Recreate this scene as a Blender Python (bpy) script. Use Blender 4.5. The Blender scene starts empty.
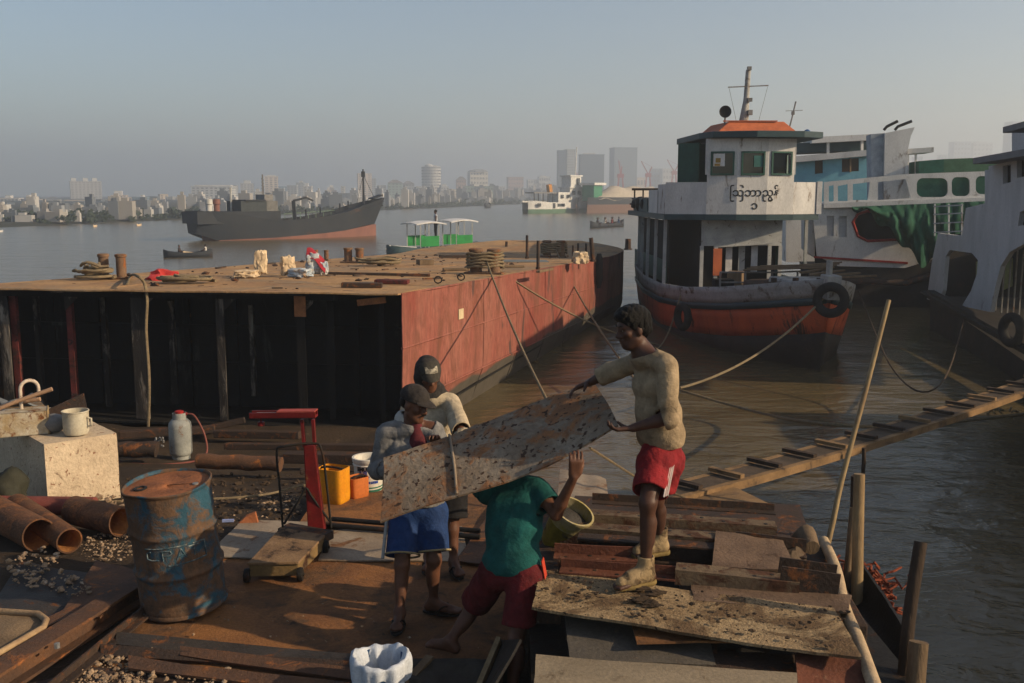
import bpy, bmesh, math, random
import numpy as np
from mathutils import Vector, Matrix, Euler, noise as mnoise

R = math.radians
rnd = random.Random(7)
sc = bpy.context.scene
col = sc.collection

# ------------------------------------------------------------------ camera
EYE = 2.85            # eye height above the yard plates (z = 0)
FPX = 996.0           # 35 mm lens on a 36 mm wide frame of 1024 px
PITCH = math.atan(146.5 / FPX)
WATER = -0.9
cam_d = bpy.data.cameras.new('camera'); cam = bpy.data.objects.new('camera', cam_d)
col.objects.link(cam); sc.camera = cam
cam.location = (0, 0, EYE); cam.rotation_euler = (math.pi / 2 - PITCH, 0, 0)
cam_d.lens = 35.0; cam_d.sensor_width = 36.0; cam_d.clip_start = 0.05; cam_d.clip_end = 9000

# ------------------------------------------------------------------ sky, sun, exposure
SUN_AZ, SUN_EL = R(107), R(24.5)
world = bpy.data.worlds.new('World'); sc.world = world; world.use_nodes = True
_nt = world.node_tree
_sky = _nt.nodes.new('ShaderNodeTexSky'); _sky.sky_type = 'NISHITA'; _sky.sun_disc = False
_sky.sun_elevation = SUN_EL; _sky.sun_rotation = SUN_AZ
_sky.air_density = 1.0; _sky.dust_density = 1.0; _sky.ozone_density = 1.0; _sky.altitude = 0
_nt.links.new(_sky.outputs[0], _nt.nodes['Background'].inputs[0])
_nt.nodes['Background'].inputs[1].default_value = 0.087
sun_d = bpy.data.lights.new('sun', 'SUN'); sun = bpy.data.objects.new('sun', sun_d); col.objects.link(sun)
sun_d.energy = 5.0; sun_d.angle = R(0.6); sun_d.color = (1.0, 0.77, 0.50)
SUN_DIR = Vector((math.sin(SUN_AZ) * math.cos(SUN_EL), math.cos(SUN_AZ) * math.cos(SUN_EL), math.sin(SUN_EL)))
sun.rotation_euler = SUN_DIR.to_track_quat('Z', 'Y').to_euler(); sun.location = (20, -6, 12)
vs = sc.view_settings
vs.view_transform = 'Standard'; vs.look = 'None'; vs.gamma = 1.0; vs.use_curve_mapping = False
vs.exposure = 0.45
sc.render.engine = 'CYCLES'
sc.cycles.use_denoising = True
sc.cycles.max_bounces = 6; sc.cycles.diffuse_bounces = 3; sc.cycles.glossy_bounces = 3
sc.cycles.volume_bounces = 1; sc.cycles.caustics_reflective = False; sc.cycles.caustics_refractive = False

# ------------------------------------------------------------------ measuring helpers
_cp, _sp = math.cos(PITCH), math.sin(PITCH)
def ray(px, py):
    u, v = (px - 512) / FPX, (341.5 - py) / FPX
    return Vector((u, _cp + v * _sp, -_sp + v * _cp))
def G(px, py, z=0.0):
    """where the line of sight through a pixel of the photograph meets the level z"""
    r = ray(px, py); t = (z - EYE) / r.z
    return Vector((0, 0, EYE)) + r * t
def D(px, py, y):
    """the point of that line of sight at the distance y"""
    r = ray(px, py); t = y / r.y
    return Vector((0, 0, EYE)) + r * t

# ------------------------------------------------------------------ objects
def tag(o, label=None, cat=None, group=None, kind=None):
    if label: o['label'] = label
    if cat: o['category'] = cat
    if group: o['group'] = group
    if kind or cat: o['kind'] = kind or 'thing'
    return o
def thing(name, label, cat, loc=(0, 0, 0), group=None):
    o = bpy.data.objects.new(name, None); col.objects.link(o); o.location = loc
    o.empty_display_size = 0.1
    return tag(o, label, cat, group)
def wloc(o):
    v = Vector((0, 0, 0))
    while o is not None:
        v += o.location; o = o.parent
    return v
def copy_tree(o, parent=None):
    c = o.copy(); col.objects.link(c); c.parent = parent
    for ch in list(o.children): copy_tree(ch, c)
    return c

class MB:
    """collects shapes in world coordinates; build() links them as ONE mesh object"""
    def __init__(s): s.v, s.f, s.M = [], [], None
    def mesh(s, vs_, fs_, M=None):
        n = len(s.v)
        for p in vs_:
            p = Vector(p)
            if M is not None: p = M @ p
            if s.M is not None: p = s.M @ p
            s.v.append(p)
        for f in fs_: s.f.append([i + n for i in f])
        return s
    def box(s, c, size, rot=None, M=None):
        x, y, z = size[0] / 2, size[1] / 2, size[2] / 2
        vs_ = [(-x,-y,-z),(x,-y,-z),(x,y,-z),(-x,y,-z),(-x,-y,z),(x,-y,z),(x,y,z),(-x,y,z)]
        T = Matrix.Translation(c)
        if rot is not None:
            T = T @ (rot.to_4x4() if isinstance(rot, Matrix) else Euler(rot).to_matrix().to_4x4())
        if M is not None: T = M @ T
        return s.mesh(vs_, [(3,2,1,0),(4,5,6,7),(0,1,5,4),(1,2,6,5),(2,3,7,6),(3,0,4,7)], T)
    def bar(s, a, b, w, h, up=(0, 0, 1)):
        """a rectangular bar from a to b"""
        a, b = Vector(a), Vector(b); d = b - a; L = d.length; d.normalize()
        up = Vector(up)
        if abs(d.dot(up)) > 0.98: up = Vector((0, 1, 0))
        x = d.cross(up).normalized(); z = x.cross(d)
        M = Matrix((x, d, z)).transposed().to_4x4(); M.translation = (a + b) / 2
        return s.box((0, 0, 0), (w, L, h), M=M)
    def tube(s, pts, r, n=8, cap=True, closed=False):
        pts = [Vector(p) for p in pts]; k = len(pts)
        rs = r if isinstance(r, (list, tuple)) else [r] * k
        vs_, fs_ = [], []; ref = None
        for i, p in enumerate(pts):
            if closed: t = pts[(i + 1) % k] - pts[i - 1]
            else: t = pts[min(i + 1, k - 1)] - pts[max(i - 1, 0)]
            if t.length < 1e-9: t = Vector((0, 0, 1))
            t.normalize()
            if ref is None: ref = t.orthogonal().normalized()
            ref = (ref - t * ref.dot(t))
            if ref.length < 1e-6: ref = t.orthogonal()
            ref.normalize(); bi = t.cross(ref)
            for j in range(n):
                a = 2 * math.pi * j / n
                vs_.append(p + (ref * math.cos(a) + bi * math.sin(a)) * rs[i])
        for i in range(k if closed else k - 1):
            i2 = (i + 1) % k
            for j in range(n):
                j2 = (j + 1) % n
                fs_.append((i * n + j, i * n + j2, i2 * n + j2, i2 * n + j))
        if cap and not closed:
            fs_.append(tuple(range(n - 1, -1, -1))); fs_.append(tuple(range((k - 1) * n, k * n)))
        return s.mesh(vs_, fs_)
    def lathe(s, prof, n=24, M=None, caps=(False, False)):
        """prof: (radius, height) pairs round the z axis"""
        vs_, fs_ = [], []
        for (r, z) in prof:
            for j in range(n):
                a = 2 * math.pi * j / n; vs_.append((r * math.cos(a), r * math.sin(a), z))
        for i in range(len(prof) - 1):
            for j in range(n):
                j2 = (j + 1) % n
                fs_.append((i * n + j, i * n + j2, (i + 1) * n + j2, (i + 1) * n + j))
        if caps[0]: fs_.append(tuple(range(n - 1, -1, -1)))
        if caps[1]: fs_.append(tuple(range((len(prof) - 1) * n, len(prof) * n)))
        return s.mesh(vs_, fs_, M)
    def prism(s, poly, off):
        """polygon (list of points) swept by the vector off"""
        n = len(poly); off = Vector(off)
        vs_ = [Vector(p) for p in poly] + [Vector(p) + off for p in poly]
        fs_ = [tuple(range(n - 1, -1, -1)), tuple(range(n, 2 * n))]
        for i in range(n):
            j = (i + 1) % n; fs_.append((i, j, n + j, n + i))
        return s.mesh(vs_, fs_)
    def sheet(s, fn, nu, nv, thick=0.0):
        """fn(u, v) -> point for u, v in 0..1; closed to a slab when thick is not 0"""
        P = [[Vector(fn(i / nu, j / nv)) for j in range(nv + 1)] for i in range(nu + 1)]
        vs_, fs_ = [], []
        idx = lambda i, j: i * (nv + 1) + j
        N = []
        for i in range(nu + 1):
            for j in range(nv + 1):
                vs_.append(P[i][j])
                du = P[min(i + 1, nu)][j] - P[max(i - 1, 0)][j]; dv = P[i][min(j + 1, nv)] - P[i][max(j - 1, 0)]
                nn = du.cross(dv); N.append(nn.normalized() if nn.length > 0 else Vector((0, 0, 1)))
        for i in range(nu):
            for j in range(nv): fs_.append((idx(i, j), idx(i + 1, j), idx(i + 1, j + 1), idx(i, j + 1)))
        if thick:
            o = len(vs_)
            vs_ += [vs_[k] - N[k] * thick for k in range(o)]
            for i in range(nu):
                for j in range(nv): fs_.append(tuple(o + q for q in (idx(i, j), idx(i, j + 1), idx(i + 1, j + 1), idx(i + 1, j))))
            for i in range(nu):
                a, b = idx(i, 0), idx(i + 1, 0); fs_.append((a, o + a, o + b, b))
                a, b = idx(i, nv), idx(i + 1, nv); fs_.append((b, o + b, o + a, a))
            for j in range(nv):
                a, b = idx(0, j), idx(0, j + 1); fs_.append((b, o + b, o + a, a))
                a, b = idx(nu, j), idx(nu, j + 1); fs_.append((a, o + a, o + b, b))
        return s.mesh(vs_, fs_)
    def blob(s, c, r, n=2, amp=0.25, seed=0, M=None):
        """an uneven lump (a stone, a sack) round c with radii r"""
        bm = bmesh.new(); bmesh.ops.create_icosphere(bm, subdivisions=n, radius=1)
        vs_ = []
        for v in bm.verts:
            p = v.co.copy(); k = 1 + amp * mnoise.noise(p * 1.3 + Vector((seed * 3.1, seed * 1.7, seed)))
            q = Vector((p.x * r[0] * k, p.y * r[1] * k, p.z * r[2] * k))
            if M is not None: q = M @ q
            vs_.append(q + Vector(c))
        fs_ = [[v.index for v in f.verts] for f in bm.faces]; bm.free()
        return s.mesh(vs_, fs_)
    def build(s, name, m, parent=None, smooth=None, bevel=0, origin=None):
        me = bpy.data.meshes.new(name)
        o0 = wloc(parent) if parent is not None else (Vector(origin) if origin is not None else Vector((0, 0, 0)))
        if parent is None and origin is None and s.v:
            lo = Vector([min(p[k] for p in s.v) for k in range(3)]); hi = Vector([max(p[k] for p in s.v) for k in range(3)])
            o0 = Vector(((lo.x + hi.x) / 2, (lo.y + hi.y) / 2, lo.z))
        me.from_pydata([tuple(p - o0) for p in s.v], [], s.f); me.validate(); me.update()
        o = bpy.data.objects.new(name, me); col.objects.link(o)
        if m is not None: me.materials.append(m)
        if parent is not None: o.parent = parent
        else: o.location = o0
        if smooth is not None:
            me.polygons.foreach_set('use_smooth', [True] * len(me.polygons))
            if smooth < 180:
                try: me.set_sharp_from_angle(angle=R(smooth))
                except Exception: pass
        if bevel:
            b = o.modifiers.new('bevel', 'BEVEL'); b.width = bevel; b.segments = 2; b.limit_method = 'ANGLE'; b.angle_limit = R(40)
            b.harden_normals = False
        return o

def catenary(a, b, sag, n=24):
    a, b = Vector(a), Vector(b)
    return [a.lerp(b, i / n) - Vector((0, 0, sag * 4 * (i / n) * (1 - i / n))) for i in range(n + 1)]
def spline(pts, n=8):
    """a smooth curve through the points"""
    P = [Vector(p) for p in pts]; P = [2 * P[0] - P[1]] + P + [2 * P[-1] - P[-2]]; out = []
    for i in range(1, len(P) - 2):
        for k in range(n):
            t = k / n
            out.append(0.5 * ((2 * P[i]) + (P[i + 1] - P[i - 1]) * t + (2 * P[i - 1] - 5 * P[i] + 4 * P[i + 1] - P[i + 2]) * t * t
                              + (3 * P[i] - P[i - 1] - 3 * P[i + 1] + P[i + 2]) * t ** 3))
    out.append(P[-2]); return out

# ------------------------------------------------------------------ materials
_mats = {}
def mat(name, base, alt=None, scale=3.0, rough=0.75, metal=0.0, rust=None, rust_amt=0.0, rust_scale=5.0, rust2=None,
        spots=None, spot_scale=30.0, spot_amt=0.35, stretch=(1, 1, 1), bump=0.25, bscale=45.0, spec=0.16, fine=0.25, rnd=True):
    if name in _mats: return _mats[name]
    m = bpy.data.materials.new(name); m.use_nodes = True; _mats[name] = m
    nt = m.node_tree; N, L = nt.nodes, nt.links
    b = N['Principled BSDF']
    b.inputs['Roughness'].default_value = rough; b.inputs['Metallic'].default_value = metal
    b.inputs['Specular IOR Level'].default_value = spec
    tc = N.new('ShaderNodeTexCoord'); oi = N.new('ShaderNodeObjectInfo'); mp = N.new('ShaderNodeMapping')
    mp.inputs['Scale'].default_value = stretch
    off = N.new('ShaderNodeVectorMath'); off.operation = 'SCALE'; off.inputs[0].default_value = (13.7, 7.3, 19.1)
    off.inputs['Scale'].default_value = 0.0
    if rnd: L.new(oi.outputs['Random'], off.inputs['Scale'])
    add = N.new('ShaderNodeVectorMath'); add.operation = 'ADD'
    L.new(tc.outputs['Object'], mp.inputs['Vector']); L.new(mp.outputs[0], add.inputs[0]); L.new(off.outputs[0], add.inputs[1])
    vec = add.outputs[0]
    def nz(sc_, det=6, ro=0.6, dist=0.0):
        n = N.new('ShaderNodeTexNoise'); n.inputs['Scale'].default_value = sc_; n.inputs['Detail'].default_value = det
        n.inputs['Roughness'].default_value = ro; n.inputs['Distortion'].default_value = dist
        L.new(vec, n.inputs['Vector']); return n.outputs['Fac']
    def ramp(src, a, c, ca=(0, 0, 0, 1), cb=(1, 1, 1, 1)):
        r = N.new('ShaderNodeValToRGB'); L.new(src, r.inputs[0])
        r.color_ramp.elements[0].position = a; r.color_ramp.elements[1].position = c
        r.color_ramp.elements[0].color = ca; r.color_ramp.elements[1].color = cb; return r.outputs[0]
    def mix(f, a, c, mode='MIX'):
        x = N.new('ShaderNodeMix'); x.data_type = 'RGBA'; x.blend_type = mode
        if isinstance(f, float): x.inputs[0].default_value = f
        else: L.new(f, x.inputs[0])
        for s_, q in ((6, a), (7, c)):
            if isinstance(q, tuple): x.inputs[s_].default_value = (*q[:3], 1)
            else: L.new(q, x.inputs[s_])
        return x.outputs[2]
    alt = alt or tuple(c * 0.7 for c in base)
    big = nz(scale, 7, 0.62, 0.3)
    c = mix(ramp(big, 0.38, 0.62), base, alt)
    fn = nz(bscale, 5, 0.65)
    c = mix(1.0, c, ramp(fn, 0.25, 0.75, (1 - fine,) * 3 + (1,), (1 + fine * 0.35,) * 3 + (1,)), 'MULTIPLY')
    h = fn
    if rust is not None:
        rn = nz(rust_scale, 10, 0.72, 0.6)
        lo = 0.70 - 0.42 * rust_amt
        mask = ramp(rn, lo - 0.035, lo + 0.045)
        rc = mix(ramp(nz(rust_scale * 4, 6, 0.7), 0.35, 0.65), rust, rust2 or tuple(q * 0.45 for q in rust))
        c = mix(mask, c, rc)
        rr = N.new('ShaderNodeMapRange'); L.new(mask, rr.inputs[0]); rr.inputs[3].default_value = rough; rr.inputs[4].default_value = 0.92
        L.new(rr.outputs[0], b.inputs['Roughness'])
        if metal:
            mr = N.new('ShaderNodeMapRange'); L.new(mask, mr.inputs[0]); mr.inputs[3].default_value = metal; mr.inputs[4].default_value = 0
            L.new(mr.outputs[0], b.inputs['Metallic'])
        ad = N.new('ShaderNodeMath'); ad.operation = 'MULTIPLY_ADD'; L.new(mask, ad.inputs[0]); ad.inputs[1].default_value = 0.35; L.new(fn, ad.inputs[2]); h = ad.outputs[0]
    if spots is not None:
        sn = nz(spot_scale, 2, 0.5, 0.4); sm = ramp(sn, 0.74 - 0.3 * spot_amt, 0.78 - 0.3 * spot_amt)
        c = mix(sm, c, spots)
    L.new(c, b.inputs['Base Color'])
    if bump:
        bp = N.new('ShaderNodeBump'); bp.inputs['Strength'].default_value = bump; bp.inputs['Distance'].default_value = 0.02
        L.new(h, bp.inputs['Height']); L.new(bp.outputs[0], b.inputs['Normal'])
    return m
RUST = (0.19, 0.075, 0.030); RUSTD = (0.060, 0.030, 0.018); RUSTO = (0.34, 0.12, 0.035)
m_rust = mat('rusty_steel', (0.13, 0.065, 0.035), (0.075, 0.045, 0.032), 2.5, rust=RUSTO, rust_amt=0.28, rust_scale=4, rust2=RUST, bump=0.5)
m_rustdark = mat('dark_rusty_steel', (0.055, 0.036, 0.027), (0.035, 0.026, 0.022), 2.5, rust=RUST, rust_amt=0.3, rust_scale=5, bump=0.5)
m_rustlit = mat('orange_rusty_plate', (0.27, 0.120, 0.042), (0.17, 0.076, 0.032), 1.6, rust=(0.075, 0.045, 0.028), rust_amt=0.42, rust_scale=2.2, rust2=(0.16, 0.078, 0.034), spots=(0.05, 0.03, 0.02), spot_scale=7, spot_amt=0.18, bump=0.5, fine=0.4)
m_black = mat('black_steel', (0.012, 0.011, 0.010), (0.02, 0.018, 0.016), 3, rough=0.6, rust=RUSTD, rust_amt=0.25, bump=0.3)
m_rope = mat('old_rope', (0.26, 0.20, 0.12), (0.18, 0.14, 0.09), 20, rough=0.95, bump=0.8, bscale=160)
m_wood = mat('weathered_wood', (0.20, 0.14, 0.085), (0.13, 0.09, 0.055), 4, rough=0.9, stretch=(1, 1, 0.15), bump=0.5, bscale=60)
m_bamboo = mat('bamboo', (0.34, 0.25, 0.13), (0.22, 0.15, 0.08), 6, rough=0.6, stretch=(1, 1, 0.2), bump=0.25, bscale=50)
m_white = mat('worn_white_paint', (0.52, 0.52, 0.50), (0.40, 0.40, 0.38), 2, rough=0.55, rust=(0.16, 0.10, 0.06), rust_amt=0.10, rust_scale=3, bump=0.1)
# ================================================================== bodies: one smooth skin over a posed skeleton
def _polygonize(f, lo, h):
    """surface nets: a quad mesh where the field f changes sign"""
    nx, ny_, nz_ = f.shape; s = f < 0
    def cor(a, i, j, k): return a[i:nx - 1 + i, j:ny_ - 1 + j, k:nz_ - 1 + k]
    cnt = sum(cor(s, i, j, k).astype(np.int8) for i in (0, 1) for j in (0, 1) for k in (0, 1))
    act = (cnt > 0) & (cnt < 8); idx = np.full(act.shape, -1, np.int64); cells = np.argwhere(act); idx[act] = np.arange(len(cells))
    acc = np.zeros((len(cells), 3)); num = np.zeros(len(cells))
    c0, c1, c2 = cells.T
    for ax in range(3):
        o = [q for q in range(3) if q != ax]
        for a in (0, 1):
            for b in (0, 1):
                off = [0, 0, 0]; off[o[0]] = a; off[o[1]] = b; off2 = list(off); off2[ax] = 1
                fa = f[c0 + off[0], c1 + off[1], c2 + off[2]]; fb = f[c0 + off2[0], c1 + off2[1], c2 + off2[2]]
                m = (fa < 0) != (fb < 0); t = np.where(m, fa / np.where(m, fa - fb, 1), 0)
                p = np.tile(np.array(off, float), (len(cells), 1)); p[:, ax] += t
                acc[m] += p[m]; num[m] += 1
    V = (cells + acc / num[:, None]) * h + lo
    F = []
    for ax in range(3):
        o = [q for q in range(3) if q != ax]
        sl0 = [slice(None)] * 3; sl1 = [slice(None)] * 3; sl0[ax] = slice(0, -1); sl1[ax] = slice(1, None)
        a = s[tuple(sl0)]; b = s[tuple(sl1)]; e = np.argwhere(a != b)
        ok = np.ones(len(e), bool)
        for q in o: ok &= (e[:, q] > 0) & (e[:, q] < f.shape[q] - 1)
        e = e[ok]
        if not len(e): continue
        fl = s[tuple(e.T)]
        quad = []
        for (da, db) in ((-1, -1), (0, -1), (0, 0), (-1, 0)):
            c = e.copy(); c[:, o[0]] += da; c[:, o[1]] += db; quad.append(idx[tuple(c.T)])
        Q = np.stack(quad, 1)
        if ax == 1: fl = ~fl
        Q[~fl] = Q[~fl][:, ::-1]
        F.append(Q)
    return V, np.concatenate(F)
def cap(a, b, ra, rb=None, k=0.02): return ('c', np.array(a, float), np.array(b, float), ra, ra if rb is None else rb, k)
def ell(c, r, rot=None, k=0.02): return ('e', np.array(c, float), np.array(r, float), np.eye(3) if rot is None else np.array(rot, float), k)
def field(prims, h, pad=0.04, bounds=None):
    los, his = [], []
    for p in prims:
        if p[0] == 'c':
            los.append(np.minimum(p[1] - p[3], p[2] - p[4])); his.append(np.maximum(p[1] + p[3], p[2] + p[4]))
        else:
            q = max(p[2]); los.append(p[1] - q); his.append(p[1] + q)
    lo = np.min(los, 0) - pad; hi = np.max(his, 0) + pad
    n = np.ceil((hi - lo) / h).astype(int) + 2
    f = np.full(n, 0.5)
    for p, a, b in zip(prims, los, his):
        k = p[-1]; m = k + 3 * h
        i0 = np.maximum(((a - m - lo) / h).astype(int), 0); i1 = np.minimum(((b + m - lo) / h).astype(int) + 2, n)
        g = np.meshgrid(*[lo[q] + h * np.arange(i0[q], i1[q]) for q in range(3)], indexing='ij'); P = np.stack(g, -1)
        if p[0] == 'c':
            ab = p[2] - p[1]; L2 = max(ab @ ab, 1e-12); t = np.clip(((P - p[1]) @ ab) / L2, 0, 1)
            d = np.linalg.norm(P - p[1] - t[..., None] * ab, axis=-1) - (p[3] + (p[4] - p[3]) * t)
        else:
            q = (P - p[1]) @ p[3]; kk = np.linalg.norm(q / p[2], axis=-1); k2 = np.linalg.norm(q / (p[2] ** 2), axis=-1)
            d = np.where(k2 > 1e-9, kk * (kk - 1) / np.maximum(k2, 1e-9), -min(p[2]))
        sl = tuple(slice(i0[q], i1[q]) for q in range(3)); cur = f[sl]
        hh = np.maximum(k - np.abs(cur - d), 0) / k if k > 0 else 0
        f[sl] = np.minimum(cur, d) - hh * hh * k / 4
    return f, lo
def grid_of(f, lo, h): return np.stack(np.meshgrid(*[lo[q] + h * np.arange(f.shape[q]) for q in range(3)], indexing='ij'), -1)
def skin(name, f, lo, h, m, parent, smooth_it=1):
    V, Q = _polygonize(f, lo, h)
    o0 = np.array(wloc(parent)) if parent is not None else lo
    me = bpy.data.meshes.new(name); me.from_pydata((V - o0).tolist(), [], Q.tolist()); me.validate(); me.update()
    me.polygons.foreach_set('use_smooth', [True] * len(me.polygons)); me.materials.append(m)
    o = bpy.data.objects.new(name, me); col.objects.link(o)
    if parent is not None: o.parent = parent
    else: o.location = Vector(o0)
    if smooth_it:
        sm = o.modifiers.new('smooth', 'SMOOTH'); sm.factor = 0.5; sm.iterations = smooth_it
    return o
def folds(P, amp, seed, fr=26.0):
    r = np.random.RandomState(seed); out = np.zeros(P.shape[:-1])
    w = 0.04 * np.sin(P @ np.array([5.1, 7.3, 4.2]) + seed)
    w2 = 0.05 * np.sin(P @ np.array([-6.3, 4.1, 8.2]) + 2 * seed)
    for k in range(6):
        d = r.normal(size=3); d[2] *= 1.4; d /= np.linalg.norm(d); c = r.normal(size=3) * 6
        m = 0.5 + 0.5 * np.sin(P @ c + r.uniform(0, 6.28))
        out += m * (1 - 2 * np.sqrt(np.abs(np.sin((P @ d + w + w2) * fr * r.uniform(0.5, 1.1) + r.uniform(0, 6.28)))))
    return amp * out / 2.2
m_skin = mat('brown_skin', (0.12, 0.050, 0.027), (0.085, 0.036, 0.020), 9, rough=0.55, bump=0.12, bscale=90, spec=0.3, fine=0.15)
m_skin2 = mat('dark_brown_skin', (0.075, 0.033, 0.020), (0.052, 0.024, 0.016), 9, rough=0.52, bump=0.12, bscale=90, spec=0.3, fine=0.15)
m_hair = mat('black_hair', (0.008, 0.007, 0.006), rough=0.55, bump=0.8, bscale=120)
m_eye = mat('eye_white', (0.45, 0.42, 0.38), rough=0.2, bump=0); m_pupil = mat('eye_dark', (0.006, 0.005, 0.004), rough=0.15, bump=0)
def hand_prims(wrist, d, palm_n, side, curl=0.6, spread=0.08, s=1.0, thumb_out=0.6):
    """d: direction of the palm, palm_n: out of the palm, side +1 when the thumb lies along d x palm_n"""
    w = Vector(wrist); d = Vector(d).normalized(); n = Vector(palm_n); n = (n - d * n.dot(d)).normalized(); t = d.cross(n).normalized() * side
    out = []; pc = w + d * 0.055 * s
    for q in (-0.026, -0.009, 0.009, 0.026):
        out.append(cap(w + d * 0.010 * s + t * q * 0.7 * s, w + d * 0.088 * s + t * q * s, 0.0145 * s, 0.013 * s, 0.010))
    for q, L_ in ((-0.031, 0.060), (-0.0105, 0.078), (0.0105, 0.084), (0.031, 0.074)):
        p = w + d * 0.092 * s + t * q * s; dd = (d + t * q * spread * 30).normalized()
        for j, fr in enumerate((0.42, 0.32, 0.26)):
            a = curl * (0.55 + 0.75 * j); v = dd * math.cos(a) + n * math.sin(a); e = p + v * L_ * fr * s
            out.append(cap(p, e, (0.0098 - 0.001 * j) * s, (0.0090 - 0.0012 * j) * s, 0.003)); p = e
    p = w + d * 0.025 * s + t * 0.028 * s; v = (d * 0.6 + t * thumb_out + n * 0.45).normalized(); e = p + v * 0.045 * s
    out.append(cap(p, e, 0.014 * s, 0.0115 * s, 0.008)); v2 = (v + n * curl * 0.8 + d * 0.3).normalized()
    out.append(cap(e, e + v2 * 0.034 * s, 0.0110 * s, 0.0085 * s, 0.004)); return out
def head_prims(c, fwd, up, s=1.0):
    """c: middle of the head"""
    c = Vector(c); y = Vector(fwd).normalized(); z = Vector(up); z = (z - y * z.dot(y)).normalized(); x = y.cross(z)
    Rm = np.array([list(x), list(y), list(z)]).T
    L = lambda a, b, e: c + x * a * s + y * b * s + z * e * s
    P = [ell(L(0, -0.012, 0.028), (0.073 * s, 0.093 * s, 0.086 * s), Rm, 0.02), ell(L(0, 0.022, -0.030), (0.057 * s, 0.066 * s, 0.080 * s), Rm, 0.03),
         ell(L(0, 0.055, -0.092), (0.030 * s, 0.026 * s, 0.022 * s), Rm, 0.03), cap(L(-0.045, 0.01, -0.065), L(-0.018, 0.055, -0.092), 0.020 * s, 0.018 * s, 0.03), cap(L(0.045, 0.01, -0.065), L(0.018, 0.055, -0.092), 0.020 * s, 0.018 * s, 0.03),
         cap(L(-0.038, 0.068, 0.026), L(0.038, 0.068, 0.026), 0.014 * s, k=0.02), cap(L(0, 0.083, 0.012), L(0, 0.104, -0.026), 0.0085 * s, 0.013 * s, 0.012),
         cap(L(-0.014, 0.092, -0.030), L(0.014, 0.092, -0.030), 0.010 * s, k=0.008), cap(L(-0.018, 0.083, -0.055), L(0.018, 0.083, -0.055), 0.0095 * s, k=0.006), cap(L(-0.015, 0.080, -0.068), L(0.015, 0.080, -0.068), 0.0095 * s, k=0.006),
         ell(L(-0.046, 0.058, -0.018), (0.020 * s, 0.018 * s, 0.016 * s), Rm, 0.02), ell(L(0.046, 0.058, -0.018), (0.020 * s, 0.018 * s, 0.016 * s), Rm, 0.02),
         ell(L(-0.076, -0.008, -0.012), (0.011 * s, 0.020 * s, 0.033 * s), Rm, 0.008), ell(L(0.076, -0.008, -0.012), (0.011 * s, 0.020 * s, 0.033 * s), Rm, 0.008)]
    return P, L, Rm
def limb(a, b, c, r0, r1, r2, k=0.03): return [cap(a, b, r0, r1, k), cap(b, c, r1, r2, k)]
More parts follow.
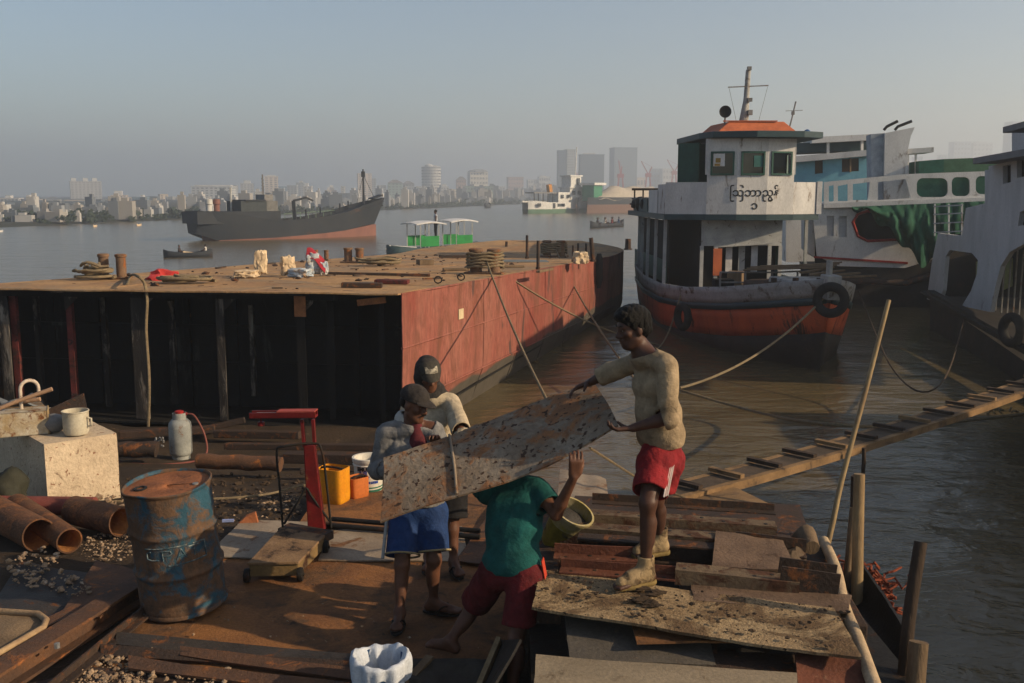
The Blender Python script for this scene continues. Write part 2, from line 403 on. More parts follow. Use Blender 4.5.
def person(name, label, J, mskin, h=0.0070, group=None, girth=0.88):
    """J: joints in world coordinates; returns the thing and its head frame"""
    V_ = lambda n: Vector(J[n]); g = girth
    base = V_('base'); o = thing(name, label, 'person', base, group)
    P = []
    pel, che, nk = V_('pelvis'), V_('chest'), V_('neck')
    shl, shr, hl, hr = V_('shL'), V_('shR'), V_('hipL'), V_('hipR')
    P += [cap(hl, hr, 0.092 * g, k=0.05), cap(pel, pel.lerp(che, 0.55), 0.105 * g, 0.108 * g, 0.06)]
    ax = (shr - shl).normalized()
    lowc = pel.lerp(che, 0.75)
    P += [cap(che - ax * 0.062, che + ax * 0.062, 0.105 * g, k=0.07), cap(lowc - ax * 0.05, lowc + ax * 0.05, 0.100 * g, k=0.06), cap(shl.lerp(nk, 0.12), nk, 0.058 * g, 0.050, 0.06), cap(shr.lerp(nk, 0.12), nk, 0.058 * g, 0.050, 0.06)]
    hc = V_('head'); P += [cap(nk - (hc - nk) * 0.15, nk.lerp(hc, 0.75), 0.056, 0.050, 0.03)]
    for s_, sh, hp in (('L', shl, hl), ('R', shr, hr)):
        e, w = V_('el' + s_), V_('wr' + s_)
        P += [cap(sh, sh.lerp(e, 0.35), 0.056 * g, 0.052 * g, 0.05), cap(sh.lerp(e, 0.2), e, 0.050 * g, 0.038, 0.03), cap(e, e.lerp(w, 0.3), 0.038, 0.040 * g, 0.02), cap(e.lerp(w, 0.3), w, 0.040 * g, 0.025, 0.02)]
        k_, a_ = V_('kn' + s_), V_('an' + s_); toe = Vector(J['toe' + s_])
        P += [cap(hp, k_, 0.086 * g, 0.049, 0.05), cap(k_, a_, 0.047, 0.030, 0.03)]
        back = (a_ - toe); back.z = 0; back = back.normalized() if back.length > 0 else Vector((0, 1, 0))
        cm = k_.lerp(a_, 0.30) + back * 0.020; P.append(cap(cm, k_.lerp(a_, 0.55) + back * 0.012, 0.043 * g, 0.032, 0.035))
        fd = -back; heel = a_ + back * 0.035; heel.z = a_.z - 0.045; bt = a_ + fd * 0.13; bt.z = toe.z + 0.022; tp = toe.copy(); tp.z = toe.z + 0.016
        P += [cap(a_, heel, 0.036, 0.030, 0.02), cap(a_ + Vector((0, 0, -0.015)), bt, 0.034, 0.026, 0.03), cap(heel, bt, 0.028, 0.026, 0.02)]
        sd = Vector((fd.y, -fd.x, 0))
        for q in (-0.026, -0.010, 0.006, 0.024): P.append(cap(bt + sd * q, tp + sd * q * 1.15 - fd * abs(q) * 0.6, 0.018, 0.013, 0.008))
        if 'hand' + s_ in J:
            hd = J['hand' + s_]; P += hand_prims(w, hd[0], hd[1], hd[2], *hd[3:])
    hp_, L, Rm = head_prims(hc, J['face'], J.get('headup', (0, 0, 1)), J.get('hs', 1.0)); P += hp_
    f, lo = field(P, h); skin('body', f, lo, h, mskin, o, 1)
    s = J.get('hs', 1.0)
    if J.get('eyes', True):
        for sx in (-1, 1):
            mb = MB(); mb.blob(L(sx * 0.031, 0.072, 0.006), (0.0115 * s, 0.0115 * s, 0.008 * s), 1, 0); e = mb.build('eye', m_eye, o, smooth=180)
            mb = MB(); mb.blob(L(sx * 0.030, 0.080, 0.006), (0.0055 * s,) * 3, 1, 0); mb.build('pupil', m_pupil, e, smooth=180)
            mb = MB(); mb.tube([L(sx * 0.014, 0.086, 0.030), L(sx * 0.033, 0.083, 0.036), L(sx * 0.050, 0.070, 0.030)], [0.004 * s, 0.005 * s, 0.003 * s], 6); mb.build('eyebrow', m_hair, o)
    return o, L, Rm
def garment(name, prims, m, parent, h=0.0066, clips=(), fold=0.004, seed=1, shell=0.013, fr=34.0, smooth_it=1):
    """clips: (point, normal) pairs; what lies on the side of the normal is cut away"""
    f, lo = field(prims, h, 0.05); P = grid_of(f, lo, h)
    near = np.abs(f) < 0.06
    f = f.copy(); f[near] += folds(P[near], fold, seed, fr)
    if shell: f = np.maximum(f, -(f + shell))
    for c in clips:
        pt, n = c[0], Vector(c[1]).normalized(); d = (P - np.array(pt)) @ np.array(n)
        if len(c) > 2:      # limited to a ball round the point
            far = np.linalg.norm(P - np.array(pt), axis=-1) > c[2]; d = np.where(far, -1, d)
        f = np.maximum(f, d)
    return skin(name, f, lo, h, m, parent, smooth_it)
def tiny_person(loc, pose, top, bottom, label, face=(0, -1, 0), h=0.03, s=1.0, group=None):
    """a far figure: standing or sitting, with shirt and trousers of its own"""
    p = Vector(loc); f = Vector(face).normalized(); x = Vector((f.y, -f.x, 0)); z = Vector((0, 0, 1)); o = thing('person', label, 'person', p, group)
    hipz = 0.86 if pose == 'stand' else 0.16
    Lc = lambda a, b, c: p + (x * a + f * b + z * c) * s
    B = [cap(Lc(0, 0, hipz), Lc(0, 0, hipz + 0.5), 0.10 * s, 0.10 * s, 0.05), cap(Lc(-0.16, 0, hipz + 0.50), Lc(0.16, 0, hipz + 0.50), 0.06 * s, k=0.05), cap(Lc(0, 0, hipz + 0.5), Lc(0, 0.01, hipz + 0.64), 0.05 * s, k=0.03), ell(Lc(0, 0.02, hipz + 0.74), (0.085 * s, 0.1 * s, 0.12 * s), k=0.03)]
    T = [cap(Lc(0, 0, hipz + 0.02), Lc(0, 0, hipz + 0.48), 0.125 * s, 0.125 * s, 0.05), cap(Lc(-0.17, 0, hipz + 0.5), Lc(0.17, 0, hipz + 0.5), 0.075 * s, k=0.05)]
    W = [cap(Lc(-0.08, 0, hipz), Lc(0.08, 0, hipz), 0.12 * s, k=0.05)]
    for sx in (-1, 1):
        if pose == 'stand':
            B += limb(Lc(sx * 0.2, 0, hipz + 0.48), Lc(sx * 0.24, 0.02, hipz + 0.22), Lc(sx * 0.20, 0.12, hipz + 0.02), 0.05 * s, 0.04 * s, 0.03 * s) + limb(Lc(sx * 0.09, 0, hipz), Lc(sx * 0.10, 0.02, 0.45), Lc(sx * 0.11, 0, 0.06), 0.085 * s, 0.06 * s, 0.045 * s) + [cap(Lc(sx * 0.11, -0.03, 0.04), Lc(sx * 0.11, 0.14, 0.03), 0.04 * s)]
            W += limb(Lc(sx * 0.09, 0, hipz), Lc(sx * 0.10, 0.02, 0.45), Lc(sx * 0.11, 0, 0.14), 0.105 * s, 0.08 * s, 0.07 * s)
        else:
            B += limb(Lc(sx * 0.2, 0, hipz + 0.48), Lc(sx * 0.26, 0.12, hipz + 0.26), Lc(sx * 0.16, 0.32, hipz + 0.2), 0.05 * s, 0.04 * s, 0.03 * s) + limb(Lc(sx * 0.09, 0, hipz), Lc(sx * 0.16, 0.36, hipz + 0.24), Lc(sx * 0.14, 0.42, 0.05), 0.085 * s, 0.06 * s, 0.045 * s)
            W += [cap(Lc(sx * 0.09, 0, hipz), Lc(sx * 0.16, 0.36, hipz + 0.24), 0.105 * s, 0.08 * s, 0.04)]
    for nm, pr, mm in (('body', B, m_skin2), ('shirt', T, top), ('trousers', W, bottom)):
        ff, lo = field(pr, h * s); skin(nm, ff, lo, h * s, mm, o, 1)
    ff, lo = field([ell(Lc(0, -0.01, hipz + 0.78), (0.098 * s, 0.115 * s, 0.10 * s))], h * s); skin('hair', ff, lo, h * s, m_hair, o, 1)
    return o
# ================================================================== the setting: yard ground, river, far bank
BANK = [(-40, 15.5), (-1.3, 14.6), (-0.75, 13.6), (-0.15, 11.2), (0.35, 9.0), (1.05, 8.35), (2.35, 7.9), (2.75, 6.2), (2.8, 4.6), (2.4, 2.8), (2.2, -4)]
def _bank_dist(x, y):
    """distance to the bank line, positive on land"""
    best, sgn = 1e9, 1
    p = Vector((x, y))
    for (ax, ay), (bx, by) in zip(BANK[:-1], BANK[1:]):
        a, b = Vector((ax, ay)), Vector((bx, by)); d = b - a
        t = max(0, min(1, (p - a).dot(d) / d.length_squared)); q = a + d * t; L = (p - q).length
        if L < best: best = L; sgn = 1 if d.x * (p - a).y - d.y * (p - a).x < 0 else -1
    return best * sgn
def ground_z(x, y):
    base = 0.0 - 0.5 * max(0.0, min(1.0, (y - 8.2) / 4.5)) - 0.02
    base += 0.035 * mnoise.noise(Vector((x * 0.9, y * 0.9, 0))) + 0.02 * mnoise.noise(Vector((x * 3.1, y * 3.1, 4)))
    if -2.2 < x < 0.6 and 4 < y < 8.2: base = min(base, -0.03)
    d = _bank_dist(x, y)
    if d < 0.25: base = base + (-2.4 - base) * min(1.0, (0.25 - d) / 1.3) ** 0.8
    return base
mb = MB()
xs = [-60, -40, -25, -16] + [-12 + 0.16 * i for i in range(100)] + [4.2, 5, 6.5, 9]
ys = [-6, -2, 0.5] + [2 + 0.14 * i for i in range(105)] + [17, 18.5, 21]
vv = [(x, y, ground_z(x, y)) for x in xs for y in ys]
ny = len(ys)
mb.mesh(vv, [(i * ny + j, (i + 1) * ny + j, (i + 1) * ny + j + 1, i * ny + j + 1) for i in range(len(xs) - 1) for j in range(ny - 1)])
m_ground = mat('yard_dirt', (0.052, 0.034, 0.020), (0.030, 0.021, 0.014), 1.3, rough=0.95, rust=(0.12, 0.08, 0.048), rust_amt=0.20, rust_scale=5,
               rust2=(0.075, 0.05, 0.03), bump=0.9, bscale=28, spec=0.2)
tag(mb.build('ground', m_ground, smooth=180, origin=(0, 0, 0)), 'dark oily dirt of the scrapyard on the river bank', kind='structure')

# water ------------------------------------------------------------
def water_mat():
    m = bpy.data.materials.new('muddy_water'); m.use_nodes = True; N, L = m.node_tree.nodes, m.node_tree.links
    b = N['Principled BSDF']; b.inputs['Base Color'].default_value = (0.092, 0.070, 0.034, 1); b.inputs['Roughness'].default_value = 0.19
    b.inputs['IOR'].default_value = 1.33
    tc = N.new('ShaderNodeTexCoord'); hs = None
    for sc_, st, amp, det in ((0.35, (1, 1.5, 1), 1.0, 2), (1.7, (1, 1.8, 1), 0.32, 4), (6.5, (1, 1.5, 1), 0.07, 3)):
        mp = N.new('ShaderNodeMapping'); mp.inputs['Scale'].default_value = st; mp.inputs['Rotation'].default_value = (0, 0, R(-12))
        L.new(tc.outputs['Object'], mp.inputs[0])
        n = N.new('ShaderNodeTexNoise'); n.inputs['Scale'].default_value = sc_; n.inputs['Detail'].default_value = det; n.inputs['Distortion'].default_value = 0.6
        L.new(mp.outputs[0], n.inputs['Vector'])
        ma = N.new('ShaderNodeMath'); ma.operation = 'MULTIPLY'; ma.inputs[1].default_value = amp; L.new(n.outputs['Fac'], ma.inputs[0])
        if hs is None: hs = ma.outputs[0]
        else:
            ad = N.new('ShaderNodeMath'); ad.operation = 'ADD'; L.new(hs, ad.inputs[0]); L.new(ma.outputs[0], ad.inputs[1]); hs = ad.outputs[0]
    bp = N.new('ShaderNodeBump'); bp.inputs['Strength'].default_value = 0.65; bp.inputs['Distance'].default_value = 0.22
    L.new(hs, bp.inputs['Height']); L.new(bp.outputs[0], b.inputs['Normal'])
    return m
mb = MB(); mb.mesh([(-900, -30, WATER), (1500, -30, WATER), (1500, 5200, WATER), (-900, 5200, WATER)], [(0, 1, 2, 3)])
tag(mb.build('river', water_mat(), origin=(0, 0, WATER)), 'wide muddy brown river with small ripples', kind='structure')

# far bank ----------------------------------------------------------
def shore(t):          # t metres along the far waterline, which runs away to the upper right
    return Vector((-71 - 60 + 17.5, 138 - 288, 0)) + Vector((0.199, 0.98, 0)) * (t + 294)
m_far = mat('far_bank_soil', (0.05, 0.05, 0.04), (0.035, 0.04, 0.03), 0.05, rough=1, bump=0)
mb = MB()
prof = [(4, -2.5), (0, -0.95), (-3, -0.6), (-14, -0.5), (-60, -0.3), (-300, 0.6), (-2600, 1.5)]
ts = [-200, -100, -40, 0, 40, 90, 150, 250, 400, 600, 900, 1300, 1800, 2600, 3600, 4800]
for t in ts:
    for (o, z) in prof:
        c = shore(t) + Vector((0.98, -0.199, 0)) * (o + 3 * mnoise.noise(Vector((t * 0.02, o * 0.1, 1))))
        mb.v.append(Vector((c.x, c.y, z)))
k = len(prof)
for i in range(len(ts) - 1):
    for j in range(k - 1): mb.f.append([i * k + j, i * k + j + 1, (i + 1) * k + j + 1, (i + 1) * k + j])
tag(mb.build('far_bank', m_far, origin=(-60, 500, 0)), 'low far river bank running off to the upper right', kind='structure')
# ================================================================== the half-cut steel barge
BC = Vector((-1.58, 14.12, 0)); BE = Vector((0.264, 0.9645, 0)); BL = Vector((-8.6, 15.0, 0))
BN = (BL - BC); BW = BN.length; BN.normalize()
BTOP, BSL = 1.47, -0.0286
def BP(t, s, z=0.0, rel=True):
    """t metres from the cut towards the bow, s metres from the right side, z above the deck (rel) or absolute"""
    p = BC + BE * t + BN * s
    return Vector((p.x, p.y, (BTOP + BSL * t + z) if rel else z))
def level_paint(name, top, low, zcut, soft=0.25, **kw):
    """paint that changes at a height: a boot-topping band or bottom paint"""
    m = mat(name, top, **kw); N, L = m.node_tree.nodes, m.node_tree.links
    b = N['Principled BSDF']; src = b.inputs['Base Color'].links[0].from_socket
    geo = N.new('ShaderNodeNewGeometry'); sp = N.new('ShaderNodeSeparateXYZ'); L.new(geo.outputs['Position'], sp.inputs[0])
    n = N.new('ShaderNodeTexNoise'); n.inputs['Scale'].default_value = 1.1; n.inputs['Detail'].default_value = 6
    ad = N.new('ShaderNodeMath'); ad.operation = 'MULTIPLY_ADD'; L.new(n.outputs['Fac'], ad.inputs[0]); ad.inputs[1].default_value = soft * 2; L.new(sp.outputs['Z'], ad.inputs[2])
    mr = N.new('ShaderNodeMapRange'); L.new(ad.outputs[0], mr.inputs[0]); mr.inputs[1].default_value = zcut + soft - 0.03; mr.inputs[2].default_value = zcut + soft + 0.03
    n2 = N.new('ShaderNodeTexNoise'); n2.inputs['Scale'].default_value = 9; n2.inputs['Detail'].default_value = 8
    cr = N.new('ShaderNodeMix'); cr.data_type = 'RGBA'; L.new(n2.outputs['Fac'], cr.inputs[0]); cr.inputs[6].default_value = (*low, 1); cr.inputs[7].default_value = (*[q * 1.9 for q in low], 1)
    mx = N.new('ShaderNodeMix'); mx.data_type = 'RGBA'; L.new(mr.outputs[0], mx.inputs[0]); L.new(cr.outputs[2], mx.inputs[6]); L.new(src, mx.inputs[7])
    L.new(mx.outputs[2], b.inputs['Base Color']); return m
m_red = level_paint('barge_red_paint', (0.215, 0.058, 0.043), (0.050, 0.044, 0.036), -0.38, 0.28, rnd=False, alt=(0.27, 0.105, 0.078), scale=0.9, rough=0.75, rust=(0.165, 0.062, 0.038),
            rust_amt=0.40, rust_scale=1.3, rust2=(0.13, 0.055, 0.04), stretch=(1, 1, 0.38), spots=(0.085, 0.045, 0.038), spot_scale=2.2, spot_amt=0.34, fine=0.45, bump=0.35, bscale=14)
m_bdeck = mat('barge_deck_rust', rnd=False, base=(0.44, 0.27, 0.13), alt=(0.33, 0.19, 0.095), scale=0.8, rough=0.9, rust=(0.19, 0.145, 0.105), rust_amt=0.42, rust_scale=0.9, rust2=(0.30, 0.20, 0.11), spots=(0.10, 0.06, 0.04), spot_scale=3.5, spot_amt=0.25, bump=0.7, bscale=16, fine=0.5)
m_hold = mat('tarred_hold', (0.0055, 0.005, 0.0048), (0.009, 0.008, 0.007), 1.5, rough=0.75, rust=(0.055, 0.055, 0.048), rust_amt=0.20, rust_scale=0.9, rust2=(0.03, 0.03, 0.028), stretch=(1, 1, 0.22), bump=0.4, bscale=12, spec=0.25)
m_frame = mat('barge_frame', (0.035, 0.030, 0.027), (0.020, 0.018, 0.017), 3, rough=0.8, rust=(0.20, 0.19, 0.17), rust_amt=0.32, rust_scale=3.2, rust2=(0.10, 0.07, 0.05), stretch=(1, 1, 0.25), bump=0.5)
m_redframe = mat('barge_red_primer', (0.16, 0.035, 0.030), (0.08, 0.022, 0.02), 3, rough=0.8, rust=(0.05, 0.03, 0.025), rust_amt=0.35, bump=0.3)
barge = thing('barge', 'long red rusty steel barge cut open at its near end', 'barge', BP(4, BW / 2, -0.55, False))
LEN = 23.2
def half_in(t):      # how far the side curves in towards the bow
    return 0.0 if t < 20 else (t - 20) ** 2 * 0.2
# deck: plates laid side by side, a little uneven
edges_t = [-0.12, 1.9, 4.0, 6.3, 8.8, 11.4, 14.2, 17.0, 19.6, LEN]
for i in range(len(edges_t) - 1):
    for j in range(3):
        t0, t1 = edges_t[i] + 0.006, edges_t[i + 1] - 0.006
        def fn(u, v, t0=t0, t1=t1, j=j, i=i):
            t = t0 + (t1 - t0) * u; inn = half_in(t)
            s0 = inn + (BW - 2 * inn) * (j / 3) + 0.004; s1 = inn + (BW - 2 * inn) * ((j + 1) / 3) - 0.004
            s = s0 + (s1 - s0) * v
            z = 0.012 * mnoise.noise(Vector((t * 0.8, s * 0.8, i + j * 3))) + 0.25 * max(0, (t - 17) / 5) ** 2
            if i == 0 and u < 0.4: z += 0.02 * mnoise.noise(Vector((s * 1.3, 3, 8)))
            return BP(t, s, z)
        mb = MB(); mb.sheet(fn, 5, 5, 0.022); mb.build('deck_plate', m_bdeck, barge, smooth=40)
# right side: three strakes of plates with a rub rail between
zrows = [(-0.005, -0.80, 0.0, 0.0), (-0.80, -1.62, 0.0, 0.02), (-1.62, -3.1, 0.02, 0.55)]
for r, (za, zb, ia, ib) in enumerate(zrows):
    for i in range(len(edges_t) - 1):
        t0, t1 = max(0, edges_t[i]) + 0.004, edges_t[i + 1] - 0.004
        def fn(u, v, t0=t0, t1=t1, za=za, zb=zb, ia=ia, ib=ib, i=i, r=r):
            t = t0 + (t1 - t0) * u
            z = za + (zb - za) * v + 0.25 * max(0, (t - 17) / 5) ** 2 * (1 - 0.5 * (r + v))
            dent = 0.018 * mnoise.noise(Vector((t * 1.1, (za + (zb - za) * v) * 1.3, i * 2 + r)))
            return BP(t, half_in(t) + ia + (ib - ia) * v - dent + 0.01 * r * 0, z)
        mb = MB(); mb.sheet(fn, 6, 4, 0.014); mb.build('hull_plate', m_red, barge, smooth=40)
for (z, w) in ((-0.80, 0.035), (-1.62, 0.03), (-0.02, 0.03)):
    mb = MB(); mb.tube([BP(t, half_in(t) - 0.004, z + 0.25 * max(0, (t - 17) / 5) ** 2) for t in [0.0, 2, 4, 6, 8, 10, 12, 14, 16, 17.5, 18.5, 19.5, 20.5, 21.4, 22]], w * 0.6, 6)
    mb.build('rub_rail', m_red, barge, smooth=60)
# left side, bottom, bow closing plate
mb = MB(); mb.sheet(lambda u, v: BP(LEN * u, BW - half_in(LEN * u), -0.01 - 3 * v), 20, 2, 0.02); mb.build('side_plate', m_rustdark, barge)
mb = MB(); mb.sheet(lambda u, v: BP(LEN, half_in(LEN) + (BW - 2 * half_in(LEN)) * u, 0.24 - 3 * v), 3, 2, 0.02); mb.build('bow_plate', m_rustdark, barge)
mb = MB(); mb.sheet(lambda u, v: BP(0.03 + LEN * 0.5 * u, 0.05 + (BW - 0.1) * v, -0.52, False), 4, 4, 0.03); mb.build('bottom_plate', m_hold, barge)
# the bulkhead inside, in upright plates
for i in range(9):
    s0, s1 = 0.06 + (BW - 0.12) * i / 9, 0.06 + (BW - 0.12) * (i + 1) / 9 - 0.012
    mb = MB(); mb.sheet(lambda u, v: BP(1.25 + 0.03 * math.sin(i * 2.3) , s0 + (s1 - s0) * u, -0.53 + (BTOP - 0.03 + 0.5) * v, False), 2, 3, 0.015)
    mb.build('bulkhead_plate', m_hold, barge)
# deck beam under the cut edge and pillars standing at the cut
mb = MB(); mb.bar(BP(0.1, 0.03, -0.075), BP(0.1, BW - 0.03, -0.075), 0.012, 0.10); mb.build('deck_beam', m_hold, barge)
def pillar(px, ztop, zbot, w, m_, depth=0.12, t=0.12):
    r = ray(px, 300); A = BP(t, 0); dirn = BN
    k = (A.x * r.y - A.y * r.x) / (dirn.y * r.x - dirn.x * r.y)
    s = k
    mb = MB()
    mb.box(BP(t, s, (ztop + zbot) / 2, False), (w, 0.014, ztop - zbot), rot=(0, 0, R(-7)))
    mb.box(BP(t + depth / 2 + 0.01, s, (ztop + zbot) / 2, False), (0.014, depth, ztop - zbot), rot=(0, 0, R(-12)))
    return mb.build('pillar', m_, barge), s
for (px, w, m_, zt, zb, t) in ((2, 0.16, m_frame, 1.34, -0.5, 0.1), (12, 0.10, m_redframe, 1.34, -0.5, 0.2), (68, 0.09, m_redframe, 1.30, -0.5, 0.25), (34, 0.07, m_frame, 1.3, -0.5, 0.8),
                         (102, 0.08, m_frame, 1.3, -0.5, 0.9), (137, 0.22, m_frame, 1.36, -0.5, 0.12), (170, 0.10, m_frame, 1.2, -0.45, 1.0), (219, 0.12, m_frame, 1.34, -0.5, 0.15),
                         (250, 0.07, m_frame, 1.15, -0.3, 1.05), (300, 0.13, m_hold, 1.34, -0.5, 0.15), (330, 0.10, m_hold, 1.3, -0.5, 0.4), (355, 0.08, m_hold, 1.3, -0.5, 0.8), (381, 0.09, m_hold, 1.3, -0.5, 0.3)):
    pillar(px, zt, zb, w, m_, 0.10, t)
for (px, s_) in ((62, 0.26), (137, 0.24), (219, 0.30), (300, 0.30)):      # head plates and knees under the deck
    r = ray(px, 300); A = BP(0.12, 0); k = (A.x * r.y - A.y * r.x) / (BN.y * r.x - BN.x * r.y)
    mb = MB(); mb.box(BP(0.13, k, -0.05), (s_, 0.16, 0.02), rot=(0, 0, R(-7))); mb.build('head_plate', m_frame, barge)
    mb = MB(); q = BP(0.16, k, -0.06); d = BN * -0.30
    mb.prism([q, q + d, q + Vector((0, 0, -0.28))], BE * 0.012); mb.build('knee', m_frame, barge)
r = ray(300, 300); A = BP(0.1, 0); k = (A.x * r.y - A.y * r.x) / (BN.y * r.x - BN.x * r.y)
m_orust = mat('bright_rust', (0.36, 0.15, 0.06), (0.22, 0.09, 0.04), 6, bump=0.4)
mb = MB(); mb.box(BP(0.09, k, -0.22), (0.17, 0.02, 0.30), rot=(0, 0, R(-7))); mb.build('bracket', m_orust, barge)
r = ray(372, 300); k = (A.x * r.y - A.y * r.x) / (BN.y * r.x - BN.x * r.y)
mb = MB(); mb.box(BP(0.08, k, -0.13), (0.42, 0.04, 0.09), rot=(0, R(-7), R(-7))); mb.build('bracket', m_orust, barge)
for zz in (-0.65, -1.25):
    mb = MB(); mb.bar(BP(1.2, 0.1, zz), BP(1.2, BW - 0.1, zz), 0.06, 0.05); mb.build('stringer', m_hold, barge)
# light-coloured tag welded on the side
q = D(453, 325, 16.7); t_ = (q - BC).dot(BE)
mb = MB(); mb.sheet(lambda u, v: BP(t_ - 0.13 + 0.26 * u, -0.022, -0.44 - 0.17 * v), 2, 2, 0.006)
mb.build('tag_plate', mat('cream_tag', (0.60, 0.48, 0.30), bump=0.1), barge)

# --- on the deck -----------------------------------------------------------------
def on_deck(px, py):
    r = ray(px, py); t = 0
    p = Vector((0, 0, EYE)); n = BE.cross(BN); 
    # deck plane through BP(0,0) with slope along BE
    e = (BP(10, 0) - BP(0, 0)); nn = e.cross(BN).normalized()
    k = (BP(0, 0) - p).dot(nn) / r.dot(nn); return p + r * k + Vector((0, 0, 0.012))
m_bol = mat('bollard_rust', (0.20, 0.12, 0.07), (0.12, 0.075, 0.05), 5, rust=RUSTO, rust_amt=0.3, bump=0.5)
def bollard_pair(px, py, h, r_, gap, label, rope=False, group=None):
    p = on_deck(px, py); o = thing('mooring_bollard', label, 'bollard', p, group)
    mb = MB(); mb.box(p + Vector((0, 0, 0.015)), (gap + r_ * 3.4, r_ * 3, 0.03), rot=(0, 0, R(-15))); mb.build('base_plate', m_bol, o)
    for s_ in (-1, 1):
        c = p + Vector((s_ * gap / 2, -s_ * gap * 0.13, 0.03)); mb = MB()
        mb.lathe([(r_, 0), (r_, h * 0.85), (r_ * 1.18, h * 0.87), (r_ * 1.18, h * 0.97), (r_ * 0.9, h)], 16, Matrix.Translation(c), (True, True))
        mb.build('post', m_bol, o, smooth=40)
    if rope:
        mb = MB(); pts = []
        for i in range(90):
            a = i * 0.35; z = 0.10 + 0.0035 * i
            pts.append(p + Vector(((gap / 2 + r_ * 1.5) * math.cos(a), r_ * 1.7 * math.sin(a) + 0.02, min(z, h * 0.9) + 0.015 * math.sin(i * 1.7))))
        mb.tube(pts, 0.026, 6); tag(mb.build('rope_turns', m_rope, None, smooth=60), 'rope wound round the ' + rope, 'rope')
    return p
bollard_pair(113, 279, 0.40, 0.085, 0.34, 'twin rusty bollard alone near the far left edge of the barge', None)
bp1 = bollard_pair(485, 274, 0.46, 0.12, 0.36, 'twin bollard wrapped in rope at the near barge side', 'twin bollard at the near side of the barge')
bp2 = bollard_pair(554, 257, 0.46, 0.12, 0.42, 'twin bollard with a rope end near the barge bow, by the sack', 'twin bollard nearer the barge bow')
bollard_pair(354, 263, 0.34, 0.10, 0.30, 'squat twin bollard on the far edge of the barge, mid length', None)
bollard_pair(321, 260.5, 0.24, 0.06, 0.30, 'small dark twin bollard behind the cement sacks', None)
def peg(px, py, h, w, label, lean=0.0):
    p = on_deck(px, py); mb = MB(); mb.tube([p, p + Vector((lean, 0, h * 0.5)), p + Vector((lean * 2, 0, h))], [w, w * 0.95, w * 0.9], 8)
    mb.tube([p + Vector((0, 0, 0)), p + Vector((0, 0, 0.05))], w * 1.4, 8)
    tag(mb.build('deck_post', m_rustdark, None, smooth=40), label, 'post', 'steel posts on the barge deck')
for a in ((527, 259, 0.66, 0.04, 'tallest dark steel post standing on the barge deck', 0.0), (538, 270, 0.62, 0.035, 'thick dark post close to the barge side rail', 0.0),
          (506, 252, 0.36, 0.05, 'short tapering post in front of the tallest deck post', 0.01), (551, 249, 0.26, 0.025, 'thin low peg at the far edge of the barge', 0.0),
          (573, 262, 0.42, 0.03, 'first of three thin posts beside the white sack on the barge', 0.0), (578, 258, 0.42, 0.03, 'second of three thin posts beside the white sack on the barge', 0.0),
          (586, 257, 0.40, 0.03, 'third of three thin posts beside the white sack on the barge', 0.0), (593, 262, 0.62, 0.06, 'stout leaning post at the start of the barge bow', -0.03), (628, 250, 0.42, 0.12, 'stubby dark block post at the tip of the barge bow', 0.0)): peg(*a)
# fender hanging over the side at the bow shoulder
q = BP(15.1, -0.10, -0.1); mb = MB(); mb.tube([q + Vector((0, 0, 0.25)), q + Vector((0, 0, 0.1)), q + Vector((0, 0, -0.5)), q + Vector((0, 0, -0.75))], [0.06, 0.11, 0.12, 0.05], 10)
tag(mb.build('fender', m_black, None, smooth=60), 'long dark fender hanging over the barge side near its bow', 'fender')
# sacks
m_sack = mat('cement_sack', (0.60, 0.47, 0.31), (0.50, 0.38, 0.25), 4, rough=0.9, bump=0.6, bscale=12)
m_sackb = mat('printed_sack', (0.55, 0.55, 0.52), (0.25, 0.33, 0.42), 7, rough=0.8, rust=(0.45, 0.30, 0.18), rust_amt=0.3, bump=0.5, bscale=14)
m_cloth_red = mat('red_cloth', (0.34, 0.03, 0.045), rough=0.95, bump=0.3)
def sack(px, py, size, rz, m_, label, tilt=0.0, seed=1):
    p = on_deck(px, py); mb = MB(); M = Euler((tilt, 0, rz)).to_matrix()
    mb.blob((0, 0, 0), (1, 1, 1), 4, 0.0, seed)
    for v in mb.v:
        q = max(abs(v.x), abs(v.y), abs(v.z)); k = (1 / q) ** 0.72; n1 = mnoise.noise(v * 2.2 + Vector((seed, 0, 0))); n2 = abs(mnoise.noise(v * 4.5 + Vector((0, seed, 0)))); k *= 0.86 + 0.22 * n1 - 0.28 * n2
        v.x *= k * size[0]; v.y *= k * size[1]; v.z *= k * size[2]
        if v.z < -size[2] * 0.6 and tilt == 0: v.z = -size[2] * 0.6
    lo = min((M @ v).z for v in mb.v); mb.v = [M @ v + p + Vector((0, 0, -lo)) for v in mb.v]
    return tag(mb.build('cement_sack', m_, None, smooth=40), label, 'sack', 'sacks on the barge deck')
sack(246, 278, (0.26, 0.20, 0.09), 0.2, m_sack, 'flat half-empty tan sack lying at the near edge of the barge', 0, 2)
sack(261, 277, (0.14, 0.10, 0.26), 0.1, m_sack, 'upright open tan paper sack standing on the barge', 0.03, 3)
sack(288, 277, (0.15, 0.12, 0.21), 0.5, m_sack, 'crumpled brown paper sack first in the row of cement sacks', 0.1, 4)
sack(300, 277.5, (0.25, 0.17, 0.11), -0.4, m_sackb, 'blue and white printed sack lying on its side on the barge', 0.0, 5)
sack(313, 276, (0.15, 0.12, 0.24), 0.3, m_sackb, 'standing white sack with blue print under the maroon cloth', 0.1, 6)
sack(324, 276, (0.10, 0.09, 0.15), 0.3, m_sackb, 'small pale sack at the end of the row of cement sacks', 0.05, 9)
sack(580, 264, (0.22, 0.20, 0.21), 0.3, m_sack, 'pale sack slumped beside the thin posts near the barge bow', 0.0, 7)
p = on_deck(313, 276) + Vector((0, 0, 0.40)); mb = MB()
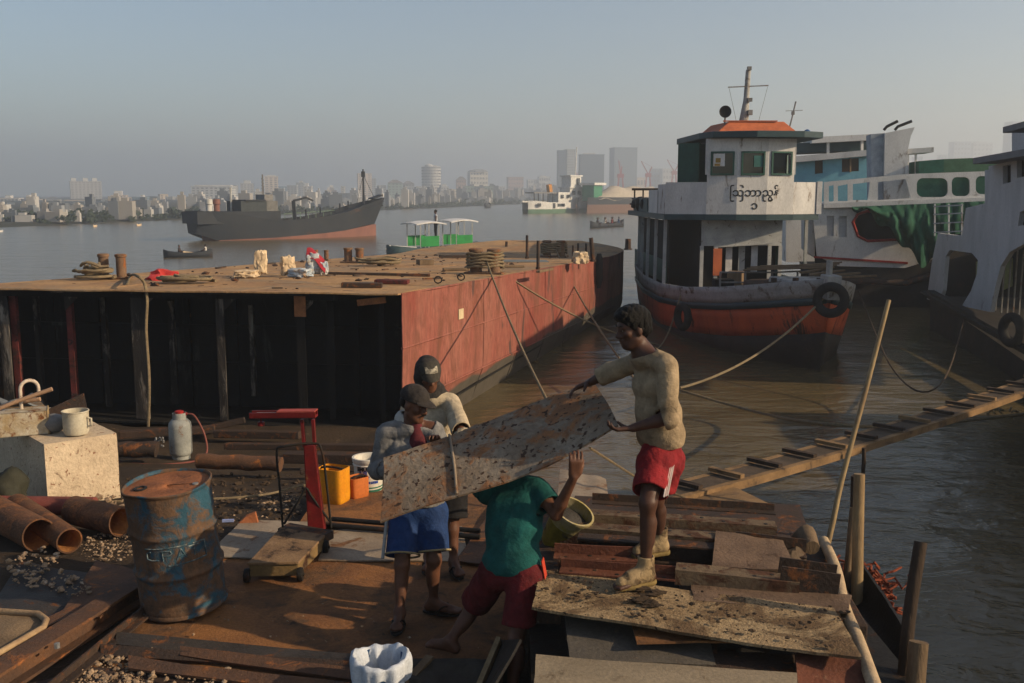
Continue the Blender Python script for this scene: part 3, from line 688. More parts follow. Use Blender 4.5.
mb.sheet(lambda u, v: p + Vector((-0.1 + 0.34 * u, 0.05 - 0.15 * v, 0.10 - 0.30 * u * u + 0.02 * math.sin(9 * u + 4 * v) - 0.16 * v * v)), 8, 6, 0.012)
tag(mb.build('cloth', m_cloth_red, None, smooth=60), 'maroon cloth thrown over the standing white sack', 'cloth')
m_redbag = mat('red_plastic', (0.62, 0.06, 0.05), rough=0.5, bump=0.3, bscale=20)
p = on_deck(163, 280); mb = MB(); mb.blob(p + Vector((0, 0, 0.05)), (0.26, 0.16, 0.10), 3, 1.3, 11); tag(mb.build('plastic_bag', m_redbag, None, smooth=40), 'crumpled bright red plastic bag on the barge edge', 'bag')
def rope_heap(px, py, r_, h, turns, label, seed):
    p = on_deck(px, py); rr = random.Random(seed); pts = []
    for i in range(turns * 14):
        a = i / 14 * 2 * math.pi; q = r_ * (0.55 + 0.45 * math.sin(i * 0.11 + seed)) * rr.uniform(0.9, 1.1)
        pts.append(p + Vector((q * math.cos(a) * 1.6, q * math.sin(a), 0.03 + h * i / (turns * 14) * rr.uniform(0.7, 1.1))))
    mb = MB(); mb.tube(pts, 0.025, 6); tag(mb.build('rope_coil', m_rope, None, smooth=60), label, 'rope', 'coils of rope on the barge')
rope_heap(95, 280, 0.22, 0.26, 8, 'rope coil heaped against the left bollard of the barge', 1)
rope_heap(185, 283.5, 0.30, 0.10, 7, 'flat rope coil by the red plastic bag', 2)
rope_heap(380, 266, 0.34, 0.16, 7, 'low heap of dark rope past the squat bollard', 4)
# bits of planking and scrap on the deck
def deck_bar(px, py, L_, w, h, rz, m_, label, name='plank'):
    p = on_deck(px, py); mb = MB(); mb.box(p + Vector((0, 0, h / 2)), (L_, w, h), rot=(0.02, 0.015, rz))
    tag(mb.build(name, m_, None, bevel=0.006), label, 'plank' if name == 'plank' else 'scrap', 'loose scrap on the barge deck')
deck_bar(362, 288, 0.62, 0.14, 0.07, 0.02, m_rustdark, 'dark steel bar at the near right corner of the barge deck', 'scrap_bar')
deck_bar(392, 284, 0.55, 0.2, 0.06, -0.08, m_redframe, 'dull red scrap bar beside the barge corner', 'scrap_bar')
deck_bar(372, 276, 2.2, 0.05, 0.05, -0.06, m_rustdark, 'long thin pipe lying across the barge deck', 'scrap_bar')
deck_bar(456, 271, 0.55, 0.14, 0.05, 0.25, m_wood, 'pale short board in the middle of the barge deck')
deck_bar(500, 268, 1.1, 0.10, 0.05, 0.2, m_wood, 'board leaning toward the rope-wrapped bollard')
deck_bar(523, 262, 1.3, 0.5, 0.03, 0.1, mat('grey_board', (0.17, 0.19, 0.2)), 'grey flat sheet between the posts on the barge')
deck_bar(425, 265, 0.35, 0.3, 0.12, 0.4, m_wood, 'small wooden crate piece near the middle of the barge deck')
deck_bar(470, 258, 1.8, 0.16, 0.07, 0.25, m_rustdark, 'dark rail on the far side of the barge deck', 'scrap_bar')
deck_bar(545, 272, 1.0, 0.08, 0.05, 1.25, m_wood, 'narrow board lying along the barge side')
for i, (px, py) in enumerate(((438, 284), (461, 281))):
    p = on_deck(px, py); mb = MB(); mb.tube([p + Vector((0.06 * math.cos(a), 0.02, 0.055 + 0.055 * math.sin(a))) for a in [k * math.pi / 6 for k in range(12)]], 0.012, 6, closed=True)
    tag(mb.build('lashing_ring', m_black, None, smooth=60), ('black lashing ring nearer the cut corner of the barge', 'black lashing ring nearer the wrapped bollard')[i], 'ring')
# rope hanging over the cut edge, with a loop
pts = spline([on_deck(127, 285), on_deck(131, 279) + Vector((0, 0, 0.05)), D(137, 276, 14.8), D(144, 283, 14.6), D(147, 300, 14.5), D(146, 330, 14.5), D(149, 380, 14.45), D(148, 430, 14.4)], 6)
mb = MB(); mb.tube(pts, 0.022, 6); tag(mb.build('rope', m_rope, None, smooth=60), 'rope looped over the cut edge and hanging down the barge front', 'rope')

# mooring ropes ------------------------------------------------------------------
def rope(a, b, sag, r_, label, m_=None, n=26):
    mb = MB(); mb.tube(catenary(a, b, sag, n), r_, 6); return tag(mb.build('mooring_rope', m_ or m_rope, None, smooth=60), label, 'rope')
rope(D(487, 262, bp1.y - 0.15), G(553, 412, 0.25), 0.12, 0.020, 'pale taut rope from the wrapped bollard down behind the carried plate')
rope(D(490, 264, bp1.y - 0.15), G(660, 345, WATER + 0.02) , 0.25, 0.020, 'brown rope from the wrapped bollard sagging into the water')
rope(D(556, 250, bp2.y - 0.15), G(655, 405, -0.5), 0.25, 0.022, 'rope from the bow bollard running behind the man in boots')

r = random.Random(12); mb = MB()
for k in range(150):
    t = r.uniform(0.3, 17) ; p = BP(t, r.uniform(0.3, BW - 0.3), 0.014); s = 0.012 + 0.05 * r.random() ** 3
    if r.random() < 0.35: mb.box(p + Vector((0, 0, s * 0.3)), (s * r.uniform(3, 9), s, s * 0.5), rot=(0, 0, r.uniform(0, 3.1)))
    else: mb.blob(p, (s * 1.4, s, s * 0.7), 1, 0.7, k)
tag(mb.build('debris', m_rustdark, None), 'flakes and offcuts of rust strewn over the barge deck', kind='stuff')
# ================================================================== ships moored on the right
m_hullo = mat('orange_hull_paint', (0.52, 0.10, 0.03), (0.40, 0.075, 0.026), 1.2, rough=0.6, rust=(0.10, 0.045, 0.03), rust_amt=0.25, rust_scale=2.5, stretch=(1, 1, 0.4), bump=0.2)
m_hullw = mat('scuffed_white_hull', (0.33, 0.33, 0.32), (0.24, 0.24, 0.23), 1.2, rough=0.65, rust=(0.13, 0.09, 0.065), rust_amt=0.30, rust_scale=2.2, bump=0.25, bscale=20)
m_hullb = mat('black_bottom_paint', (0.022, 0.020, 0.019), (0.04, 0.034, 0.03), 1.5, rough=0.7, rust=(0.07, 0.05, 0.038), rust_amt=0.25, rust_scale=3, bump=0.3)
m_navy = mat('dark_teal_trim', (0.022, 0.045, 0.055), (0.03, 0.06, 0.07), 3, rough=0.5, bump=0.05)
m_panel = mat('bridge_grey_white', (0.56, 0.56, 0.55), (0.44, 0.44, 0.44), 1.6, rough=0.6, rust=(0.26, 0.21, 0.17), rust_amt=0.20, rust_scale=3, stretch=(1, 1, 0.3), bump=0.12)
m_green = mat('dark_green_paint', (0.025, 0.085, 0.065), (0.018, 0.06, 0.05), 3, rough=0.55, bump=0.05)
m_tarp = mat('orange_tarp', (0.46, 0.13, 0.05), (0.36, 0.10, 0.045), 3, rough=0.7, bump=0.15, bscale=8)
m_glass = mat('dark_window_glass', (0.008, 0.012, 0.013), rough=0.08, bump=0, spec=0.6, fine=0)
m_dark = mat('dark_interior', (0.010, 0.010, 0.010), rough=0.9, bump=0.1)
m_tyre = mat('old_tyre', (0.014, 0.014, 0.015), (0.025, 0.024, 0.023), 6, rough=0.85, bump=0.5, bscale=60)
m_metalg = mat('dull_grey_metal', (0.20, 0.20, 0.20), (0.13, 0.13, 0.13), 4, rough=0.5, rust=RUST, rust_amt=0.2, bump=0.15)

def strip(poly, z0, z1, th=0.05, mb=None):
    """upright panels along a plan polyline"""
    mb = mb or MB()
    for a, b in zip(poly[:-1], poly[1:]):
        a, b = Vector((a[0], a[1], 0)), Vector((b[0], b[1], 0)); d = (b - a).normalized(); n = Vector((-d.y, d.x, 0)) * th
        mb.prism([a + Vector((0, 0, z0)), b + Vector((0, 0, z0)), b + Vector((0, 0, z1)), a + Vector((0, 0, z1))], n)
    return mb
def tyre(c, r, axis, label, grp='tyre fenders'):
    q = Vector(axis).normalized().to_track_quat('Z', 'Y').to_matrix().to_4x4(); q.translation = Vector(c)
    mb = MB(); pr = [(r * (0.74 + 0.26 * math.cos(a)), r * 0.27 * math.sin(a)) for a in [k * 2 * math.pi / 14 for k in range(15)]]
    mb.lathe(pr, 28, q)
    return tag(mb.build('tyre', m_tyre, None, smooth=60), label, 'tyre', grp)

# ---------------------------------------------------------------- the ferry with the orange roof
BOW = Vector((6.62, 20.5, 0)); AFT = Vector((-0.02, 1, 0)).normalized(); RT = Vector((1, 0.02, 0)).normalized()
def SP(s, x, z): return BOW + AFT * s + RT * x + Vector((0, 0, z))
ship = thing('river_ferry', 'old white river ferry with orange hull band and orange wheelhouse roof', 'ferry', SP(7, 0, WATER))
ST = [0, 0.35, 0.9, 1.8, 3.2, 5.2, 8, 11, 14, 15.8]
BD = [0.04, 0.34, 0.68, 1.14, 1.66, 2.06, 2.25, 2.25, 2.1, 1.6]
BWL = [0.0, 0.06, 0.22, 0.6, 1.15, 1.75, 2.12, 2.12, 1.85, 1.1]
ZT = [1.16, 1.08, 1.0, 0.86, 0.68, 0.50, 0.36, 0.34, 0.45, 0.6]
def hull_strake(f0, f1, name, m_, out=0.0, nf=3):
    mb = MB(); k = len(ST)
    for sd in (-1, 1):
        rows = []
        for i in range(k):
            row = []
            for j in range(nf + 1):
                d = f0 + (f1 - f0) * j / nf            # metres below the bulwark top
                zz = ZT[i] - d; f = max(0, min(1, (ZT[i] - zz) / (ZT[i] + 1.4)))
                b = BD[i] + (BWL[i] - BD[i]) * f ** 1.15 + out
                s_ = ST[i] + 0.75 * f * max(0, 1 - ST[i] / 3.5)
                row.append(SP(s_, sd * b, zz))
            rows.append(row)
        vs_ = [p for r_ in rows for p in r_]; w = nf + 1
        fs_ = []
        for i in range(k - 1):
            for j in range(nf):
                q = (i * w + j, (i + 1) * w + j, (i + 1) * w + j + 1, i * w + j + 1)
                fs_.append(q if sd < 0 else q[::-1])
        mb.mesh(vs_, fs_)
    # close the transom
    o = mb.build(name, m_, ship, smooth=35)
    sm = o.modifiers.new('thick', 'SOLIDIFY'); sm.thickness = 0.04; sm.offset = -1
    return o
hull_strake(0.0, 0.40, 'bulwark', m_hullw)
hull_strake(0.40, 0.55, 'rubbing_strake', m_navy, 0.035, 1)
hull_strake(0.55, 1.18, 'hull_band', m_hullo)
hull_strake(1.18, 3.0, 'hull_bottom', m_hullb, 0, 5)
mb = MB(); mb.sheet(lambda u, v: SP(15.8, -1.6 + 3.2 * u, 0.6 - 2.6 * v), 2, 2, 0.04); mb.build('transom', m_hullb, ship)
mb = MB()
for i in range(len(ST) - 1):
    a0, a1 = ST[i] + 0.1, ST[i + 1] + 0.1
    mb.mesh([SP(a0, -BD[i] + 0.05, ZT[i] - 0.42), SP(a0, BD[i] - 0.05, ZT[i] - 0.42), SP(a1, BD[i + 1] - 0.05, ZT[i + 1] - 0.42), SP(a1, -BD[i + 1] + 0.05, ZT[i + 1] - 0.42)], [(0, 1, 2, 3)])
mb.build('foredeck', m_wood, ship)
mb = MB(); mb.box(SP(0.12, 0, 0.96), (0.3, 0.5, 0.5)); mb.tube([SP(0.25, 0, 1.0), SP(0.25, 0, 1.5)], 0.07, 8); mb.build('stem_post', m_hullw, ship, bevel=0.02)
# upper deck slab with dark fascia and the faceted front
UD = 2.33
plan_f = [(-2.22, 8.7), (-2.2, 7.55), (-1.18, 6.95), (-0.40, 6.74), (0.42, 6.74), (1.2, 6.95), (2.02, 7.35), (2.12, 8.6)]
def PL(x, s): p = SP(s, x, 0); return (p.x, p.y)
mb = MB(); poly = [(-2.25, 14.8)] + [(x * 1.01, s - 0.02) for x, s in plan_f] + [(2.2, 14.8)]
mb.prism([SP(s, x, UD - 0.16) for x, s in poly], (0, 0, 0.15)); mb.build('upper_deck', m_navy, ship)
FR = [PL(x, s) for x, s in plan_f]
# front panels: left wing, three window bays, right wing
tops = [3.15, 3.20, None, None, None, 3.20, 3.15]
def seg(i, z0, z1, th, name, m_, parent=ship, out=0.0):
    a, b = plan_f[i], plan_f[i + 1]
    mb = strip([PL(*a), PL(*b)], z0, z1, -th); return mb.build(name, m_, parent)
for i in range(7):
    if tops[i] is not None: seg(i, UD, tops[i], -0.05, 'wing_panel', m_panel)
    else: seg(i, UD, 3.38, -0.06, 'front_panel', m_panel)
a, b = plan_f[6], plan_f[7]
m_paintw = mat('clean_white_paint', (0.66, 0.66, 0.66), rough=0.5, bump=0.05)
mb = MB(); mb.bar(SP(7.33, 2.03, UD), SP(7.33, 2.03, 3.22), 0.14, 0.10); mb.build('wing_lit_edge', m_paintw, ship)  # sunlit wing edge put into a post of brighter white
# windows: header, mullions, frame, pane
for i in (2, 3, 4):
    A, B_ = Vector((*PL(*plan_f[i]), 0)), Vector((*PL(*plan_f[i + 1]), 0))
    seg(i, 4.02, 4.36, -0.06, 'header_panel', m_panel)
    dv = (B_ - A); L_ = dv.length; dv.normalize(); nrm = Vector((dv.y, -dv.x, 0))
    for e, w_ in ((A, 0.09), (B_, -0.09)):
        mb = strip([(e.x, e.y), ((e + dv * w_).x, (e + dv * w_).y)] if w_ > 0 else [((e + dv * w_).x, (e + dv * w_).y), (e.x, e.y)], 3.38, 4.02, 0.06); mb.build('mullion', m_panel, ship)
for i in (2, 3, 4):
    A, B_ = Vector((*PL(*plan_f[i]), 0)), Vector((*PL(*plan_f[i + 1]), 0)); dv = (B_ - A).normalized(); nrm = Vector((dv.y, -dv.x, 0))
    a, b = A + dv * 0.09 + nrm * 0.012, B_ - dv * 0.09 + nrm * 0.012; z0, z1 = Vector((0, 0, 3.385)), Vector((0, 0, 4.015))
    mb = MB(); q = Vector((0, 0, 0.022)); h = dv * 0.022
    mb.bar(a + z0 + q, b + z0 + q, 0.06, 0.045); mb.bar(a + z1 - q, b + z1 - q, 0.06, 0.045)
    mb.bar(a + h + z0 + q * 2, a + h + z1 - q * 2, 0.045, 0.06, up=nrm); mb.bar(b - h + z0 + q * 2, b - h + z1 - q * 2, 0.045, 0.06, up=nrm)
    win = mb.build('window', m_green, ship)
    mb = MB(); mb.prism([a + h * 2 + z0 - nrm * 0.04, b - h * 2 + z0 - nrm * 0.04, b - h * 2 + z1 - nrm * 0.04, a + h * 2 + z1 - nrm * 0.04], -nrm * 0.008); mb.build('pane', m_glass, win)
    c_ = (a + b) / 2
    if i == 2:
        mb = MB(); o_ = a + dv * 0.07 + nrm * 0.002 + Vector((0, 0, 3.62)); mb.prism([o_, o_ + dv * 0.30, o_ + dv * 0.30 + Vector((0, 0, 0.34)), o_ + Vector((0, 0, 0.34))], nrm * 0.004)
        sign = mb.build('paper_notice', m_paintw, win)
        mb = MB(); o_ += nrm * 0.008 + dv * 0.03 + Vector((0, 0, 0.01)); mb.prism([o_, o_ + dv * 0.15, o_ + dv * 0.15 + Vector((0, 0, 0.06)), o_ + Vector((0, 0, 0.06))], nrm * 0.003)
        o_ += Vector((0, 0, 0.09)) ; mb.prism([o_ + dv * 0.03, o_ + dv * 0.16, o_ + dv * 0.16 + Vector((0, 0, 0.12)), o_ + dv * 0.03 + Vector((0, 0, 0.12))], nrm * 0.003)
        mb.build('notice_print', mat('notice_ochre', (0.35, 0.22, 0.04), bump=0), win)
    if i == 3:
        mb = MB(); o_ = c_ + dv * 0.02 + Vector((0, 0, 3.6)); mb.prism([o_, o_ + dv * 0.24, o_ + dv * 0.24 + Vector((0, 0, 0.30)), o_ + Vector((0, 0, 0.30))], nrm * 0.004); mb.build('curtain', mat('teal_curtain', (0.05, 0.16, 0.15), bump=0), win)
    if i == 4:
        mb = MB(); o_ = c_ + dv * 0.16 + Vector((0, 0, 3.42)); mb.prism([o_, o_ + dv * 0.05, o_ + dv * 0.03 + Vector((0, 0, 0.5)), o_ + Vector((0, 0, 0.5))], nrm * 0.004); mb.build('curtain', mat('pale_curtain', (0.2, 0.28, 0.26), bump=0), win)
# wheelhouse sides, back, roof
for sx in (-1, 1):
    x = 1.18 * sx if sx < 0 else 1.2
    mb = MB(); mb.bar(SP(7.0, x, 3.4), SP(7.0, x, 4.36), 0.08, 0.08); mb.bar(SP(9.6, x, 2.35), SP(9.6, x, 4.36), 0.08, 0.08); mb.build('corner_post', m_panel, ship)
    mb = strip([PL(x - 0.02 * sx, 7.05), PL(x - 0.02 * sx, 9.6)], UD, 3.2, 0.04); mb.build('side_panel', m_green, ship)
    mb = strip([PL(x - 0.02 * sx, 8.0), PL(x - 0.02 * sx, 9.6)], 3.2, 4.3, 0.04); mb.build('side_panel', m_green, ship)
mb = strip([PL(-1.2, 9.6), PL(1.2, 9.6)], UD, 4.36, 0.05); mb.build('back_panel', m_green, ship)
mb = strip([PL(-2.2, 8.6), PL(-2.2, 10.2)], UD, 3.0, 0.05); mb.build('wing_panel', m_panel, ship)
mb = strip([PL(-1.72, 8.4), PL(-1.22, 7.9)], 3.2, 4.3, 0.04); mb.build('side_screen', m_green, ship)
mb = MB(); rp = [(-1.40, 10.4), (-1.32, 7.5), (-1.1, 6.7), (0, 6.35), (1.3, 6.5), (1.95, 6.95), (2.1, 10.4)]
mb.prism([SP(s, x, 4.37) for x, s in rp], (0, 0, 0.17)); mb.build('wheelhouse_roof', m_navy, ship, bevel=0.015)
mb = MB(); lo = [(-0.95, 9.6), (-0.88, 7.25), (1.35, 7.25), (1.4, 9.6)]; hi = [(-0.62, 9.3), (-0.46, 7.65), (1.08, 7.65), (1.1, 9.3)]
mb.mesh([SP(s, x, 4.545) for x, s in lo] + [SP(s, x, 4.86) for x, s in hi], [(3, 2, 1, 0), (4, 5, 6, 7), (0, 1, 5, 4), (1, 2, 6, 5), (2, 3, 7, 6), (3, 0, 4, 7)])
roof = mb.build('roof_tarp', m_tarp, ship, bevel=0.03)
mb = MB(); mb.box(SP(7.62, 0.12, 4.875), (1.5, 0.06, 0.03)); mb.build('tarp_lashing', m_tarp, roof)
mast = MB().tube([SP(8.3, 0.10, 4.8), SP(8.3, 0.16, 5.5), SP(8.3, 0.19, 6.33)], [0.15, 0.085, 0.07], 10).build('mast', m_hullw, ship, smooth=50)
mb = MB(); mb.bar(SP(8.25, -0.38, 5.85), SP(8.25, 0.76, 5.90), 0.03, 0.03); mb.build('yard', m_metalg, mast)
mb = MB(); mb.box(SP(8.18, 0.23, 5.5), (0.12, 0.12, 0.10)); mb.box(SP(8.18, 0.25, 5.15), (0.12, 0.12, 0.14)); mb.box(SP(8.2, 0.19, 6.36), (0.11, 0.11, 0.10)); mb.build('mast_lamp', m_metalg, mast)
for x in (-0.36, 0.74):
    mb = MB(); mb.tube([SP(8.25, x, 5.87), SP(8.2, 0.19 + (x - 0.19) * 0.55, 4.85)], 0.006, 4); mb.build('stay', m_metalg, mast)
sl = MB(); sl.tube([SP(7.7, -0.58, 4.6), SP(7.7, -0.56, 5.0)], 0.025, 6); slo = sl.build('searchlight', m_metalg, ship)
q = Vector((-0.25, -1, 0.05)).to_track_quat('Z', 'Y').to_matrix().to_4x4(); q.translation = SP(7.7, -0.56, 5.13)
mb = MB(); mb.lathe([(0.02, -0.14), (0.12, -0.10), (0.165, 0.0), (0.165, 0.06), (0.14, 0.05), (0.0, 0.01)], 20, q); mb.build('lamp_housing', m_black, slo, smooth=50)
mb = MB(); mb.tube([SP(9.2, 1.62, 4.54), SP(9.2, 1.74, 5.05), SP(9.2, 1.84, 5.55)], 0.022, 6); mb.bar(SP(9.2, 1.55, 5.28), SP(9.2, 2.05, 5.30), 0.015, 0.015); mb.box(SP(9.2, 1.77, 5.22), (0.08, 0.08, 0.1)); mb.build('antenna', m_metalg, ship)
mb = MB(); mb.blob(SP(8.6, 2.02, 4.60), (0.11, 0.11, 0.12), 2, 0); mb.build('blue_float', mat('blue_plastic', (0.02, 0.10, 0.28), rough=0.5, bump=0), ship, smooth=180)
# lower house under the upper deck
m_lowp = mat('lower_house_paint', (0.42, 0.43, 0.42), (0.30, 0.31, 0.31), 2, rough=0.7, rust=(0.12, 0.09, 0.07), rust_amt=0.2, bump=0.15)
mb = strip([PL(-1.2, 7.4), PL(1.05, 7.4)], 1.45, UD - 0.17, -0.05); mb.build('house_front', m_lowp, ship)
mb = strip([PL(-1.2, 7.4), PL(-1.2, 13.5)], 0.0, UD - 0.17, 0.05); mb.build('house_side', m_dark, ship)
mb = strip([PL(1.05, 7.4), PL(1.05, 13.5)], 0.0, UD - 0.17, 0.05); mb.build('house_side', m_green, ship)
for x in (-1.18, -0.78, 0.72, 1.02):
    mb = MB(); mb.bar(SP(7.37, x, 0.0), SP(7.37, x, 1.45), 0.10, 0.06); mb.build('door_post', m_lowp, ship)
mb = MB(); mb.bar(SP(7.36, -0.85, 1.42), SP(7.3, 0.75, 1.52), 0.04, 0.04); mb.build('door_lintel', m_lowp, ship)
mb = MB(); mb.bar(SP(7.33, -0.86, 1.0), SP(7.33, -0.62, 1.0), 0.03, 0.75); mb.build('door', m_tarp, ship)
for k, x in enumerate((-0.36, 0.0, 0.36)):
    mb = MB(); mb.bar(SP(7.6, x - 0.09, 1.1), SP(7.6, x + 0.09, 1.1), 0.03, 0.8); mb.build('house_panel', m_paintw if k != 1 else m_lowp, ship)
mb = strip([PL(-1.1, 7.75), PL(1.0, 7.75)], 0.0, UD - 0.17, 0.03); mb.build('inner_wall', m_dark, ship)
for (x, s) in ((-2.12, 8.0), (-2.15, 9.4), (-2.15, 10.9), (-2.1, 12.4), (-2.0, 13.8), (2.1, 8.5)):
    mb = MB(); mb.bar(SP(s, x, 0.2), SP(s, x * 0.99, UD - 0.17), 0.09, 0.07); mb.build('deck_post', m_lowp, ship)
mb = strip([PL(-1.85, 8.6), PL(-1.8, 15.2)], 0.1, 2.1, 0.03); mb.build('side_boarding', m_dark, ship)  # shade under the upper deck put into a near-black sheet
mb = strip([PL(-1.93, 8.6), PL(-1.9, 15.2)], 0.3, 0.95, 0.03); mb.build('side_boarding', m_green, ship)
# aft shelter
mb = MB(); mb.prism([SP(13, -2.1, 2.55), SP(13, 1.5, 2.75), SP(15.5, 1.5, 2.75), SP(15.5, -2.1, 2.5)], (0, 0, 0.06)); mb.build('aft_roof', mat('faded_red_roof', (0.20, 0.085, 0.06)), ship)
for x in [-2.0 + 0.3 * i for i in range(9)]:
    mb = MB(); mb.bar(SP(15, x, 2.5), SP(15, x, 3.05), 0.05, 0.05); mb.build('aft_stanchion', m_black, ship)
mb = MB(); mb.bar(SP(15, -2.1, 3.05), SP(15, 0.8, 3.05), 0.1, 0.08); mb.bar(SP(15, -2.1, 2.72), SP(15, 0.8, 2.72), 0.06, 0.05); mb.build('aft_rail', m_black, ship)
mb = strip([PL(-2.1, 11.2), PL(-2.05, 14.6)], 2.33, 2.75, 0.04); mb.build('aft_side_panel', m_navy, ship)
for k in range(5):
    mb = MB(); mb.blob(SP(12.3 + 0.5 * k, -2.0 + 0.1 * (k % 2), 2.55), (0.2, 0.25, 0.22), 2, 0.5, k); mb.build('bundle', m_rope if k % 2 else m_black, ship, smooth=60)
# railing and gear on the foredeck
mb = MB()
for z in (0.62, 0.88): mb.tube([SP(5.2, -1.15, z), SP(5.1, 0.2, z), SP(5.4, 1.5, z + 0.03)], 0.022, 6)
for x in (-1.15, -0.5, 0.2, 0.85, 1.5): mb.tube([SP(5.15, x, 0.05), SP(5.15, x, 0.9)], 0.025, 6)
mb.build('railing', m_metalg, ship, smooth=50)
for k, (s_, x_, w_, d_, h_, m_) in enumerate(((5.9, -0.9, 0.5, 0.5, 0.55, m_dark), (6.3, 0.3, 0.7, 0.4, 0.5, m_rustdark), (5.8, 1.3, 0.5, 0.6, 0.6, m_dark), (4.6, 1.0, 0.6, 0.4, 0.45, m_rustdark), (6.6, -0.4, 0.4, 0.4, 0.7, m_wood), (4.4, -1.1, 0.35, 0.5, 0.35, m_wood), (6.4, 1.6, 0.4, 0.4, 0.9, m_dark))):
    mb = MB(); mb.box(SP(s_, x_, 0.1 + h_ / 2), (w_, d_, h_), rot=(0, 0, 0.3 * k)); mb.build('deck_locker', m_, ship, bevel=0.02)
for x in (-1.2, -0.2, 0.9):
    mb = MB(); mb.tube([SP(2.2, x * 0.5, 0.4), SP(2.2, x * 0.5, 0.98)], 0.07, 8); mb.tube([SP(2.2, x * 0.5 - 0.16, 0.85), SP(2.2, x * 0.5 + 0.16, 0.85)], 0.045, 8); mb.build('bitts', m_rustdark, ship)
mb = MB(); mb.box(SP(3.3, 0.55, 0.62), (1.5, 1.4, 0.5), rot=(0, 0.02, 0.1)); mb.build('hatch', m_hullw, ship, bevel=0.06)
mb = MB(); mb.box(SP(4.2, -0.35, 0.40), (0.5, 0.5, 0.6)); mb.tube([SP(4.2, -0.75, 0.55), SP(4.2, 0.05, 0.55)], 0.22, 12); mb.build('winch', m_rustdark, ship, bevel=0.02)
# the ship's name, and a number below it, in dark letters on the front panels
def wall_s(x):
    for (xa, sa), (xb, sb) in zip(plan_f[:-1], plan_f[1:]):
        if xa <= x <= xb and xb > xa: return sa + (sb - sa) * (x - xa) / (xb - xa)
    return 7
def letters(body, size, x0, z0, m_, parent, bold=0.0):
    cu = bpy.data.curves.new('lettering', 'FONT'); cu.body = body; cu.size = size; cu.align_x = 'CENTER'; cu.offset = bold; cu.resolution_u = 4
    o = bpy.data.objects.new('tmp', cu); col.objects.link(o); dg = bpy.context.evaluated_depsgraph_get()
    me = bpy.data.meshes.new_from_object(o.evaluated_get(dg)); bpy.data.objects.remove(o)
    bm = bmesh.new(); bm.from_mesh(me); bmesh.ops.triangulate(bm, faces=bm.faces)
    ex = bmesh.ops.extrude_face_region(bm, geom=bm.faces[:])
    for v in ex['geom']:
        if isinstance(v, bmesh.types.BMVert): v.co.z += 0.006
    o0 = wloc(parent)
    for v in bm.verts:
        x, z, d = v.co.x + x0, v.co.y + z0, v.co.z
        v.co = SP(wall_s(x) - 0.004 - d, x, z) - o0
    bm.to_mesh(me); bm.free(); me.materials.clear(); me.materials.append(m_)
    ob = bpy.data.objects.new('lettering', me); col.objects.link(ob); ob.parent = parent; return ob
m_ink = mat('black_lettering', (0.02, 0.022, 0.025), bump=0, rough=0.6)
letters('\u1029\u1018\u102c\u100a\u103d\u1014\u103a', 0.30, 0.09, 2.82, m_ink, ship, 0.004)
letters('\u1041', 0.30, 0.09, 2.47, m_ink, ship, 0.004)
tyre(D(831, 300, 20.3), 0.37, (-0.55, -1, 0.1), 'black tyre hung on the bow of the orange-banded ferry')
tyre(SP(4.2, -2.28, -0.15), 0.36, (-1, -0.35, 0), 'tyre fender half hidden on the shaded side of the orange-banded ferry')
# loose timber on the foredeck
for k in range(7):
    a = SP(5.0 + 0.12 * k, -0.6 + 0.12 * k, 0.95 + 0.03 * (k % 3)); b = SP(4.6 + 0.1 * k, 1.6 + 0.1 * (k % 4), 1.05 + 0.035 * (k % 4))
    mb = MB(); mb.bar(a, b, 0.10, 0.035)
    tag(mb.build('plank', m_wood, None), ['grey plank lowest in the timber pile on the ferry foredeck', 'plank resting across the ferry rail, second from the wheelhouse', 'thin plank in the middle of the ferry timber pile', 'crooked plank on the ferry timber pile', 'plank sticking out to the right of the ferry timber pile', 'dark plank near the top of the ferry timber pile', 'topmost plank of the ferry timber pile'][k], 'plank', 'planks piled on the ferry foredeck')
for k in range(4):
    a = SP(2.6 + 0.5 * k, 0.9 - 0.1 * k, 0.95); mb = MB(); mb.bar(a, a + Vector((1.0, 0.3 * k, 0.05)), 0.08, 0.04)
    tag(mb.build('plank', m_wood, None), ['short board on the bow hatch', 'second short board on the bow hatch', 'third board on the bow hatch, toward the rail', 'board on the bow hatch closest to the rail'][k], 'plank', 'boards on the bow hatch')
mb = MB(); mb.tube(catenary(SP(0.6, 0.3, 1.0), G(680, 388, -0.4), 0.35), 0.024, 6); tag(mb.build('mooring_rope', m_rope, None, smooth=60), 'pale mooring rope from the ferry bow to the yard', 'rope')
mb = MB(); mb.tube(catenary(SP(5.0, -2.2, 0.3), G(655, 350, WATER), 0.3), 0.02, 6); tag(mb.build('mooring_rope', m_rope, None, smooth=60), 'thin rope hanging from the ferry side into the water', 'rope')

# ---------------------------------------------------------------- generic flat-side builder: outlines measured on an upright plane through two plan points
class Plane:
    def __init__(s, A, B): s.A, s.B = Vector((*A, 0)), Vector((*B, 0)); s.d = (s.B - s.A).normalized(); s.n = Vector((-s.d.y, s.d.x, 0))
    def P(s, px, py, off=0.0):
        r = ray(px, py); A = s.A + s.n * off
        k = ((A.x * s.n.x + A.y * s.n.y)) / (r.x * s.n.x + r.y * s.n.y)
        return Vector((0, 0, EYE)) + r * k
    def panel(s, pts, th, off=0.0, mb=None):
        mb = mb or MB(); mb.prism([s.P(x, y, off) for x, y in pts], s.n * th); return mb
def rrect(x0, y0, x1, y1, r, n=4):
    out = []
    for cx, cy, a0 in ((x1 - r, y0 + r, -90), (x1 - r, y1 - r, 0), (x0 + r, y1 - r, 90), (x0 + r, y0 + r, 180)):
        for k in range(n + 1):
            a = R(a0 + 90 * k / n); out.append((cx + r * math.cos(a), cy + r * math.sin(a)))
    return out
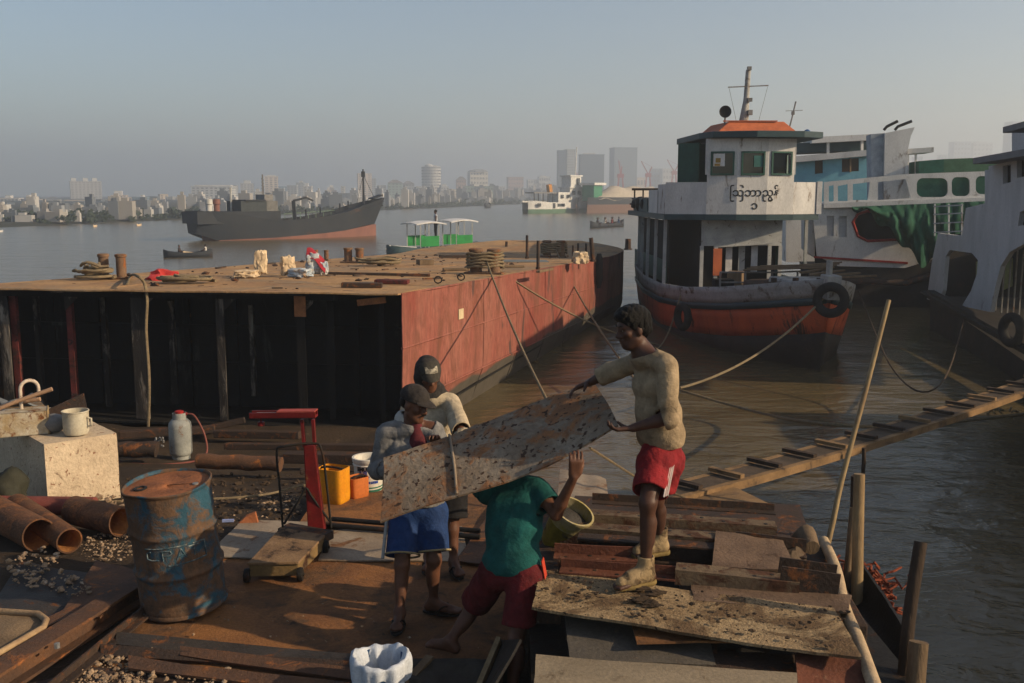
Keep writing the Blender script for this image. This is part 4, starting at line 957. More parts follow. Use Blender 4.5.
def holed(pl, outer, holes, th, off=0.0):
    """a panel with openings: built as a filled 2-D curve so the openings are real"""
    A = pl.P(*outer[0], off); ux, n = pl.d, pl.n
    cu = bpy.data.curves.new('panel', 'CURVE'); cu.dimensions = '2D'; cu.fill_mode = 'BOTH'; cu.extrude = th / 2
    for ring in [outer] + holes:
        sp = cu.splines.new('POLY'); sp.use_cyclic_u = True; sp.points.add(len(ring) - 1)
        for q, (x, y) in zip(sp.points, ring):
            p = pl.P(x, y, off) - A; q.co = (p.dot(ux), p.z, 0, 1)
    o = bpy.data.objects.new('tmp', cu); col.objects.link(o); dg = bpy.context.evaluated_depsgraph_get()
    me = bpy.data.meshes.new_from_object(o.evaluated_get(dg)); bpy.data.objects.remove(o)
    mb = MB(); mb.mesh([A + ux * v.co.x + Vector((0, 0, v.co.y)) + n * (th / 2 - v.co.z) for v in me.vertices], [list(p.vertices) for p in me.polygons]); return mb
m_grey = mat('greyed_white_paint', (0.45, 0.46, 0.48), (0.36, 0.37, 0.39), 1.4, rough=0.6, rust=(0.22, 0.19, 0.17), rust_amt=0.15, rust_scale=2.5, stretch=(1, 1, 0.4), bump=0.1)
m_slate = mat('slate_roof_paint', (0.16, 0.165, 0.18), (0.12, 0.125, 0.14), 2, rough=0.6, bump=0.1)

# ---------------------------------------------------------------- the grey-white double-decker on the right
PF = Plane((12.1, 28.7), (10.35, 19.4))       # runs towards the camera
PF.n = Vector((-PF.d.y, PF.d.x, 0)); 
if PF.n.x < 0: PF.n = -PF.n
dk = thing('double_decker_ferry', 'grey-white double-decker ferry with arched openings at the picture edge', 'ferry', (11.4, 24, WATER))
outer = [(938, 233), (962, 236), (966, 208), (986, 203), (989, 166), (1024, 158), (1075, 150), (1075, 232), (1040, 238), (1024, 244), (1010, 252), (1001, 266), (996, 285), (990, 312), (962, 306), (971, 291), (977, 274), (978, 260), (972, 253), (950, 250), (946, 256), (943, 290), (939, 304), (927, 299), (932, 262)]
wall = holed(PF, outer, [[(1003, 166), (1011, 164), (1011, 182), (1003, 184)], [(1017, 160), (1024, 159), (1026, 176), (1017, 178)], [(1020, 212), (1030, 208), (1032, 224), (1018, 226)]], 0.10).build('side_wall', m_grey, dk)
for q in ([(1003, 166), (1011, 164), (1011, 182), (1003, 184)], [(1017, 160), (1024, 159), (1026, 176), (1017, 178)], [(1020, 212), (1030, 208), (1032, 224), (1018, 226)]):
    PF.panel(q, 0.01, 0.12).build('window_pane', m_glass, dk)
def slab(pl, pts, depth, name, m_, off=0.0, parent=dk):
    return pl.panel(pts, depth, off).build(name, m_, parent)
slab(PF, [(973, 164), (1080, 147), (1080, 139), (973, 158)], 4.0, 'roof', m_slate, -0.45)
slab(PF, [(1003, 133), (1080, 113), (1080, 106), (1003, 127)], 3.6, 'top_roof', m_slate, -0.3)
slab(PF, [(1012, 128), (1075, 113), (1075, 150), (1012, 155)], 2.6, 'wheelhouse', m_grey, 0.6)
slab(PF, [(930, 296), (1075, 396), (1075, 440), (930, 330)], 4.0, 'hull', m_hullb, -0.12)
slab(PF, [(927, 290), (1075, 372), (1075, 384), (927, 298)], 0.2, 'rubbing_strake', m_hullb, -0.22)
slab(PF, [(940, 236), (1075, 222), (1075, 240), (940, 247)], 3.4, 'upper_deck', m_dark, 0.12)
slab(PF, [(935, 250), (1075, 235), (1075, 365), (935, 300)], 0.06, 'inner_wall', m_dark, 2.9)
slab(PF, [(985, 170), (1075, 158), (1075, 228), (985, 236)], 3.2, 'cabin', m_grey, 0.2)
m_ygreen = mat('yellow_green_boards', (0.28, 0.30, 0.12))
for q in ([(1003, 262), (1012, 258), (1012, 286), (1003, 290)], [(976, 262), (981, 260), (981, 285), (976, 287)]): slab(PF, q, 0.03, 'inner_screen', m_ygreen, 2.2)
mbr = MB()
for py in (205, 213, 222, 231):
    mbr.bar(PF.P(934, py + 1.5, 0.02), PF.P(963, py, 0.02), 0.03, 0.03)
for px in (935, 949, 962): mbr.bar(PF.P(px, 204, 0.03), PF.P(px, 236, 0.03), 0.04, 0.04)
mbr.build('railing', m_grey, dk)
for k in range(6):
    a = PF.P(1000 + 6 * k, 250, 0.7); mb = MB(); mb.bar(a, Vector((a.x, a.y, 0.0)), 0.03, 0.03); mb.build('rail_bar', m_metalg, dk)
mb = MB(); mb.bar(PF.P(930, 292, -0.05), PF.P(1075, 372, -0.05), 0.5, 0.05); mb.build('side_deck', m_hullb, dk)
tyre(PF.P(1012, 330, -0.35), 0.36, (-1, -0.2, 0), 'tyre fender on the grey-white ferry at the picture edge')

# ---------------------------------------------------------------- the white boat with green windows and netting, lying across behind
PW = Plane((10.0, 34.0), (16.3, 32.8))
if PW.n.y < 0: PW.n = -PW.n
wb = thing('passenger_boat', 'white passenger boat with green windows, funnel fin and red-rimmed opening', 'boat', (12, 35, WATER))
m_wb = mat('boat_white', (0.62, 0.62, 0.61), (0.50, 0.50, 0.50), 1.2, rough=0.6, rust=(0.24, 0.19, 0.15), rust_amt=0.2, rust_scale=2.0, stretch=(1, 1, 0.4), bump=0.1)
m_rim = mat('red_trim', (0.30, 0.035, 0.03), bump=0)
open_ring = [(853, 222), (858, 214), (868, 211), (900, 214), (908, 226), (906, 239), (868, 241), (858, 236)]
lower = [(812, 204), (992, 198), (992, 236), (925, 262), (905, 268), (838, 266), (817, 256)]
holed(PW, lower, [open_ring, [(827, 216), (834, 216), (834, 236), (827, 236)], [(839, 216), (847, 216), (847, 237), (839, 237)]], 0.12).build('side', m_wb, wb)
mb = MB(); mb.tube([PW.P(x, y, -0.01) for x, y in open_ring], 0.05, 6, closed=True); mb.build('opening_rim', m_rim, wb)
for q in ([(827, 216), (834, 216), (834, 236), (827, 236)], [(839, 216), (847, 216), (847, 237), (839, 237)]): PW.panel(q, 0.02, 0.08).build('shutter', m_grey, wb)
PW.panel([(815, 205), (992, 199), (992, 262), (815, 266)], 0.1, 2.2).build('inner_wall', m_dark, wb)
PW.panel([(809, 268), (905, 268), (905, 310), (815, 310)], 3.5, 0.05).build('hull', m_hullb, wb)
PW.panel([(905, 268), (992, 250), (992, 310), (905, 310)], 3.5, 0.05).build('hull_stern', m_hullb, wb)
PW.panel([(814, 256), (908, 262), (908, 264), (814, 258)], 0.05, -0.05).build('red_line', m_rim, wb)
mb = MB(); mb.tube([PW.P(808, 276, -0.1), PW.P(860, 281, -0.2), PW.P(905, 283, -0.2), PW.P(930, 276, -0.1)], 0.11, 8); mb.build('rubbing_rail', m_rustdark, wb, smooth=60)
mb = MB()                                               # rounded near end of the house
for a in range(6): pass
PW.panel([(808, 205), (815, 203), (815, 258), (808, 252)], 2.4, 0.2).build('end_wall', m_wb, wb)
# upper deck and its bulwark with rounded windows
PW.panel([(824, 203), (1000, 197), (1000, 203), (824, 208)], 4.0, -0.15).build('upper_deck', m_wb, wb)
wins = [rrect(917, 178, 948, 197, 6), rrect(952, 177, 970, 196, 5), rrect(976, 176, 992, 194, 5)]
opens = [[(829, 186), (834, 185), (834, 201), (829, 202)], [(838, 186), (848, 184), (848, 201), (838, 201)], [(853, 184), (870, 182), (868, 200), (853, 200)], [(878, 182), (906, 179), (911, 198), (878, 200)]]
holed(PW, [(824, 182), (905, 174), (990, 171), (1000, 171), (1000, 199), (824, 205)], wins + opens, 0.08, -0.05).build('upper_bulwark', m_wb, wb)
m_gnet = mat('green_screen', (0.02, 0.085, 0.06), (0.03, 0.12, 0.085), 5, rough=0.8, bump=0.1)
for w_ in wins: PW.panel([(min(p[0] for p in w_) - 1, min(p[1] for p in w_) - 1), (max(p[0] for p in w_) + 1, min(p[1] for p in w_) - 1), (max(p[0] for p in w_) + 1, max(p[1] for p in w_) + 1), (min(p[0] for p in w_) - 1, max(p[1] for p in w_) + 1)], 0.02, 0.12).build('window_screen', m_gnet, wb)
PW.panel([(919, 161), (944, 159), (944, 172), (919, 174)], 2.5, 0.3).build('roof_screen', m_gnet, wb)
PW.panel([(944, 159), (998, 157), (998, 171), (944, 172)], 2.5, 0.3).build('roof_screen', mat('green_screen_light', (0.075, 0.16, 0.095), bump=0.1), wb)
# funnel fin with curved flank
fin = [(885, 133), (915, 127), (911, 136), (908, 150), (908, 166), (910, 199), (884, 200)]
PW.panel(fin, 1.2, 0.6).build('funnel', m_wb, wb)
PW.panel([(871, 134), (885, 133), (884, 200), (872, 199)], 1.0, 0.75).build('funnel_flank', mat('flank_shade_blue', (0.34, 0.38, 0.43)), wb)  # white funnel's shaded flank put into a blue-grey colour
for k, (x0, x1) in enumerate(((884, 898), (895, 912))):
    mb = MB(); mb.tube([PW.P(x0, 130, 0.9 + 0.3 * k), PW.P(x0 + 3, 126.5, 0.9 + 0.3 * k), PW.P(x1, 121, 0.9 + 0.3 * k)], 0.05, 8); mb.build('exhaust_pipe', m_black, wb, smooth=60)
PW.panel([(905, 149), (934, 147), (934, 152), (905, 154)], 1.5, 0.7).build('canopy', m_wb, wb)
for px in (908, 916): 
    mb = MB(); mb.bar(PW.P(px, 153, 0.8), PW.P(px, 176, 0.8), 0.06, 0.06); mb.build('canopy_post', m_wb, wb)
# blue cabin boat beyond
PB = Plane((9.6, 40.5), (16.5, 39.5))
if PB.n.y < 0: PB.n = -PB.n
bb = thing('cabin_boat', 'pale blue cabin boat behind the white passenger boat', 'boat', (12, 41, WATER))
m_blue = mat('pale_blue_paint', (0.15, 0.36, 0.46), (0.12, 0.30, 0.40), 2, rough=0.6, bump=0.05)
bw = [[(815, 161), (823, 160), (823, 173), (815, 174)], [(842, 159), (859, 158), (859, 171), (842, 172)]]
holed(PB, [(788, 160), (875, 154), (875, 206), (788, 210)], bw, 0.1).build('cabin_wall', m_blue, bb)
for q in bw:
    PB.panel(q, 0.02, 0.06).build('window_pane', mat('brown_window', (0.06, 0.04, 0.025), bump=0), bb)
mb = MB(); mb.bar(PB.P(850.5, 158, -0.03), PB.P(850.5, 172, -0.03), 0.06, 0.06); mb.build('window_bar', m_wood, bb)
PB.panel([(786, 205), (880, 202), (880, 262), (786, 262)], 3.0, 0.0).build('hull', m_wb, bb)
PB.panel([(786, 157), (876, 149), (876, 155), (786, 163)], 3.0, -0.4).build('cabin_roof', m_grey, bb)
PB.panel([(812, 137), (871, 134), (871, 140), (812, 143)], 2.5, 0.4).build('awning', m_wb, bb)
PB.panel([(796, 143), (871, 140), (871, 150), (796, 153)], 2.0, 0.9).build('upper_cabin', m_navy, bb)
for px in (828, 862):
    mb = MB(); mb.bar(PB.P(px, 141, 0.6), PB.P(px, 154, 0.6), 0.1, 0.1); mb.build('awning_post', m_wb, bb)
# green netting slung from the upper deck
def netf(u, v):
    x = 852 + 138 * u; top = 207 - 6 * u; bot = top + 2 + 58 * (max(0, min(1, (u - 0.05) / 0.45)) ** 1.3) * (1 - 0.45 * max(0, (u - 0.55) / 0.45)) + 4 * math.sin(u * 40)
    y = top + (bot - top) * v; p = PW.P(x, y, -0.25 - 0.30 * math.sin(v * math.pi) - 0.42 * abs(mnoise.noise(Vector((u * 11, v * 1.6, 2)))) * (0.3 + v) - 0.12 * mnoise.noise(Vector((u * 30, v * 4, 5)))); return p
mb = MB(); mb.sheet(netf, 60, 16, 0.01)
tag(mb.build('green_netting', mat('green_net', (0.010, 0.050, 0.030), (0.020, 0.085, 0.050), 4, rough=0.85, bump=0.5, bscale=20, stretch=(1, 1, 0.3)), None, smooth=60), 'green construction netting draped over the side of the white boat', 'netting')
# ================================================================== the scrapyard in front
def gz(p): return ground_z(p.x, p.y)
def plate(name, cs, th, m_, label, cat='plate', nu=8, nv=6, warp=0.01, sag=0.0, seed=0, parent=None, group=None, bumpy=0.0, jag=0.008):
    """a flat-cut sheet of steel; cs: four (px, py, z) corners, going round"""
    P = [G(x, y, z) if not isinstance(x, Vector) else x for x, y, z in cs]
    def fn(u, v):
        uu, vv = u, v
        p = (P[0] * (1 - u) + P[1] * u) * (1 - v) + (P[3] * (1 - u) + P[2] * u) * v
        if jag:
            e = 0
            if v in (0.0, 1.0) or u in (0.0, 1.0):
                p = p + (P[2] - P[0]).normalized() * jag * mnoise.noise(Vector((u * 9, v * 9, seed)))
        return p + Vector((0, 0, warp * mnoise.noise(Vector((u * 3, v * 3, seed + 0.5))) - sag * 4 * u * (1 - u) + bumpy * mnoise.noise(Vector((u * 14, v * 9, seed)))))
    mb = MB(); mb.sheet(fn, nu, nv, th)
    # make sure the upper side faces up
    o = mb.build(name, m_, parent, smooth=35)
    return tag(o, label, cat, group) if parent is None else o
m_pgrey = mat('grey_bare_plate', (0.30, 0.24, 0.175), (0.20, 0.15, 0.105), 2.2, rough=0.6, rust=(0.20, 0.10, 0.05), rust_amt=0.28, rust_scale=4, bump=0.3)
m_dkplate = mat('dark_oiled_plate', (0.050, 0.042, 0.036), (0.032, 0.028, 0.025), 2.0, rough=0.55, rust=RUST, rust_amt=0.22, rust_scale=5, bump=0.4)
# plates on the ground where the men walk
plate('ground_plate', [(60, 690, 0.0), (500, 700, 0.0), (520, 556, 0.0), (215, 552, 0.0)], 0.012, m_rustlit, 'large rusty orange plate underfoot of the man in blue shorts', nu=24, nv=16, warp=0.02, seed=1, group='plates laid on the yard')
plate('ground_plate', [(206, 556, 0.012), (300, 560, 0.012), (312, 522, 0.012), (243, 519, 0.012)], 0.010, m_pgrey, 'pale plate under the weighing scale', seed=2, warp=0.01, group='plates laid on the yard')
plate('ground_plate', [(318, 560, 0.016), (470, 560, 0.010), (462, 527, 0.012), (330, 530, 0.018)], 0.010, m_pgrey, 'pale plate strip right of the weighing scale', seed=3, warp=0.015, group='plates laid on the yard')
plate('ground_plate', [(300, 522, 0.0), (540, 540, 0.0), (530, 490, -0.02), (322, 487, -0.03)], 0.012, m_rustlit, 'orange rusty plate under the yellow container and the paint bucket', seed=4, warp=0.02, nu=14, group='plates laid on the yard')
plate('ground_plate', [(455, 560, 0.03), (590, 575, 0.04), (600, 505, 0.05), (500, 500, 0.02)], 0.012, m_rust, 'brown plate behind the man in the green shirt', seed=6, warp=0.02, group='plates laid on the yard')
plate('ground_plate', [(555, 520, 0.30), (612, 523, 0.30), (606, 478, 0.26), (560, 470, 0.28)], 0.012, m_pgrey, 'small pale plate leaning behind the raised arm', seed=9, warp=0.03, group='plates laid on the yard')
for k, (a, b) in enumerate((((332, 519, 0.05), (480, 531, 0.05)), ((332, 526, 0.05), (480, 537, 0.05)))):
    mb = MB(); mb.tube([G(*a), G(*b)], 0.022, 8); tag(mb.build('steel_bar', m_black, None, smooth=60), ('black bar behind the weighing scale, closer to the buckets', 'black bar behind the weighing scale, closer to the pale plate')[k], 'bar')
# --------------------------------------------------------------- blue drum
m_drum = mat('blue_drum_paint', (0.030, 0.088, 0.128), (0.020, 0.054, 0.082), 4, rough=0.45, rust=(0.135, 0.075, 0.042), rust_amt=0.57, rust_scale=4.2, rust2=(0.07, 0.048, 0.034), stretch=(1, 1, 0.8), bump=0.4, bscale=30)
m_lid = mat('rusty_drum_lid', (0.30, 0.115, 0.05), (0.19, 0.075, 0.035), 5, rough=0.85, rust=(0.06, 0.035, 0.03), rust_amt=0.15, rust_scale=4, bump=0.4)
pb_ = G(185, 607, 0.0); drum = thing('oil_drum', 'dented blue oil drum with rusty lid, leaning a little', 'drum', pb_)
DM = Matrix.Translation(pb_ + Vector((0, 0, 0.035))) @ Matrix.Rotation(R(-4.0), 4, 'Y') @ Matrix.Rotation(R(4), 4, 'X')
prof = [(0.270, 0.0), (0.293, 0.004), (0.296, 0.018), (0.287, 0.03)]
z = 0.03
while z < 0.86:
    r_ = 0.286
    for zc in (0.30, 0.585): r_ += 0.017 * math.exp(-((z - zc) / 0.018) ** 2)
    for zc in [0.05 + 0.035 * k for k in range(6)] : r_ += 0.0022 * math.exp(-((z - zc) / 0.008) ** 2)
    prof.append((r_, z)); z += 0.011
prof += [(0.289, 0.868), (0.297, 0.874), (0.298, 0.886), (0.290, 0.890), (0.281, 0.884), (0.279, 0.866)]
mb = MB(); mb.lathe(prof, 64, None, (True, False))
for v in mb.v:
    a = math.atan2(v.y, v.x); f = math.sin(math.pi * max(0, min(1, v.z / 0.88)))
    d = 0.030 * math.exp(-((a + 2.35) / 0.35) ** 2 - ((v.z - 0.50) / 0.16) ** 2) + 0.020 * math.exp(-((a + 2.0) / 0.25) ** 2 - ((v.z - 0.78) / 0.12) ** 2) + 0.012 * math.exp(-((a + 0.9) / 0.3) ** 2 - ((v.z - 0.2) / 0.1) ** 2)
    d += 0.006 * f * mnoise.noise(Vector((math.cos(a) * 2.5, math.sin(a) * 2.5, v.z * 5)))
    k = 1 - d / 0.286; v.x *= k; v.y *= k
    if v.z > 0.86: v.z += 0.006 * math.sin(a * 3 + 1)
mb.v = [DM @ v for v in mb.v]; mb.build('barrel', m_drum, drum, smooth=50)
mb = MB(); mb.sheet(lambda u, v: DM @ Vector((0.281 * v * math.cos(2 * math.pi * u), 0.281 * v * math.sin(2 * math.pi * u), 0.868 - 0.012 * (1 - v) * math.sin(u * 9))), 40, 6); mb.build('lid', m_lid, drum, smooth=60)
mb = MB(); mb.lathe([(0.045, 0.0), (0.045, 0.018), (0.030, 0.02), (0.028, 0.004)], 18, DM @ Matrix.Translation((-0.16, -0.06, 0.863))); mb.build('bung', m_black, drum, smooth=40)
mb = MB(); mb.lathe([(0.0, 0.0), (0.07, 0.001), (0.075, -0.01)], 18, DM @ Matrix.Translation((-0.15, -0.06, 0.869))); mb.build('oil_stain', m_black, drum)
mb = MB(); mb.lathe([(0.020, 0.0), (0.020, 0.012), (0.0, 0.012)], 14, DM @ Matrix.Translation((0.2, -0.02, 0.864))); mb.build('small_bung', m_metalg, drum)
m_emb = mat('worn_drum_emblem', (0.26, 0.26, 0.23), (0.05, 0.11, 0.15), 14, rough=0.45, rust=(0.05, 0.09, 0.11), rust_amt=0.5, rust_scale=12, bump=0.2)
def on_drum(a, z, out=0.0): return DM @ Vector(((0.2875 + out) * math.cos(a), (0.2875 + out) * math.sin(a), z))
ang = lambda q: R(-92 + q)
em = [[(10, 0.40), (62, 0.405), (62, 0.52), (44, 0.525)], [(-12, 0.505), (-18, 0.495), (-18, 0.455), (-12, 0.445), (-2, 0.447)], [(4, 0.44), (4, 0.505), (14, 0.505), (16, 0.485), (12, 0.472), (4, 0.472)], [(22, 0.44), (28, 0.51), (34, 0.44)], [(24, 0.463), (32, 0.463)], [(38, 0.51), (52, 0.51)], [(45, 0.44), (45, 0.51)], [(-20, 0.525), (36, 0.527)]]
mb = MB()
for st in em:
    pts = []
    for (a0, z0), (a1, z1) in zip(st[:-1], st[1:]):
        for k in range(5): pts.append(on_drum(ang(a0 + (a1 - a0) * k / 5), z0 + (z1 - z0) * k / 5, 0.0))
    pts.append(on_drum(ang(st[-1][0]), st[-1][1])); mb.tube(pts, 0.0048, 6)
mb.build('embossed_emblem', m_emb, drum, smooth=60)
# --------------------------------------------------------------- pipes on the left
m_pipe = mat('rusty_pipe', (0.16, 0.075, 0.038), (0.085, 0.045, 0.028), 3, rough=0.8, rust=(0.26, 0.10, 0.036), rust_amt=0.40, rust_scale=5, rust2=(0.09, 0.05, 0.03), bump=0.6, fine=0.45)
m_pipein = mat('pipe_inside_rust', (0.40, 0.18, 0.055), (0.26, 0.11, 0.04), 6, rough=0.9, bump=0.5)
def pipe(c, d, L_, r_, label, z=None):
    d = Vector(d).normalized(); o = thing('steel_pipe', label, 'pipe', c - Vector((0, 0, r_)))
    q = d.to_track_quat('Z', 'Y').to_matrix().to_4x4(); q.translation = c
    mb = MB(); mb.lathe([(r_ - 0.012, 0), (r_, 0), (r_, -L_ * 0.3), (r_ * 1.01, -L_ * 0.6), (r_, -L_)], 32, q)
    for v in mb.v: v += Vector((0, 0, 1)) * 0.006 * mnoise.noise(v * 4)
    mb.build('shell', m_pipe, o, smooth=50)
    mb = MB(); mb.lathe([(r_ - 0.012, -0.001), (r_ - 0.012, -L_)], 32, q, (False, True)); mb.build('bore', m_pipein, o, smooth=50)
c1 = G(40, 551, 0.0) + Vector((0, 0, 0.134)); pipe(c1, (0.76, -0.65, -0.02), 1.6, 0.136, 'widest rusty pipe with its bright orange bore to the camera')
c2 = G(70, 553, 0.0) + Vector((0, 0, 0.102)); pipe(c2, (0.70, -0.71, -0.02), 1.2, 0.104, 'smaller dark-mouthed rusty pipe beside the widest pipe')
c3 = G(122, 536, 0.0) + Vector((0, 0, 0.125)); pipe(c3, (0.86, -0.5, 0.0), 0.62, 0.125, 'short orange pipe lying behind the drum')
mb = MB(); mb.tube([G(-60, 515, -0.02) + Vector((0, 0, 0.1)), G(95, 516, -0.02) + Vector((0, 0, 0.09))], 0.085, 16); tag(mb.build('pipe_rail', mat('dull_red_paint', (0.20, 0.055, 0.045), (0.15, 0.05, 0.04), 3, rust=RUST, rust_amt=0.2), None, smooth=50), 'dull red pipe running along the foot of the white block', 'pipe')
# --------------------------------------------------------------- white concrete block with kitchen odds and ends
m_block = mat('whitewashed_block', (0.56, 0.45, 0.32), (0.47, 0.37, 0.26), 2.5, rough=0.9, rust=(0.26, 0.15, 0.09), rust_amt=0.17, rust_scale=6, spots=(0.20, 0.10, 0.06), spot_scale=22, spot_amt=0.25, bump=0.6, bscale=30)
A = Vector((-4.42, 9.16, -0.14)); ex = Vector((0.744, 0.668, 0)); ey = Vector((-0.668, 0.744, 0)); BLH = 0.66
def BK(a, b, z): return A + ex * a + ey * b + Vector((0, 0, z))
mb = MB(); nb = 14
def bfn(face):
    def fn(u, v):
        if face == 0: p = BK(0.68 * u, 0, BLH * v)
        elif face == 1: p = BK(0, 1.7 * u, BLH * (1 - v))
        elif face == 2: p = BK(0.68 * u, 1.7 * v, BLH)
        elif face == 3: p = BK(0.68, 1.7 * u, BLH * v)
        else: p = BK(0.68 * u, 1.7, BLH * (1 - v))
        n = 0.012 * mnoise.noise(p * 7) + 0.006 * mnoise.noise(p * 19); c = BK(0.34, 0.85, BLH / 2); return p + (p - c).normalized() * n
    return fn
for fc in range(5): mb.sheet(bfn(fc), nb, nb)
tag(mb.build('concrete_block', m_block, None, smooth=50), 'big whitewashed concrete block, one face in full sun', 'block')
mb = MB(); hk = [BK(0.0, 0.64, BLH - 0.02), BK(0.0, 0.64, BLH + 0.42)]; c = BK(0.09, 0.40, BLH + 0.44)
for k in range(11): a = math.pi - k * math.pi / 10; hk.append(BK(0.085 + 0.085 * math.cos(a), 0.64, BLH + 0.43 + 0.085 * math.sin(a)))
hk.append(BK(0.17, 0.64, BLH + 0.36)); mb.tube(hk, 0.018, 10)
tag(mb.build('bent_pipe', mat('flaking_white_pipe', (0.62, 0.52, 0.42), rust=RUST, rust_amt=0.3, rust_scale=14), None, smooth=60), 'white hooked pipe standing on the concrete block', 'pipe')
m_enam = mat('grimy_enamel', (0.50, 0.46, 0.36), (0.38, 0.33, 0.24), 5, rough=0.6, rust=(0.20, 0.13, 0.07), rust_amt=0.2, rust_scale=7, bump=0.15)
p = BK(0.36, 0.18, BLH + 0.012); o = thing('cooking_pot', 'cream enamel pot with handle on the concrete block', 'pot', p)
mb = MB(); mb.lathe([(0.0, 0.0), (0.105, 0.003), (0.118, 0.03), (0.122, 0.22), (0.128, 0.225), (0.128, 0.235), (0.116, 0.235), (0.112, 0.03)], 28, Matrix.Translation(p)); mb.build('bowl', m_enam, o, smooth=40)
mb = MB(); mb.tube([p + Vector((0.12, -0.02, 0.17)), p + Vector((0.165, -0.03, 0.16)), p + Vector((0.165, -0.03, 0.09)), p + Vector((0.12, -0.02, 0.08))], 0.010, 8); mb.build('handle', m_enam, o, smooth=60)
p = BK(0.05, 0.55, BLH + 0.01); o = thing('metal_tin', 'cut open square tin lying on its side on the concrete block', 'tin', p)
mb = MB(); ex2 = Vector((0.80, 0.35, 0)).normalized(); ey2 = Vector((-0.35, 0.80, 0)).normalized()
def TQ(a, b, z): return p + ex2 * a + ey2 * b + Vector((0, 0, z))
for (q0, q1, q2, q3) in ((TQ(-.30, -.12, 0), TQ(.16, -.12, 0), TQ(.16, -.12, .23), TQ(-.30, -.12, .23)), (TQ(-.30, .12, 0), TQ(.16, .12, 0), TQ(.16, .12, .23), TQ(-.30, .12, .23)), (TQ(-.30, -.12, .23), TQ(.16, -.12, .23), TQ(.16, .12, .23), TQ(-.30, .12, .23)), (TQ(-.30, -.12, 0.004), TQ(.16, -.12, 0.004), TQ(.16, .12, 0.004), TQ(-.30, .12, 0.004)), (TQ(-.30, -.12, 0), TQ(-.30, .12, 0), TQ(-.30, .12, .23), TQ(-.30, -.12, .23))):
    mb.mesh([q0, q1, q2, q3], [(0, 1, 2, 3)])
t_ = mb.build('can', mat('stained_tin', (0.42, 0.38, 0.30), (0.30, 0.22, 0.12), 6, rough=0.5, rust=RUST, rust_amt=0.3, rust_scale=9), o); sm = t_.modifiers.new('t', 'SOLIDIFY'); sm.thickness = 0.006
mb = MB(); mb.tube([TQ(.16, -.12, 0), TQ(.16, .12, 0), TQ(.16, .12, .23), TQ(.16, -.12, .23)], 0.008, 6, closed=True); mb.build('rim', m_bamboo, o)
mb = MB(); mb.box(TQ(0.145, 0, 0.115), (0.012, 0.23, 0.22), rot=(0, 0, math.atan2(ex2.y, ex2.x))); mb.build('inner_liner', m_rustdark, o)
for k, (a, b) in enumerate(((D(-14, 414, 9.45), D(52, 389, 9.6)), (D(-14, 410, 9.7), D(40, 399, 9.75)))):
    mb = MB(); mb.tube([a, (a + b) / 2 + Vector((0, 0, 0.01)), b], [0.018, 0.02, 0.022], 8); tag(mb.build('stick', mat('peeled_stick', (0.42, 0.26, 0.16), bump=0.3), None, smooth=60), ('thicker peeled stick propped over the square tin', 'thinner stick lying behind the peeled stick')[k], 'stick')
mb = MB(); q = [D(34, 407, 9.95), D(86, 388, 10.0), D(90, 411, 10.05), D(60, 416, 9.9)]; mb.prism([BK(0.25, 0.75, BLH + 0.03), BK(0.62, 0.55, BLH + 0.03), BK(0.60, 0.62, BLH + 0.32), BK(0.22, 0.80, BLH + 0.14)], ey * 0.02)
tag(mb.build('metal_tray', m_rustdark, None), 'dark rusty tray leaning behind the cream pot', 'tray')
mb = MB(); mb.sheet(lambda u, v: BK(-0.05 + 0.35 * u, 1.0 + 0.4 * v, BLH + 0.20 + 0.05 * math.sin(5 * u + 3 * v) + 0.03 * math.cos(9 * v)), 10, 10, 0.02); 
tag(mb.build('rag', mat('grey_rag', (0.14, 0.15, 0.16), bump=0.3), None, smooth=60), 'grey rag behind the hooked pipe', 'rag')
mb = MB(); mb.box(BK(0.12, 1.2, BLH + 0.09), (0.45, 0.4, 0.18), rot=(0, 0, 0.6)); tag(mb.build('wooden_box', m_wood, None, bevel=0.01), 'wooden box under the grey rag', 'box')
mb = MB(); mb.blob(BK(0.24, 0.42, BLH + 0.10), (0.10, 0.10, 0.10), 2, 0.2, 3); tag(mb.build('dented_bowl', m_metalg, None, smooth=60), 'dented grey bowl between the tin and the pot', 'bowl')
mb = MB(); mb.blob(G(8, 505, 0) + Vector((0, 0, 0.14)), (0.20, 0.16, 0.20), 3, 0.6, 4); tag(mb.build('canvas_bag', mat('olive_canvas', (0.035, 0.035, 0.024), bump=0.5, bscale=14), None, smooth=60), 'olive canvas bag at the shaded foot of the concrete block', 'bag')
# --------------------------------------------------------------- gas cylinder and hose
p = G(181, 452, -0.40); p.z = gz(p) + 0.0; m_cyl = mat('grey_cylinder_paint', (0.30, 0.31, 0.29), (0.22, 0.23, 0.22), 5, rough=0.5, rust=RUST, rust_amt=0.18, rust_scale=7, bump=0.12)
o = thing('gas_cylinder', 'grey gas cylinder with red valve before the barge', 'cylinder', p)
mb = MB(); mb.lathe([(0.11, 0.0), (0.115, 0.05), (0.13, 0.06), (0.142, 0.10), (0.143, 0.42), (0.135, 0.47), (0.10, 0.515), (0.04, 0.53), (0, 0.53)], 28, Matrix.Translation(p), (True, False)); mb.build('tank', m_cyl, o, smooth=50)
mb = MB(); mb.lathe([(0.085, 0.515), (0.088, 0.60), (0.082, 0.60), (0.078, 0.52)], 20, Matrix.Translation(p)); mb.build('collar', m_cyl, o, smooth=40)
mb = MB(); mb.lathe([(0.03, 0.53), (0.03, 0.58), (0.05, 0.585), (0.055, 0.62), (0.03, 0.63), (0, 0.63)], 14, Matrix.Translation(p)); mb.box(p + Vector((0.06, 0, 0.585)), (0.08, 0.03, 0.03)); mb.build('valve', mat('valve_red', (0.45, 0.035, 0.03), rough=0.4, bump=0), o, smooth=40)
